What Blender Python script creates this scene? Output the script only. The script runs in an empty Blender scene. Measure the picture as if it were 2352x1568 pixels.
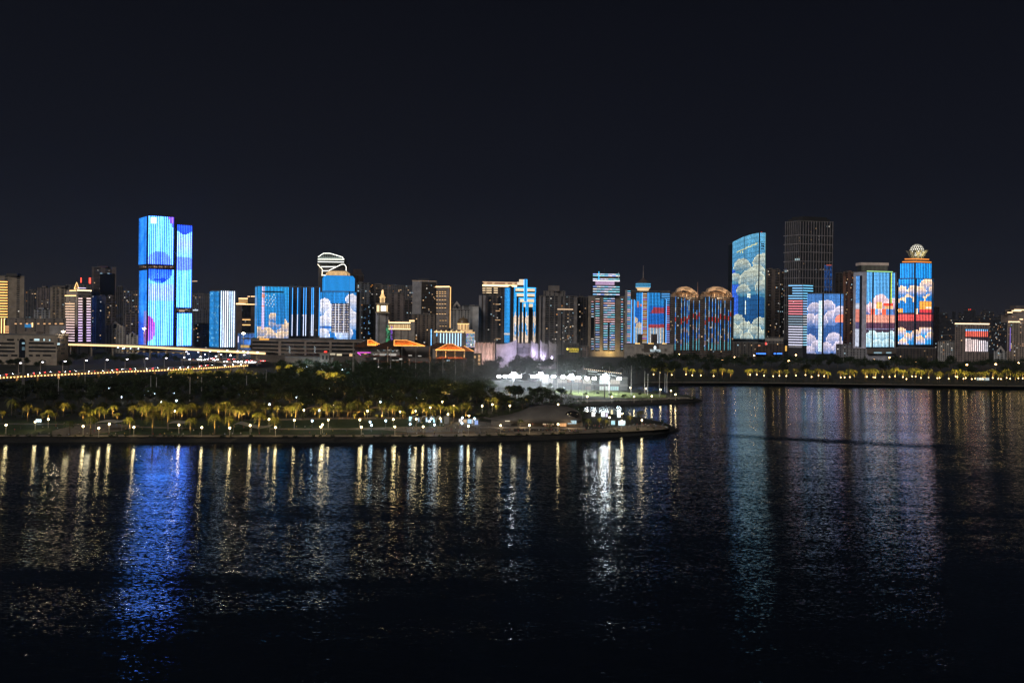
import bpy, math, random
from mathutils import Vector
from math import radians, sin, cos, pi, sqrt, exp
S = bpy.context.scene
COL = S.collection
rnd = random.Random(7)

# ------------------------------------------------------------------ camera
F, CX, CY, TH, H, GZ = 1829.0, 1176.0, 725.0, radians(0.7), 70.0, 2.5
CS, SN = cos(TH), sin(TH)

def ray(px, py):
    dx, dy = (px - CX) / F, (CY - py) / F
    return dx * CS - dy * SN, dx * SN + dy * CS

def at(px, py, Y):
    x, y = ray(px, py)
    return Vector((x * Y, Y, H + y * Y))

def gnd(px, py, z=GZ):
    x, y = ray(px, py)
    Y = (z - H) / min(y, -1e-4)
    return Vector((x * Y, Y, z))

def colpx(px, py, Y):
    p = at(px, py, Y)
    return Vector((p.x, p.y))

cam = bpy.data.cameras.new('camera')
cam.sensor_width = 36.0
cam.lens = F / 2352 * 36
cam.shift_y = -(784 - CY) / 2352
cam.clip_start, cam.clip_end = 1.0, 30000.0
co = bpy.data.objects.new('camera', cam)
co.location = (0, 0, H)
co.rotation_mode = 'QUATERNION'
from mathutils import Quaternion
co.rotation_quaternion = Quaternion((1, 0, 0), pi / 2) @ Quaternion((0, 0, 1), TH)
COL.objects.link(co)
S.camera = co

# ------------------------------------------------------------------ world, skyglow fill, view
w = bpy.data.worlds.new('World')
S.world = w
w.use_nodes = True
nt = w.node_tree
nt.nodes.clear()
def N(t, typ, **kw):
    n = t.nodes.new(typ)
    for k, v in kw.items():
        setattr(n, k, v)
    return n
out = N(nt, 'ShaderNodeOutputWorld')
tc = N(nt, 'ShaderNodeTexCoord')
sep = N(nt, 'ShaderNodeSeparateXYZ')
nt.links.new(tc.outputs['Generated'], sep.inputs[0])
ramp = N(nt, 'ShaderNodeValToRGB')
cr = ramp.color_ramp
cr.elements[0].position = 0.0
cr.elements[0].color = (0.0155, 0.0150, 0.0198, 1)
cr.elements[1].position = 1.0
cr.elements[1].color = (0.0022, 0.0026, 0.0048, 1)
for p, c in ((0.06, (0.0080, 0.0088, 0.0148)), (0.16, (0.0052, 0.0060, 0.0108)), (0.38, (0.0032, 0.0037, 0.0068))):
    e = cr.elements.new(p)
    e.color = (*c, 1)
nt.links.new(sep.outputs['Z'], ramp.inputs[0])
sky = N(nt, 'ShaderNodeTexSky', sky_type='NISHITA')
sky.sun_disc = False
sky.sun_elevation = radians(-4)
sky.sun_rotation = radians(200)
bg = N(nt, 'ShaderNodeBackground')
bg2 = N(nt, 'ShaderNodeBackground')
nt.links.new(ramp.outputs[0], bg.inputs[0])
nt.links.new(sky.outputs[0], bg2.inputs[0])
bg.inputs[1].default_value = 1.0
bg2.inputs[1].default_value = 0.01
add = N(nt, 'ShaderNodeAddShader')
nt.links.new(bg.outputs[0], add.inputs[0])
nt.links.new(bg2.outputs[0], add.inputs[1])
nt.links.new(add.outputs[0], out.inputs[0])

sl = bpy.data.lights.new('skyglow_fill', 'SUN')
sl.energy = 1.15  # added lamp, fills in for city skyglow on the walls
sl.angle = radians(25)
sl.color = (1.0, 0.93, 0.86)
so = bpy.data.objects.new('skyglow_fill', sl)
so.rotation_euler = (radians(58), 0, radians(-28))
COL.objects.link(so)

S.view_settings.view_transform = 'Standard'
S.view_settings.look = 'None'
S.view_settings.exposure = 0
S.view_settings.gamma = 1
S.render.engine = 'CYCLES'
cy = S.cycles
cy.use_denoising = True
cy.max_bounces = 5
cy.diffuse_bounces = 2
cy.glossy_bounces = 3
cy.transmission_bounces = 2
cy.sample_clamp_indirect = 30
cy.sample_clamp_direct = 0
cy.caustics_reflective = False
cy.caustics_refractive = False

# ------------------------------------------------------------------ materials
def new_mat(name):
    m = bpy.data.materials.new(name)
    m.use_nodes = True
    t = m.node_tree
    t.nodes.clear()
    o = N(t, 'ShaderNodeOutputMaterial')
    b = N(t, 'ShaderNodeBsdfPrincipled')
    t.links.new(b.outputs[0], o.inputs[0])
    return m, t, b, o

def attr_mat(name, emit, sampling='NONE', stain=0.35):
    m, t, b, o = new_mat(name)
    a = N(t, 'ShaderNodeAttribute', attribute_name='col')
    geo = N(t, 'ShaderNodeNewGeometry')
    no = N(t, 'ShaderNodeTexNoise')
    no.inputs['Scale'].default_value = 0.13
    no.inputs['Detail'].default_value = 5
    t.links.new(geo.outputs['Position'], no.inputs['Vector'])
    mr = N(t, 'ShaderNodeMapRange')
    mr.inputs[1].default_value, mr.inputs[2].default_value = 0.3, 0.7
    mr.inputs[3].default_value, mr.inputs[4].default_value = 1 - stain, 1 + stain * 0.5
    t.links.new(no.outputs[0], mr.inputs[0])
    mx = N(t, 'ShaderNodeVectorMath', operation='SCALE')
    t.links.new(a.outputs['Color'], mx.inputs[0])
    t.links.new(mr.outputs[0], mx.inputs['Scale'])
    t.links.new(mx.outputs[0], b.inputs['Base Color'])
    t.links.new(a.outputs['Alpha'], b.inputs['Roughness'])
    if emit:
        e = N(t, 'ShaderNodeAttribute', attribute_name='emi')
        t.links.new(e.outputs['Color'], b.inputs['Emission Color'])
        b.inputs['Emission Strength'].default_value = 1.0
        m.cycles.emission_sampling = sampling
    return m
M_SURF = attr_mat('painted_surface', False)
M_GLOW = attr_mat('led_surface', True, 'NONE')
M_LAMP = attr_mat('lamp_glass', True, 'FRONT_BACK')

# ------------------------------------------------------------------ mesh builder
class MB:
    def __init__(s):
        s.v, s.key, s.f, s.c, s.e = [], {}, [], [], []
    def vi(s, p):
        k = (round(p[0], 2), round(p[1], 2), round(p[2], 2))
        if k not in s.key:
            s.key[k] = len(s.v)
            s.v.append((p[0], p[1], p[2]))
        return s.key[k]
    def q(s, pts, c=(.3, .3, .3, .7), e=(0, 0, 0)):
        ids = []
        for p in pts:
            i = s.vi(p)
            if i not in ids:
                ids.append(i)
        if len(ids) < 3:
            return
        s.f.append(ids)
        s.c.append(c if len(c) == 4 else (*c, .7))
        s.e.append(e)
    def prism(s, poly, z0, z1, c, e=(0, 0, 0), top=None, etop=None):
        n = len(poly)
        for i in range(n):
            a, b = poly[i], poly[(i + 1) % n]
            s.q([(a[0], a[1], z0), (b[0], b[1], z0), (b[0], b[1], z1), (a[0], a[1], z1)], c, e)
        s.q([(p[0], p[1], z1) for p in poly], top or c, e if etop is None else etop)
        s.q([(p[0], p[1], z0) for p in poly][::-1], c)
        return s
    def box(s, x0, x1, y0, y1, z0, z1, c, e=(0, 0, 0)):
        return s.prism([(x0, y0), (x1, y0), (x1, y1), (x0, y1)], z0, z1, c, e)
    def ring(s, rings, c, e=(0, 0, 0), cap=True, cf=None):
        for a, b in zip(rings, rings[1:]):
            n = len(a)
            for i in range(n):
                cc, ee = (c, e) if cf is None else cf(i, a[i], b[i])
                s.q([a[i], a[(i + 1) % n], b[(i + 1) % n], b[i]], cc, ee)
        if cap:
            s.q(rings[0][::-1], c, e)
            s.q(rings[-1], c, e)
        return s
    def tube(s, pts, rad, c, e=(0, 0, 0), n=6):
        rings = []
        for k, p in enumerate(pts):
            p = Vector(p)
            d = Vector(pts[min(k + 1, len(pts) - 1)]) - Vector(pts[max(k - 1, 0)])
            d.normalize()
            a = d.cross(Vector((0, 0, 1)) if abs(d.z) < .9 else Vector((1, 0, 0))).normalized()
            b = d.cross(a)
            r = rad[k] if isinstance(rad, (list, tuple)) else rad
            rings.append([p + (a * cos(2 * pi * i / n) + b * sin(2 * pi * i / n)) * r for i in range(n)])
        return s.ring(rings, c, e)
    def lathe(s, cx, cy_, prof, c, e=(0, 0, 0), n=16, cf=None):
        return s.ring([[(cx + r * cos(2 * pi * i / n), cy_ + r * sin(2 * pi * i / n), z) for i in range(n)] for r, z in prof], c, e, True, cf)
    def mesh(s, name, off=(0, 0, 0), lamp=False, mats=None):
        me = bpy.data.meshes.new(name)
        me.from_pydata([(x - off[0], y - off[1], z - off[2]) for x, y, z in s.v], [], s.f)
        if mats is None:
            glow = M_LAMP if lamp else M_GLOW
            has = [max(e) > 0 for e in s.e]
            if all(has):
                me.materials.append(glow)
            elif not any(has):
                me.materials.append(M_SURF)
            else:
                me.materials.append(M_SURF)
                me.materials.append(glow)
                me.polygons.foreach_set('material_index', [1 if h else 0 for h in has])
        else:
            me.materials.append(mats)
        a = me.attributes.new('col', 'FLOAT_COLOR', 'FACE')
        a.data.foreach_set('color', [x for c in s.c for x in c])
        if any(max(e) > 0 for e in s.e):
            a = me.attributes.new('emi', 'FLOAT_COLOR', 'FACE')
            a.data.foreach_set('color', [x for e in s.e for x in (*e, 1)])
        me.update()
        return me
    def build(s, name, parent=None, lamp=False, mats=None, loc=None):
        off = root_loc(parent) if parent is not None else (loc or (0, 0, 0))
        o = bpy.data.objects.new(name, s.mesh(name, off, lamp, mats))
        COL.objects.link(o)
        if parent is not None:
            o.parent = parent
        else:
            o.location = off
        return o

def root_loc(o):
    l = Vector((0, 0, 0))
    while o is not None:
        l += o.location
        o = o.parent
    return l

def tag(o, label=None, cat=None, group=None, kind=None):
    for k, v in (('label', label), ('category', cat), ('group', group), ('kind', kind)):
        if v:
            o[k] = v
    return o

def empty(name, loc, label, cat, group=None):
    o = bpy.data.objects.new(name, None)
    o.location = loc
    o.empty_display_size = 2
    COL.objects.link(o)
    return tag(o, label, cat, group)

def dup(root, loc, rz=0, sc=1, label=None):
    r = root.copy()
    COL.objects.link(r)
    r.location = loc
    r.rotation_euler = (0, 0, rz)
    r.scale = (sc, sc, sc) if not isinstance(sc, tuple) else sc
    if label:
        r['label'] = label
    for ch in list(root.children):
        c = ch.copy()
        COL.objects.link(c)
        c.parent = r
        for g in ch.children:
            d = g.copy()
            COL.objects.link(d)
            d.parent = c
    return r

def lamp(kind, loc, power, color, aim=None, size=60, radius=.3, blend=.6):
    l = bpy.data.lights.new('lamp_light', kind)
    l.energy = power
    l.color = color
    l.shadow_soft_size = radius
    if kind == 'SPOT':
        l.spot_size = radians(size)
        l.spot_blend = blend
    o = bpy.data.objects.new('lamp_light', l)
    o.location = loc
    if aim is not None:
        o.rotation_mode = 'QUATERNION'
        o.rotation_quaternion = (Vector(aim) - Vector(loc)).to_track_quat('-Z', 'Y')
    COL.objects.link(o)
    return o

def mix(a, b, t):
    t = max(0, min(1, t))
    return tuple(x + (y - x) * t for x, y in zip(a, b))
def sc(a, k):
    return tuple(x * k for x in a)

# ------------------------------------------------------------------ buildings
class Face:
    def __init__(s, A, B):
        s.A, s.B = Vector(A), Vector(B)
        d = s.B - s.A
        s.L = d.length
        s.d = d / s.L
        s.n = Vector((s.d.y, -s.d.x))
        if s.n.dot(-(s.A + s.B) / 2) < 0:
            s.n = -s.n
    def uz(s, px, py):
        x, y = ray(px, py)
        # (x*Y, Y) = A + t d
        den = s.d.x - x * s.d.y
        t = (x * s.A.y - s.A.x) / den
        Y = s.A.y + t * s.d.y
        return t / s.L, H + y * Y
    def pt(s, u, z, off=0.0):
        p = s.A + s.d * (u * s.L) + s.n * off
        return (p.x, p.y, z)
    def rect(s, x0, y0, x1, y1):
        ym, xm = (y0 + y1) / 2, (x0 + x1) / 2
        return s.uz(x0, ym)[0], s.uz(x1, ym)[0], s.uz(xm, y1)[1], s.uz(xm, y0)[1]

DARK = (.012, .014, .02, .3)
GLASS = (.02, .024, .032, .25)
WARM, COOL, WHITE, GOLD, AMBER = (1.0, .62, .30), (.55, .85, 1.0), (1, .93, .82), (1.0, .60, .22), (1.0, .38, .08)
BLUE, CYAN, RED, CREAM, LILAC = (.03, .30, 1.0), (.16, .70, 1.0), (1.0, .06, .05), (1.0, .72, .46), (.80, .58, 1.0)

def apt(wall, pat='wgwwg', lit=.010, glass=GLASS, slab=None, power=.8):
    wall = (*wall, .75)
    slab = (*(slab or wall[:3]), .75)
    def fn(k, i, n, j, m, r):
        ch = pat[(i + k * 3) % len(pat)]
        if ch == 'd':
            return glass, (0, 0, 0)
        if j % 2 == 1 and ch in 'gb':
            if r.random() < lit * .6:
                return glass, sc(r.choice((WARM, WHITE, WARM, COOL)), power * r.uniform(.2, 1.1))
            v = r.uniform(.55, 1.5)
            return (glass[0] * v, glass[1] * v, glass[2] * v, glass[3]), (0, 0, 0)
        if ch == 'b' and j % 2 == 0:
            return slab, (0, 0, 0)
        if ch == 's':
            return (slab[0] * .6, slab[1] * .6, slab[2] * .6, .8), (0, 0, 0)
        return wall, (0, 0, 0)
    return fn

def plain(c):
    c = (*c, .7)
    return lambda k, i, n, j, m, r: (c, (0, 0, 0))

class Tower:
    """footprint from its visible corners (pixel column, distance), storeys up to a roof line"""
    def __init__(s, name, label, corners, ytop, paint, ybase=None, depth=30, colw=2.2, floor=3.1, cat='tower', roofc=(.05, .05, .055, .9),
                 ref=None, lits=6, litc=None, parapet=1.2, group=None, seed=0, litpow=1.0):
        s.r = random.Random(seed or sum(map(ord, label)))
        yb = ybase or 790
        P = [colpx(x, yb, D) for x, D in corners]
        s.faces = [Face(a, b) for a, b in zip(P, P[1:])]
        xm, Dm = corners[len(corners) // 2]
        if len(corners) == 2:
            xm = (corners[0][0] + corners[1][0]) / 2
            Dm = (corners[0][1] + corners[1][1]) / 2
        s.zt = at(ref or xm, ytop, Dm).z
        s.zb = GZ if ybase is None else max(GZ, at(xm, ybase, Dm).z)
        if len(P) == 2:
            nb = ((P[0] + P[1]) / 2).normalized() * depth
            poly = [P[0], P[1], P[1] + nb, P[0] + nb]
        elif len(P) == 3:
            poly = P + [P[0] + P[2] - P[1]]
        else:
            m = (P[0] + P[-1]) / 2
            back = Vector((0, depth))
            poly = P + [P[-1] + back, P[0] + back]
        s.poly = poly
        c = sum(poly, Vector((0, 0))) / len(poly)
        s.c = c
        s.root = empty(name, (c.x, c.y, GZ), label, cat, group)
        mb = MB()
        nf = max(1, round((s.zt - s.zb) / floor))
        zs = []
        h = (s.zt - s.zb) / nf
        for k in range(nf):
            zs += [s.zb + k * h, s.zb + (k + .42) * h]
        zs.append(s.zt)
        zs[0] = GZ - .4
        s.zs = zs
        s.cells = []
        nvis = len(s.faces)
        for k in range(len(poly)):
            a, b = poly[k], poly[(k + 1) % len(poly)]
            L = (b - a).length
            n = max(2, int(L / colw)) if (k < nvis or len(poly) == 4) else 1
            for j in range(len(zs) - 1):
                for i in range(n):
                    p0, p1 = a.lerp(b, i / n), a.lerp(b, (i + 1) / n)
                    cc, ee = paint(k, i, n, j, len(zs) - 1, s.r)
                    mb.q([(p0.x, p0.y, zs[j]), (p1.x, p1.y, zs[j]), (p1.x, p1.y, zs[j + 1]), (p0.x, p0.y, zs[j + 1])], cc, ee)
                    if k < nvis and j % 2 == 1 and cc[0] < .06 and 3 < j:
                        s.cells.append((k, i / n, (i + 1) / n, zs[j], zs[j + 1]))
        s.rc = roofc
        mb.q([(p.x, p.y, s.zt) for p in poly], roofc)
        mb.build('wall', s.root)
        if parapet:
            s.block('parapet', -.25, s.zt, s.zt + parapet, (.16, .15, .14, .8))
        for k, u0, u1, z0, z1 in s.r.sample(s.cells, min(lits, len(s.cells))):
            col = sc(s.r.choice(litc or (WARM, WHITE, COOL, WARM)), litpow * s.r.uniform(.25, 1.3))
            du = (u1 - u0) * .12
            s.panel('lit_window', s.faces[k], u0 + du, u1 - du, z0 + .25, z1 - .1, GLASS, col, .12)
    def block(s, name, inset, z0, z1, c, e=(0, 0, 0), sx=1, shift=(0, 0)):
        L = max((s.poly[0] - s.c).length, 1)
        k = 1 - inset / L
        poly = [s.c + (p - s.c) * k + Vector(shift) for p in s.poly]
        return MB().prism(poly, z0, z1, c if len(c) == 4 else (*c, .7), e).build(name, s.root)
    def panel(s, name, f, u0, u1, z0, z1, c, e=(0, 0, 0), off=.15, back=0.0, parent=None, sides=False):
        mb = MB()
        g = lambda u, z, o: f.pt(u, z, o)
        fr = [g(u0, z0, off), g(u1, z0, off), g(u1, z1, off), g(u0, z1, off)]
        bk = [g(u0, z0, back), g(u1, z0, back), g(u1, z1, back), g(u0, z1, back)]
        mb.q(fr, c, e)
        for i in range(4):
            mb.q([fr[i], bk[i], bk[(i + 1) % 4], fr[(i + 1) % 4]], c, e if sides else (0, 0, 0))
        mb.q(bk[::-1], c)
        return mb.build(name, parent or s.root)
    def px(s, name, x0, y0, x1, y1, c, e=(0, 0, 0), k=0, off=.3, back=0.0, parent=None, sides=False):
        u0, u1, z0, z1 = s.faces[k].rect(x0, y0, x1, y1)
        return s.panel(name, s.faces[k], u0, u1, z0, z1, c, e, off, back, parent, sides)
    def led(s, name, x0, y0, x1, y1, n, rows, pic, k=0, off=.8, duty=.5, gap=(.004, .008, .02), power=2.0, horiz=False, parent=None, top=None, floors=.8, miss=0):
        """one video screen: n light bars with dark gaps, coloured by the picture pic(px, py)"""
        f = s.faces[k]
        u0, u1, z0, z1 = f.rect(x0, y0, x1, y1)
        mb = MB()
        U, Z = [], []
        if horiz:
            U = [(i / rows, (i + 1) / rows, True) for i in range(rows)]
            for j in range(n):
                Z += [(j / n, (j + duty) / n, True), ((j + duty) / n, (j + 1) / n, False)]
        else:
            for i in range(n):
                U += [(i / n, (i + duty) / n, True), ((i + duty) / n, (i + 1) / n, False)]
            Z = [(j / rows, (j + 1) / rows, True) for j in range(rows)]
        if duty >= 1:
            U = [q for q in U if q[1] > q[0]]
        dead = [s.r.random() < miss for _ in U]
        for ui, (a, b, on) in enumerate(U):
            on = on and not dead[ui]
            xm = x0 + (x1 - x0) * (a + b) / 2
            for c, d, on2 in Z:
                ym = y1 + (y0 - y1) * (c + d) / 2
                tt = (lambda a_: 1.0) if top is None else top
                def P(uu, vv):
                    return f.pt(u0 + (u1 - u0) * uu, z0 + (z1 - z0) * vv * tt(uu), off)
                col = pic(xm, ym) if (on and on2) else sc(pic(xm, ym), .04)
                if on and on2:
                    jj = 1.0 if horiz else (.70 + .46 * (math.sin(xm * 7.31) * 43.7 % 1)) * (floors if int(c * len(Z) + .5) % 4 == 0 and rows > 30 else 1)
                    e = sc(col, power * jj * s.r.uniform(.78, 1.16))
                else:
                    e = tuple(max(g, x * power) for g, x in zip(gap, col))
                mb.q([P(a, c), P(b, c), P(b, d), P(a, d)], DARK, e)
        return mb.build(name, parent or s.root)
    def bar(s, name, x0, y0, x1, y1, e, w=.5, k=0, off=.5, parent=None):
        f = s.faces[k]
        a, b = f.uz(x0, y0), f.uz(x1, y1)
        return MB().tube([f.pt(*a, off), f.pt(*b, off)], w / 2, (.2, .2, .2, .4), e, 4).build(name, parent or s.root)
    def roofbox(s, name, x0, x1, ytop, c, dy=4, dd=10, e=(0, 0, 0), z0=None):
        D = s.faces[0].A.y + dy
        a, b = at(x0, ytop, D), at(x1, ytop, D)
        o = MB().box(a.x, b.x, D, D + dd, (z0 or s.zt) + .02, max(b.z, a.z), c if len(c) == 4 else (*c, .7), e).build(name, s.root)
        return o

def cloudpic(base, circles, light=(1.0, .80, .62), shade=(.10, .30, .75), extra=None):
    def pic(x, y):
        c = base(x, y) if callable(base) else base
        x0_, y0_ = x, y
        x, y = x + .7 * sin(y * .45 + x * .31), y + .6 * sin(x * .62 + y * .2) + .3 * sin(x * 1.7)
        for cx, cy_, r in circles:
            d = ((x - cx) ** 2 + (y - cy_) ** 2) / (r * r)
            if d < 1:
                t = (y - (cy_ - r)) / (2 * r)
                c = mix(light, shade, max(0, t - .16 + .10 * sin(x * .45 + cx) * sin(y * .5 + cy_)) * 1.5)
                if d > .76 and y < cy_ + r * .2:
                    c = sc(light, 1.25)
        if extra:
            c2 = extra(x0_, y0_)
            if c2 is not None:
                c = c2
        return c
    return pic
# ================================================================== the skyline
TAN, GREY, BROWN, MAUVE, PALE, DUSK = (.36, .29, .22), (.30, .30, .32), (.17, .12, .095), (.27, .22, .21), (.50, .49, .48), (.15, .14, .15)

def T(*a, **k):
    return Tower(*a, **k)

# ---- left: stepped gold tower, dark towers with red signs, white gabled blocks
t = T('apartment_tower', 'tan tower at the far edge with glowing gold balcony stripes beside it', [(-26, 1300), (54, 1310)], 634, apt(TAN, 'wwbbwwww', .012), lits=5)
for k in range(14):
    y = 646 + k * 6.2
    t.px('light_strip', -26, y, 18, y + 2.0, DARK, sc((1, .50, .13), 2.6), off=1.2)
for x in (3, 9.5):
    t.px('light_strip', x, 731, x + 2, 765, DARK, sc((1, .55, .2), 3), off=1.2)
for y in (749, 753.5, 758, 763):
    t.px('light_strip', 11, y, 32, y + 1.3, DARK, sc((1, .5, .2), 2), off=1.2)
t.roofbox('roof_house', 14, 40, 628, (.05, .045, .045))

def far(x0, x1, yt, D, wall, pat, label, lits=8, **k):
    t = T('apartment_block', label, [(x0, D), (x1, D + 12)], yt, apt(wall, pat, k.pop('lit', .012) * 1.5), lits=int(lits * 1.5), cat='apartment block', litc=k.pop('litc', None) or [WARM, WARM, WHITE, AMBER, COOL], **k)
    q = t.r
    a = x0 + (x1 - x0) * q.uniform(.1, .5)
    if x1 - x0 > 14:
        t.roofbox('roof_house', a, a + (x1 - x0) * q.uniform(.2, .42), yt - q.uniform(2, 4.5), sc(wall, .7), dy=16, dd=10)
        if q.random() < .6:
            t.roofbox('water_tank', x1 - 5, x1 - 2, yt - q.uniform(1.5, 3), sc(wall, .9), dy=15, dd=5)
        if q.random() < .5:
            p = at(a + 2, yt - 9, D + 22)
            MB().tube([(p.x, p.y, t.zt), tuple(p)], .22, (.2, .2, .2), n=4).build('antenna', t.root)
    return t
far(56, 84, 668, 2000, DUSK, 'wgwgb', 'dim distant flats just behind the tan tower with gold stripes', 9)
far(84, 112, 661, 1900, MAUVE, 'wbwwg', 'brownish distant slab between the dim flats and the ribbed beige flats', 4)
far(77, 114, 711, 1500, PALE, 'wgwgg', 'low whitish block with rows of small square windows', 5)
far(114, 165, 660, 1600, TAN, 'wwbbwbb', 'beige ribbed apartment block left of the pyramid topped gold tower', 4).roofbox('roof_house', 120, 150, 656, (.12, .1, .09))
t = far(150, 207, 655, 1750, DUSK, 'wgg', 'dark block carrying two upright red signs on its roof', 3)
for x0, x1, y0, y1 in ((185, 187.6, 638, 649), (204.5, 208.8, 638, 651)):
    t.px('rooftop_sign', x0, y0, x1, y1, (.1, .02, .02, .5), sc((1, .07, .04), 3), off=.6)
t = far(209, 265, 614, 1800, (.13, .10, .10), 'wwggggggww', 'tall dark tower with black glass centre behind the gold striped tower', 6)
t.px('glass_shaft', 229, 628, 262, 790, (.006, .008, .014, .12), off=1.5)
t.roofbox('roof_house', 228, 248, 611, (.10, .04, .05))
t.px('roof_light', 230, 627, 236, 629, DARK, sc(COOL, .4), off=1.8)
t.px('roof_light', 247, 627, 252, 629, DARK, sc(COOL, .4), off=1.8)
far(240, 263, 682, 1500, MAUVE, 'wgbbg', 'mauve flats with a few lit windows before the dark glass tower', 7)
far(262, 282, 659, 1900, DUSK, 'wgwb', 'narrow unlit slab to the right of the dark glass tower', 2)
far(281, 319, 669, 1700, DUSK, 'wgwgg', 'shadowy flats with scattered yellow windows beside the striped video tower', 14, lit=.03)
far(219, 241, 680, 1400, (.24, .18, .14), 'wwwb', 'plain brown slab standing close behind the gold striped tower', 2)
far(209, 220, 680, 1380, (.33, .34, .40), 'wg', 'slim bluish grey block squeezed behind the gold striped tower', 2)
far(286, 322, 720, 1500, MAUVE, 'wgbg', 'low dusky flats at the foot of the striped video tower', 3)

# pyramid topped tower
t = T('office_tower', 'cream tower with purple and gold floor stripes and a small glowing pyramid', [(150, 1240), (176.5, 1226), (210, 1240)], 679, apt((.52, .43, .36), 'wwwwgw', .004), lits=1)
t.block('upper_block', 1.0, t.zt, at(185, 667, 1240).z, (.5, .42, .36))
zt2 = at(185, 667, 1240).z
t.px('light_strip', 150, 678, 176, 680, DARK, sc((1, .62, .25), 3), k=0, off=.8)
t.px('light_strip', 176.5, 666, 210, 668.3, DARK, sc((1, .72, .4), 3), k=1, off=1.0)
t.px('light_strip', 161, 666.5, 176.5, 668.5, DARK, sc((1, .62, .25), 3), k=0, off=.9)
for k in range(17):
    y = 684.5 + k * 6.05
    col = sc(mix((1, .72, .45), (.78, .55, 1), min(1, .3 + k * .06)), 2.0)
    if k >= 2:
        t.px('light_strip', 151, y, 172.5, y + 1.6, DARK, sc(mix((1, .62, .3), (.95, .7, .85), k / 17), 1.9), k=0, off=.8)
    t.px('light_strip', 179.5, y, 189, y + 2, DARK, col, k=1, off=.8)
    t.px('light_strip', 198.5, y, 208, y + 2, DARK, col, k=1, off=.8)
t.px('stair_glass', 191.5, 684, 196.5, 786, (.03, .025, .025, .3), k=1, off=.5)
a, b, c = at(170.5, 663, 1245), at(181.5, 663, 1245), at(176, 648, 1245)
mb = MB()
q = [(a.x, a.y), (b.x, b.y), (b.x, b.y + 7), (a.x, a.y + 7)]
for i in range(4):
    p, r_ = q[i], q[(i + 1) % 4]
    mb.q([(p[0], p[1], a.z - 3), (r_[0], r_[1], a.z - 3), (r_[0], r_[1], a.z), (p[0], p[1], a.z)], (.4, .33, .25))
    mb.q([(p[0], p[1], a.z), (r_[0], r_[1], a.z), (c.x, a.y + 3.5, c.z)], (.42, .3, .16))
py_ = mb.build('pyramid', t.root)
mb = MB()
mb.tube([a, c, b, a], .45, (.3, .2, .1), sc((1, .6, .22), 3), 4)
mb.build('light_outline', py_)
t.px('light_strip', 181, 660.5, 200, 662, DARK, sc((.85, .7, 1), 1.6), k=1, off=-6, back=-7)

# gabled white blocks
def gabled(x0, x1, ye, ya, D, label, wall=(.52, .48, .44)):
    t = T('apartment_block', label, [(x0, D), (x1, D)], ye, apt(wall, 'wgwgwgg', .008), lits=2, depth=16, parapet=0, cat='apartment block')
    f = t.faces[0]
    nb = t.poly[3] - t.poly[0]
    L, Rr, m = t.poly[0], t.poly[1], (t.poly[0] + t.poly[1]) / 2
    L, Rr = L.lerp(Rr, .18), Rr.lerp(L, .18)
    za = at((x0 + x1) / 2, ya, D).z
    z0 = t.zt + .02
    mb = MB()
    for o in (Vector((0, 0)), nb):
        mb.q([(L.x + o.x, L.y + o.y, z0), (Rr.x + o.x, Rr.y + o.y, z0), (m.x + o.x, m.y + o.y, za)], (.56, .5, .46))
    mb.q([(L.x, L.y, z0), (m.x, m.y, za), (m.x + nb.x, m.y + nb.y, za), (L.x + nb.x, L.y + nb.y, z0)], (.3, .26, .24))
    mb.q([(Rr.x, Rr.y, z0), (m.x, m.y, za), (m.x + nb.x, m.y + nb.y, za), (Rr.x + nb.x, Rr.y + nb.y, z0)], (.3, .26, .24))
    mb.build('gable_roof', t.root)
    t.panel('gable_window', f, .42, .58, t.zt - 3, t.zt + 3, GLASS, (0, 0, 0), .2)
    return t
gabled(242, 286, 748, 737, 1280, 'white gabled block between gold striped tower and the tallest video tower')
gabled(290, 317, 769, 762, 1270, 'small white gabled house block beside the foot of the tallest video tower')

# low wide hall with a lit eave
t = T('hall', 'long low hall with small lamps under its roof edge', [(20, 1180), (151, 1190)], 733, apt((.22, .18, .155), 'wwwwgw', .0), lits=0, cat='hall', depth=40)
for x in (34, 46, 60, 71, 86, 100, 112, 126, 137):
    t.px('eave_lamp', x, 742, x + (9 if x > 130 else 5.0), 744.6, DARK, sc((1, .55, .25), 1.0), off=.7)
t.px('lit_window', 57, 744, 73, 752, DARK, sc((.05, .35, .8), .55), off=.4)
t.px('lit_window', 73.5, 741, 76.5, 751, DARK, sc((1, .6, .25), 2.2), off=.8)
t.px('white_wall', 115, 748, 151, 768, (.4, .37, .36), off=2)
for x in range(84, 140, 7):
    t.px('doorway', x, 768, x + 4, 778, (.2, .19, .2), sc((.6, .55, .5), .06), off=2.3)

# big office in front
t = T('office_building', 'broad five storey office with a tall arched dark window, nearest the road', [(-40, 985), (131, 975), (157, 1000)], 771, plain((.34, .28, .22)), lits=0, cat='office building', floor=3.6)
for k, (y, segs) in enumerate(((778, ((-40, -2), (16, 32), (40, 43), (68, 76), (98, 104), (112, 118))), (786, ((-40, 34), (66, 124))), (795.5, ((-40, 34), (66, 128))), (804, ((-40, 34), (66, 128))), (814, ((-40, -8), (0, 18), (26, 40), (67, 75), (82, 92), (98, 118))))):
    for x0, x1 in segs:
        t.px('window_band', x0, y, x1, y + 4.2, (.015, .016, .02, .25), off=.12, back=-.1)
for x0, x1, y0, y1 in ((79, 91, 777.5, 782.5), (100, 103.5, 778, 782.5), (113, 116, 779, 783), (131, 137, 787.5, 792)):
    t.px('lit_window', x0, y0, x1, y1, DARK, sc((.7, .95, 1), .9), k=1 if x0 > 130 else 0, off=.35)
f = t.faces[0]
u0, u1, z0, z1 = f.rect(44, 777, 58, 821)
mb = MB()
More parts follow.
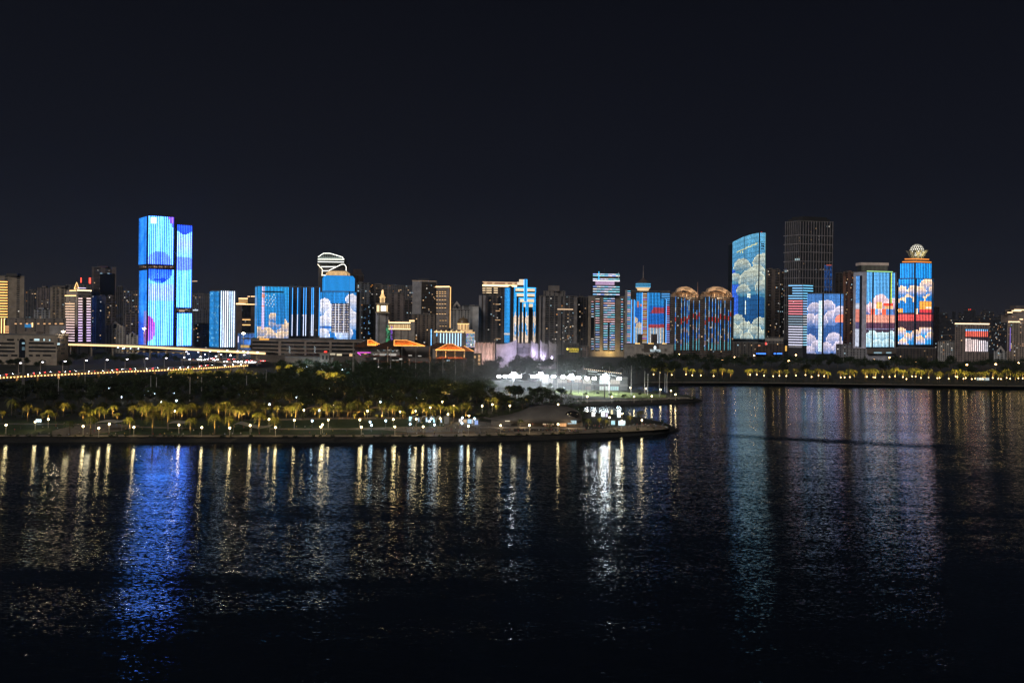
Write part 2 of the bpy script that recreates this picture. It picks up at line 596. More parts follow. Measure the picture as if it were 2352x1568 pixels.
arc = [(u0, z0), (u1, z0)] + [((u0 + u1) / 2 + (u1 - u0) / 2 * cos(a), z1 - 4 + 4 * sin(a)) for a in [pi * i / 8 for i in range(9)]]
mb.q([f.pt(u, z, .4) for u, z in arc], (.01, .012, .02, .15))
for i in range(len(arc)):
    p, r_ = arc[i], arc[(i + 1) % len(arc)]
    mb.q([f.pt(*p, .4), f.pt(*p, -.5), f.pt(*r_, -.5), f.pt(*r_, .4)], (.3, .25, .2))
ar = mb.build('arched_window', t.root)
for y, e in ((786, .5), (796, .12), (800, .15)):
    t.px('pane', 51, y, 57.5, y + 4, DARK, sc((.5, .85, 1), e), off=.5, back=.42, parent=ar)
for x0, x1, y0, y1 in ((133, 137, 776, 785), (139, 147, 779, 782), (133, 138, 797, 806), (140, 149, 789, 793), (140, 149, 799, 803), (140, 148, 809, 813)):
    t.px('window_band', x0, y0, x1, y1, (.05, .05, .055, .25), k=1, off=.12, back=-.1)
t.roofbox('roof_house', 42, 84, 761.5, (.2, .165, .14), dy=8, dd=14)
t.roofbox('roof_house', 128, 157, 767, (.2, .165, .14), dy=6, dd=14)
t.roofbox('roof_house', -30, 14, 766, (.12, .1, .09), dy=8, dd=12)

# ---- the twin video towers
def jfront(x, y):
    c = mix((.055, .24, 1.0), (.09, .31, 1.0), .5 + .5 * sin(x * .21 + y * .013))
    if (x - 364) ** 2 + (y - 619) ** 2 < 31 ** 2 and y > 612:
        c = mix((.008, .05, .45), (.025, .09, .55), (y - 619) / 30)
        if abs(y - 642) < 2.5 and 352 < x < 386 or (abs(x - 374) < 5 and abs(y - 644) < 6):
            c = (.002, .015, .2)
    elif (x - 366) ** 2 + (y - 606) ** 2 < 29 ** 2:
        c = mix((.025, .07, .6), (.07, .15, .95), abs(x - 366) / 30)
    elif x > 386 and y < 540 and (x - 384) > (y - 495) * .45:
        c = (.03, .05, .5) if y > 512 else (.12, .05, .5)
    elif 652 < y < 690 or (570 < y < 600 and x < 372):
        c = mix(c, (.16, .14, .75), .6 * (1 - abs(y - 672) / 60))
    d = ((x - 340) / 17.5) ** 2 + ((y - 755) / 29) ** 2
    if d < 1:
        c = mix((.15, .02, .11), (.12, .07, .38), (y - 735) / 50 + .3 * sin(x * 2.2))
    return c
def jside(x, y):
    n = .5 + .5 * sin(y * .11 + 1.7 * sin(x * .35 + y * .03)) * sin(y * .043 + x * .2)
    c = mix((.008, .16, .70), (.03, .24, .80), n)
    if y > 715:
        c = mix(c, (.02, .08, .55), min(1, (y - 715) / 30)) if x < 332 else mix(c, (.30, .22, .55), .6)
    if y > 738 and x > 331 and (x - 345) ** 2 / 150 + (y - 768) ** 2 / 900 < 1:
        c = (.22, .08, .32)
    return c
t = T('skyscraper', 'tallest of the two joined video towers, white and blue stripes with a lit gap', [(319, 1392), (339.5, 1352), (401, 1372)], 497, plain((.01, .014, .03)), lits=0, ref=339.5)
for (y0, y1, dx) in ((497.5, 607, 0), (619, 793, 0)):
    t.led('video_screen', 341, y0, 399.5, y1, 14, 90 if y1 > 700 else 60, jfront, k=1, duty=.42, gap=(.002, .035, .55), power=9.5, floors=1)
    t.led('video_screen', 319.8, y0 + 2, 337.5, y1, 6, 70 if y1 > 700 else 45, jside, k=0, duty=1, power=1.6, floors=1)
r1 = random.Random(4)
for k, x0, x1 in ((0, 320, 339), (1, 340, 399)):
    gp = t.px('refuge_floor', x0, 608.5, x1, 617.5, (.05, .035, .03, .4), k=k, off=-.1 if False else .25)
    for i in range(int((x1 - x0) / 4.2)):
        xx = x0 + i * 4.2
        t.px('lit_window', xx + .4, 610 + r1.random() * 2, xx + 3.6, 614.5, DARK, sc((1, .62, .4), r1.uniform(.03, .45)), k=k, off=.45, parent=gp)
sg = t.px('rooftop_sign', 346.5, 500, 358.5, 513, (.8, .8, .8, .5), sc((1, 1, 1), 2.4), k=1, off=1.6, back=.9)
for x in (350.2, 354.2):
    t.px('logo_mark', x - .7, 504, x + .7, 509, (.1, .1, .1, .6), (.18, .05, .10), k=1, off=1.75, back=1.62, parent=sg)
t.block('parapet', .6, t.zt, t.zt + 2.5, (.01, .012, .02))

def kfront(x, y):
    c = mix((.055, .245, 1.0), (.09, .315, 1.0), .5 + .5 * sin(x * .3 + y * .02))
    if y < 538 and (x - 422) ** 2 + (y - 516) ** 2 < 22 ** 2:
        c = (.01, .035, .42) if y < 534 else (.008, .02, .25)
    elif y < 590:
        c = mix(c, (.16, .14, .72), .6 * (1 - abs(y - 560) / 40)) if y > 535 else c
    elif (x - 418) ** 2 / 900 + (y - 605) ** 2 / 300 < 1:
        c = (.05, .10, .8)
    if y > 755 and abs(x - 414) < 6:
        c = (.12, .25, .6)
    return c
t = T('skyscraper', 'shorter of the two joined video towers, white and blue stripes', [(404, 1388), (438.5, 1404)], 516.5, plain((.01, .016, .045)), lits=0, depth=34, ref=420)
for y0, y1 in ((517.5, 706), (719.5, 793.5)):
    t.led('video_screen', 406.5, y0, 441, y1, 9, 80 if y0 < 600 else 30, kfront, k=0, duty=.42, gap=(.002, .035, .55), power=9.5, floors=1)
gp = t.px('refuge_floor', 405, 707.5, 439.5, 718.5, (.06, .05, .05, .4), off=.25)
for x0, x1, y0, y1, e in ((411, 424, 711, 716, .5), (425, 431, 709, 713, .25), (432, 437, 709, 716, .08), (406, 410, 709, 714, .1)):
    t.px('lit_window', x0, y0, x1, y1, DARK, sc((1, .68, .5), e), off=.45, parent=gp)

# behind the twin towers
far(440, 482, 676, 1900, DUSK, 'wgwg', 'dark distant flats immediately right of the twin video towers', 13, lit=.02)
t = far(441, 478, 712, 1560, (.14, .14, .16), 'wgwwg', 'unlit block with a white parapet light between the video towers', 4)
t.px('roof_light', 443, 711, 455, 713.5, DARK, sc((.8, .9, 1), 1.0), off=.5)
far(446, 484, 745, 1450, DUSK, 'wbgbw', 'low unlit slab in the gap before the white striped block', 5)
far(470, 490, 640 + 78, 1700, DUSK, 'wg', 'thin shadow block hugging the white striped block', 2)

# blue block with white stripes
t = T('video_building', 'blue block with eight bold white light columns', [(482, 1262), (506, 1240), (541, 1255)], 668, plain((.006, .012, .03)), lits=0, ref=506)
r2 = random.Random(9)
dots = {}
def ldots(x, y):
    b = mix((.015, .24, .62), (.02, .30, .78), .5 + .5 * sin(x * 2.1))
    kx = (int(x * .9), int(y / 3.2))
    if kx not in dots:
        dots[kx] = r2.random() < .07
    return (.20, .62, 1.0) if dots[kx] else b
t.led('video_screen', 482.5, 669, 504.5, 797, 9, 40, ldots, k=0, duty=.72, power=1.1, gap=(.005, .05, .17))
t.led('video_screen', 506.5, 668.5, 541, 797, 7, 40, lambda x, y: mix((.35, .62, 1), (.9, .92, 1), .6 + .4 * sin(x)), k=1, duty=.34, power=3.4, gap=(.002, .008, .04), floors=1)
t.roofbox('roof_house', 512, 528, 664, (.03, .05, .09))

# dark tower with the gold crown
t = T('hotel_tower', 'dark brown tower with glowing gold crown line and two lit balconies', [(541, 1330), (585, 1340)], 698, apt((.16, .11, .085), 'wwwwddddwwww', .0), lits=3)
t.px('light_strip', 541, 696.5, 585, 699.5, DARK, sc((1, .62, .28), 3), off=1)
t.roofbox('crown', 548, 569, 685, (.42, .28, .16), dd=12)
t.px('light_strip', 548, 684.5, 569, 686.5, DARK, sc((1, .65, .3), 2.6), off=4.4, back=3.6)
for i in range(8):
    t.px('crown_lamp', 548.6 + i * 2.6, 687.5, 549.9 + i * 2.6, 696, DARK, sc((1, .55, .2), 1.0), off=4.2, back=3.6)
t.px('light_strip', 576, 680, 586, 681.8, DARK, sc((1, .62, .3), 2.2), off=6.2, back=5)
t.px('light_strip', 568.5, 680, 574, 681.8, DARK, sc((1, .62, .3), 1.8), off=4.4, back=3.4)
t.roofbox('roof_house', 570, 586, 681.5, (.07, .055, .05), dd=10)
t.px('glass_shaft', 557, 700, 575, 728, (.012, .014, .018, .15), off=.8)
for y in (729, 741):
    t.px('balcony', 556, y, 576, y + 5.5, (.16, .1, .06), off=1.6)
    t.px('light_strip', 556.5, y + 4, 575.5, y + 6, DARK, sc((1, .55, .2), 1.7), off=1.9, back=1.62)
t.px('window_band', 557, 749, 575, 778, (.03, .03, .035, .2), off=.5)
t = T('annex', 'low block washed in blue light below the gold crowned tower', [(546, 1180), (584, 1184)], 766, apt((.13, .22, .38), 'wgwgw', .0, glass=(.02, .05, .12, .3)), lits=0, cat='annex', depth=14)
t.px('light_strip', 546.6, 772, 548.2, 786, DARK, sc((.8, .75, 1), 2), off=.4)
BLUEWASH = [(at(566, 790, 1165), 24000, (.15, .45, 1.0))]

# video block with the inner recess
ncl = [(640, 752, 24), (655, 760, 20), (610, 775, 24), (632, 742, 16), (628, 730, 11), (600, 765, 16), (648, 778, 18), (622, 772, 13), (600, 785, 14), (664, 772, 12)]
def nbase(x, y):
    return mix((.02, .32, .72), (.02, .20, .62), (y - 658) / 110)
def nextra(x, y):
    if 601.5 < x < 605.5 and y < 757:
        return (1, .35, .25) if int(y / 9) % 3 == 0 and y < 705 else (.75, .62, 1.0)
    if 606 < x < 634 and 676 < y < 705 and sin(x * .8 + y * .55) > .9:
        return (.7, .75, .8)
    if 634 < x < 652 and y < 745 and y > 676:
        return (.012, .21, .58)
    return None
t = T('video_building', 'square video block showing cream clouds inside an inset picture frame', [(585.5, 1300), (591, 1282), (664.5, 1302)], 658, plain((.008, .018, .04)), lits=0, ref=620)
t.px('side_panel', 585.8, 659, 590.5, 794, DARK, (.05, .28, .62), k=0, off=.4)
t.led('video_screen', 591.5, 658.5, 664, 779, 22, 70, cloudpic(nbase, ncl, (.85, .62, .42), (.05, .22, .58), nextra), k=1, duty=.46, power=2.2)
t.px('recess_lintel', 602, 669, 652, 672, (.01, .01, .012), k=1, off=1.6)
for x in (603.5, 653.5):
    t.px('recess_jamb', x - .6, 672, x + .6, 776, (.01, .01, .012), k=1, off=1.4)

# dark slab with blue neon verticals
t = T('apartment_tower', 'dark apartment slab with thin blue neon verticals between two video blocks', [(664.5, 1340), (734, 1350)], 660, apt((.085, .075, .075), 'wggbwbg', .006), lits=9)
for x in (671, 683, 697, 702.2, 715.5, 719, 733):
    t.bar('neon_tube', x + 1.2, 660.5, x - .4, 771, sc((.05, .36, 1), 2.2), w=1.0, off=.9)
for x in (671, 683, 697, 702.2, 715.5, 719):
    t.bar('neon_tube', x + .5, 722, x - .4, 771, sc((.75, .8, 1), 2.0), w=.9, off=1.2)
t.roofbox('roof_house', 664, 678, 653, (.02, .04, .07))
t.roofbox('roof_house', 682, 695, 655, (.03, .035, .05))
for x0, x1, y0, y1 in ((684, 690, 660, 771), (666, 668, 660, 771)):
    t.px('blue_glass', x0, y0, x1, y1, (.01, .03, .07, .2), (.003, .03, .085), off=.5)

# outline lit tower
t = T('skyscraper', 'tower drawn in white outline light with a slanted lantern top', [(729, 1520), (800, 1535)], 607, apt((.10, .085, .085), 'wwwgbg', .008), lits=3, ref=760)
D = 1515
def outline(pts, e=sc((.95, .97, .86), 2.8), r=.55, name='light_outline', D=1515):
    return MB().tube([at(x, y, D) for x, y in pts], r, (.3, .3, .3), e, 4).build(name, t.root)
mb = MB()
prof = [(730, 606), (730, 590), (743, 581.5), (758, 581.5), (786, 590), (790.5, 596), (790.5, 606)]
fr = [at(x, y, 1520) for x, y in prof]
bk = [p + Vector((0, 22, 0)) for p in fr]
mb.q(fr, (.03, .035, .035))
mb.q(bk[::-1], (.03, .035, .035))
for i in range(len(fr)):
    mb.q([fr[i], bk[i], bk[(i + 1) % 7], fr[(i + 1) % 7]], (.05, .05, .05))
lan = mb.build('lantern', t.root)
for i in range(9):
    x = 738 + i * 5
    MB().tube([at(x, 591.5, 1519), at(x, 585 if 4 < i * 5 < 36 else 588, 1519)], .35, (.3, .3, .3), (.16, .2, .18), 4).build('mullion', lan)
outline([(730.5, 590.2), (743, 581.8), (758, 581.8), (786, 590.2), (790.3, 596)])
outline([(731, 591.5), (788, 592.5)], sc((.6, .75, .65), .6), .6)
outline([(730, 595.4), (790, 595.9)])
outline([(730, 601), (790, 601.8)])
outline([(737, 612.5), (772, 612.5)])
outline([(741, 622), (754, 622)])
outline([(741, 632), (748, 632)])
outline([(729.5, 606.5), (740.5, 619), (739.5, 633.5)], sc((1, .86, .62), 2.6), .6)
outline([(755, 621.5), (784, 607.2), (791, 607.2), (795, 612.5), (795, 622)], sc((.95, .93, .85), 2.4), .6, D=1500)

# octagonal video tower
pcl = [(806, 688, 13), (812, 700, 14), (745, 700, 15), (738, 708, 13), (752, 712, 16), (765, 730, 22), (780, 712, 14), (792, 716, 16), (800, 735, 24), (775, 745, 22), (745, 745, 20), (742, 770, 16), (790, 765, 20), (812, 745, 12)]
def pbase(x, y):
    return mix((.015, .28, .72), (.015, .20, .62), (y - 634) / 90)
ppic = cloudpic(pbase, pcl, (.92, .90, 1.0), (.35, .55, .95), lambda x, y: (.02, .16, .6) if (y > 735 and abs(y - 752) < 2.5 and x < 768) else None)
t = T('video_building', 'eight sided video tower with a gold striped cap and a dark square of windows', [(736, 1284), (742, 1268), (802, 1268), (817, 1290)], 670, plain((.008, .014, .03)), lits=0, ref=770)
t.led('video_screen', 742, 670.5, 802, 790, 21, 70, ppic, k=1, duty=.45, power=2.5)
t.led('video_screen', 736.2, 671, 741.8, 789, 3, 60, ppic, k=0, duty=.6, power=1.9)
t.led('video_screen', 802.5, 671, 817, 790, 9, 70, ppic, k=2, duty=.8, power=1.25)
up = [colpx(x, 650, D) for x, D in ((740.5, 1286), (745, 1272), (802, 1272), (815, 1292), (806, 1315), (748, 1315))]
up2 = [colpx(x, 636, D) for x, D in ((745, 1286), (748, 1276), (801, 1276), (811, 1291), (803, 1311), (751, 1311))]
z0, z1, z2 = t.zt, at(770, 638, 1270).z, at(770, 632.5, 1272).z
mb = MB()
def ucol(k, i, n, m_):
    x = 742 + 74 * (k * 60 + i) / 78
    on = i % 2 == 0
    return sc(pbase(770, 640), (1.9 if on else .12) if k == 0 else 1.0)
def band(mb, A, B, za, zb, n, fe):
    for k in range(len(A)):
        a0, a1, b0, b1 = A[k], A[(k + 1) % len(A)], B[k], B[(k + 1) % len(A)]
        nn = n if k == 1 else 4
        for i in range(nn):
            p, q_, r_, s_ = a0.lerp(a1, i / nn), a0.lerp(a1, (i + 1) / nn), b0.lerp(b1, (i + 1) / nn), b0.lerp(b1, i / nn)
            mb.q([(p.x, p.y, za), (q_.x, q_.y, za), (r_.x, r_.y, zb), (s_.x, s_.y, zb)], DARK, fe(k, i))
bluef = lambda k, i: sc((.015, .27, .74), (1.9 if i % 2 == 0 else .12) if k == 1 else (1.1 if k == 2 else (1.0 if k == 0 else .0001)))
mb = MB()
band(mb, up, up, z0, z1, 44, bluef)
band(mb, up, up2, z1, z2, 44, bluef)
mb.q([(p.x, p.y, z2) for p in up2], DARK)
mb.build('upper_screen', t.root)
cp = [colpx(x, 626, D) for x, D in ((748.5, 1290), (750, 1280), (798, 1280), (804, 1291), (799, 1308), (752, 1308))]
cp2 = [colpx(x, 622, D) for x, D in ((756, 1290), (757, 1284), (792, 1284), (796, 1291), (793, 1304), (758, 1304))]
mb = MB()
goldf = lambda k, i: sc((1, .62, .28), (1.5 if i % 2 == 0 else .03) if k == 1 else (.55 if k in (0, 2) else .0001))
band(mb, cp, cp, z2 + .5, at(770, 627, 1275).z, 34, goldf)
band(mb, cp, cp2, at(770, 627, 1275).z, at(770, 621.5, 1275).z, 34, goldf)
mb.q([(p.x, p.y, at(770, 621.5, 1275).z) for p in cp2], (.2, .13, .06))
mb.build('gold_cap', t.root)
wp = t.px('dark_window_field', 762.5, 696.5, 803, 764, (.006, .007, .012, .3), k=1, off=1.3, back=.9)
r3 = random.Random(2)
for j in range(12):
    y = 699 + j * 5.55
    for x0, x1 in ((763, 770), (772, 777.5), (779, 789.5), (791, 796), (797.5, 802)):
        t.led('window_row', x0, y, x1, y + 2.4, 3 if x1 - x0 < 8 else 5, 1, lambda x, yy: (1, .9, .95) if r3.random() < .75 else (.4, .5, 1), k=1, off=1.5, duty=.6, power=1.1, gap=(.002, .002, .004), parent=wp)
for x in (770.8, 778.2, 790.2):
    t.px('light_column', x - .5, 697, x + .5, 764, DARK, sc((.9, .92, 1), 1.8), k=1, off=1.6, back=1.3, parent=wp)

# dark tower stepped behind, dim slabs
t = far(803, 834, 632, 1600, (.085, .06, .06), 'wwgw', 'dark reddish tower with stepped round crown behind the gold cap', 2)
for ins, y in ((4, 624), (9, 617)):
    t.block('roof_step', ins, at(818, y + 8, 1600).z, at(818, y, 1600).z, (.08, .055, .055))
far(817, 849, 651, 1420, (.20, .21, .235), 'wgwwgb', 'bluish grey flats just right of the eight sided video tower', 9, lit=.03)
far(847, 893, 654, 1640, (.24, .21, .20), 'bbbbww', 'wide flats with stacked pale balconies behind the clock tower', 6, lit=.02)
far(832, 850, 700, 1380, DUSK, 'wggw', 'navy slab with blue windows left of the clock tower', 14, litc=[(.1, .4, 1), COOL, (.15, .5, 1)], litpow=.8)
far(893, 928, 675, 1500, MAUVE, 'wwggw', 'mauve block with a band of dark glass near its roof, right of clock tower', 1)
far(890, 948, 656, 1900, DUSK, 'wgwg', 'distant speckled flats above the hotel wing', 9, lit=.03)
far(926, 948, 690, 1450, (.17, .14, .135), 'wgbg', 'dim brown flats between the mauve block and the grey tower', 4)

# clock tower and hotel wing
t = T('clock_tower', 'square clock tower with glowing lantern spire and lit clock face', [(862.5, 1272), (868, 1262), (892, 1268)], 719, apt((.40, .38, .37), 'wwwgw', .0), lits=0, cat='clock tower', ref=878, parapet=0)
f = t.faces[1]
def stage(name, x0, x1, y0, y1, c, e=(0, 0, 0), D=1262, dd=None):
    a, b = at(x0, y1, D), at(x1, y0, D)
    dd = dd or (b.x - a.x)
    return MB().box(a.x, b.x, D, D + dd, a.z, b.z, c if len(c) == 4 else (*c, .7), e).build(name, t.root)
cs_ = stage('clock_stage', 864.5, 891, 698.5, 716, (.55, .45, .3))
stage('cornice', 862, 894, 716.2, 719, (.5, .42, .3), D=1260)
stage('cornice', 862.5, 894, 696.5, 698.3, (.5, .42, .3), D=1260)
for x0, x1, e in ((865.5, 871, 1.6), (888, 890.5, .9)):
    stage('lit_panel', x0, x1, 701, 715.5, (.4, .3, .2), sc((1, .72, .36), e), D=1261.6, dd=.3)
ck = stage('clock_face', 875, 886.5, 702.5, 714, (.8, .8, .7), sc((1, .93, .72), 2.4), D=1261.5, dd=.4)
MB().tube([at(880.8, 708.2, 1261.1), at(883.4, 704.6, 1261.1)], .35, (.05, .04, .03), n=4).build('clock_hand', ck)
MB().tube([at(880.8, 708.2, 1261.1), at(878.6, 709.6, 1261.1)], .35, (.05, .04, .03), n=4).build('clock_hand', ck)
p = at(878.3, 696.4, 1270)
zz = lambda y: at(878, y, 1270).z
MB().lathe(p.x, p.y, [(4.4, zz(696.4)), (4.4, zz(695))], (.4, .33, .25), n=8).build('lantern_base', t.root)
for i in range(8):
    a = 2 * pi * (i + .5) / 8
    MB().tube([(p.x + 3.4 * cos(a), p.y + 3.4 * sin(a), zz(695)), (p.x + 3.4 * cos(a), p.y + 3.4 * sin(a), zz(684))], .5, (.5, .4, .25), sc((1, .66, .3), 1.0), 4).build('lantern_column', t.root)
MB().lathe(p.x, p.y, [(2.2, zz(695)), (2.2, zz(684))], (.1, .07, .05), n=8).build('lantern_core', t.root)
MB().lathe(p.x, p.y, [(4.9, zz(684)), (4.9, zz(682.5)), (3.4, zz(680)), (2.0, zz(674.5))], (.5, .36, .18), sc((1, .60, .24), 1.1), n=8).build('lantern_roof', t.root)
MB().lathe(p.x, p.y, [(1.7, zz(674.5)), (1.7, zz(669.5)), (2.0, zz(669)), (.2, zz(665))], (.5, .4, .25), sc((1, .66, .3), 1.5), n=8).build('finial', t.root)
t = T('hotel_wing', 'cream hotel wing with a lit colonnade under its roof beside the clock tower', [(880, 1278), (952, 1284)], 737, apt((.40, .36, .32), 'wwgww', .0), lits=1, cat='hotel wing', depth=20)
t.px('light_strip', 881, 739.5, 943, 742, DARK, sc((1, .70, .36), 2.6), off=1.2)
t.px('light_strip', 881, 754, 943, 756.5, DARK, sc((1, .66, .34), 2.2), off=1.6)
cl = t.px('colonnade', 881, 745, 943, 753.5, (.5, .38, .2), (.34, .20, .07), off=.6)
for i in range(13):
    t.px('column', 882 + i * 4.8, 745, 884 + i * 4.8, 753.5, (.5, .4, .25), sc((1, .72, .38), 1.0 if i % 2 else .7), off=1.1, back=.65, parent=cl)
for x0, x1 in ((880, 894), (940, 952)):
    t.px('roof_urn', x0, 735, x1, 738.5, (.5, .4, .25), sc((1, .66, .3), 1.9), off=1)
# green and purple light tree in front of the wing
g0 = at(891, 800, 1240)
tr_r = empty('light_tree', (g0.x, g0.y, GZ), 'slim tree wound with green and purple fairy lights before the hotel wing', 'tree')
mb = MB()
mb.tube([(g0.x, g0.y, GZ), (g0.x, g0.y, at(891, 760, 1240).z)], [.5, .2], (.05, .04, .03))
mb.build('trunk', tr_r)
r4 = random.Random(5)
for nm, xc, xw, col in (('green_lights', 891, 5, (.05, .55, .22)), ('purple_lights', 899, 3, (.30, .12, .75))):
    mb = MB()
    for i in range(70):
        v = r4.random()
        p = at(xc + r4.gauss(0, xw * .45), 748 + v * 38, 1240 + r4.uniform(-3, 3))
        mb.box(p.x - .4, p.x + .4, p.y - .4, p.y + .4, p.z - .4, p.z + .4, DARK, sc(col, r4.uniform(.3, 1.5)))
    mb.build('fairy_lights', tr_r)

# centre
t = T('apartment_tower', 'tall grey tower with dark windowed right half, left of the gold edged tower', [(945.5, 1452), (967, 1440), (1002, 1455)], 645, apt((.31, .30, .31), 'wwww' , .0), lits=0, ref=967)
t.px('window_wall', 967.5, 648, 1001.5, 770, (.055, .045, .04, .3), k=1, off=.3)
for j in range(22):
    y = 650 + j * 3.4
    t.px('balcony', 969, y, 1000, y + 1.0, (.15, .12, .10), k=1, off=.8, back=.32)
for i in range(16):
    x, y = t.r.uniform(970, 998), 650 + 3.4 * t.r.randint(0, 20)
    t.px('lit_window', x, y + 1.2, x + t.r.uniform(1, 2.2), y + 2.9, DARK, sc(t.r.choice((WARM, WARM, WHITE, COOL)), t.r.uniform(.3, 1.6)), k=1, off=.6, back=.32)
t.px('light_strip', 946, 644.5, 1002, 645.6, DARK, (.30, .20, .12), k=1, off=.4)
t.roofbox('roof_house', 962, 985, 640, (.04, .04, .05))
far(945, 998, 723, 1340, (.25, .20, .165), 'wwgbwg', 'tan block below the tall grey tower, beside the hotel wing', 5)
t = T('office_tower', 'slender tower with gold outlined edges and four columns of glowing windows', [(1001.5, 1420), (1030, 1408), (1035.5, 1425)], 658, plain((.30, .25, .22)), lits=0, ref=1020)
t.px('light_strip', 1001, 657.2, 1033.5, 659.8, DARK, sc((1, .62, .26), 3), k=0, off=.8)
t.bar('light_strip', 1034.2, 659, 1033.2, 753, sc((1, .55, .2), 1.9), w=1.3, k=1, off=.6)
for j, yy in enumerate((667, 671.5, 677, 685.5, 695, 704, 718, 733, 746)):
    for i in range(4):
        if j >= 7 and i == 0:
            continue
        x = 1002.5 + i * 6.2 + (1.2 if j >= 7 else 0)
        wn = t.px('window', x, yy, x + 4, yy + 3.4, (.05, .04, .03, .3), k=0, off=.3)
        t.px('sill_light', x, yy + 2.2, x + 4, yy + 3.4, DARK, sc((1, .60, .28), 1.4 if j < 7 else .9), k=0, off=.6, back=.32, parent=wn)
far(1034, 1079, 713, 1320, PALE, 'wgwgw', 'white flats with rows of small square windows behind the dome', 3)
gabled(1034, 1062, 703, 691, 1500, 'grey gabled top peeping above the white flats', (.26, .25, .26))
t = far(1061, 1099, 703, 1380, (.46, .44, .42), 'wgbbgww', 'pale ribbed slab between the dome and the gold banded tower', 3)
t.px('light_strip', 1085, 704, 1098.5, 790, (.6, .56, .52), (.05, .045, .04), off=.4)

# domed building
t = T('domed_building', 'cream hall with a golden dome and thin blue neon pilasters', [(994, 1222), (1069, 1226)], 763, apt((.28, .25, .225), 'wwgw', .0), lits=1, cat='domed building', depth=26)
t.px('light_strip', 997, 761, 1066, 763.6, DARK, sc((1, .62, .28), 1.6), off=.6)
for x in (1001, 1012, 1023, 1035, 1047, 1058):
    t.px('roof_lamp', x, 758.5, x + 3, 761, DARK, sc((1, .62, .3), 1.8), off=.4)
for x in (990.5, 1003.5, 1012, 1019, 1026, 1033, 1039.5, 1046, 1052.5, 1058.5):
    y0 = 756 if x < 992 else 765
    t.bar('neon_tube', x, y0, x - .3, 795 if x < 1000 or x > 1006 else 772, sc((.16, .50, 1), 2.2) if x < 1010 else sc((.45, .72, 1), 2.2), w=1.2, off=.6)
p = at(1064, 742, 1238)
zz = lambda y: at(1064, y, 1238).z
dm = MB().lathe(p.x, p.y, [(9.0, zz(744)), (9.2, zz(742)), (8.6, zz(738)), (7.2, zz(734)), (4.6, zz(731)), (1.2, zz(729.4)), (.8, zz(728)), (.3, zz(724))], (.22, .15, .085, .35), n=20).build('dome', t.root)
MB().lathe(p.x, p.y, [(9.3, zz(744.4)), (9.3, zz(742.6))], DARK, sc((1, .62, .25), 1.8), n=20).build('light_ring', dm)
MB().lathe(p.x, p.y, [(8.6, zz(757)), (8.6, zz(744.5))], (.4, .3, .2), n=20, cf=lambda i, a, b: ((.5, .36, .2, .6), sc((1, .62, .28), .9 if i % 2 else .3))).build('drum', t.root)
MB().box(at(1058, 760, 1228).x, at(1086, 760, 1228).x, 1228, 1250, zz(764), zz(757), (.4, .3, .2, .7)).build('dome_base', t.root)
for i in range(9):
    x = 1060 + i * 3
    MB().tube([at(x, 763.5, 1227), at(x, 757.5, 1227)], .6, (.4, .3, .2), sc((1, .65, .32), 1.0), 4).build('column', t.root)
t = T('office_block', 'small block banded with rows of coloured light dots right of the dome', [(1069.5, 1222), (1090, 1226)], 764, plain((.015, .02, .03)), lits=0, cat='office block', depth=16)
r5 = random.Random(3)
t.led('video_screen', 1070, 765, 1090, 797, 10, 14, lambda x, y: r5.choice(((.1, .5, 1), (.2, .7, .9), (1, .8, .5), (.5, .3, 1), (.9, .95, 1))), duty=.4, power=1.3, horiz=True)
t.px('light_strip', 1069, 762.5, 1090.5, 764.8, DARK, sc((1, .6, .28), 1.4), off=.6)
t.px('lit_window', 1080.5, 790, 1083, 793.5, DARK, sc(WHITE, 2), off=1)
t.px('light_strip', 1088.8, 782, 1091.4, 797, DARK, sc((.8, .8, 1), 1.6), off=1)

# gold banded tower
t = T('apartment_tower', 'wide dark tower with a pale ribbed side pier below the golden roof band', [(1100, 1420), (1163, 1432)], 681, apt((.15, .12, .11), 'dbwbgwbd', .018), lits=16)
t.px('side_pier', 1099.5, 678, 1105.5, 789, (.32, .31, .32), off=2.2)
t.px('side_pier', 1109, 678, 1114, 789, (.34, .32, .32), off=2.2)
for x, y, w_ in ((1138, 698, 10), (1138, 713, 10), (1137, 734, 12), (1138, 777, 12)):
    t.px('lit_balcony', x, y, x + w_, y + 1.6, DARK, sc((1, .6, .3), .7), off=.8)
t2 = T('apartment_tower', 'rear tower carrying the bright golden roof band above dark flats', [(1108, 1500), (1187, 1512)], 658, apt((.14, .115, .105), 'wbwbbw', .01), lits=6)
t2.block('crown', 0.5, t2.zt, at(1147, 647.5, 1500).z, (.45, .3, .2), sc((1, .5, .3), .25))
t2.px('light_strip', 1108, 654, 1187, 658, DARK, sc((1, .66, .32), 3.2), off=1.2)
t2.px('light_strip', 1108, 647.4, 1187, 649, DARK, sc((1, .60, .34), 1.0), off=1.2)
for x in (1112, 1130, 1160, 1176):
    t2.px('crown_lamp', x, 649, x + 6, 654, DARK, sc((1, .66, .35), .8), off=1.2)
for y in (661.5, 666.5, 671.5):
    for x0, x1 in ((1108, 1115), (1117, 1129), (1134, 1143)):
        t2.px('light_strip', x0, y, x1, y + 1.4, DARK, sc((1, .72, .42), 1.9 if x0 > 1116 or y < 668 else .8), off=1)
MB().tube([at(1114, 648, 1505), at(1114, 642, 1505)], .3, (.3, .3, .3), n=4).build('antenna', t2.root)
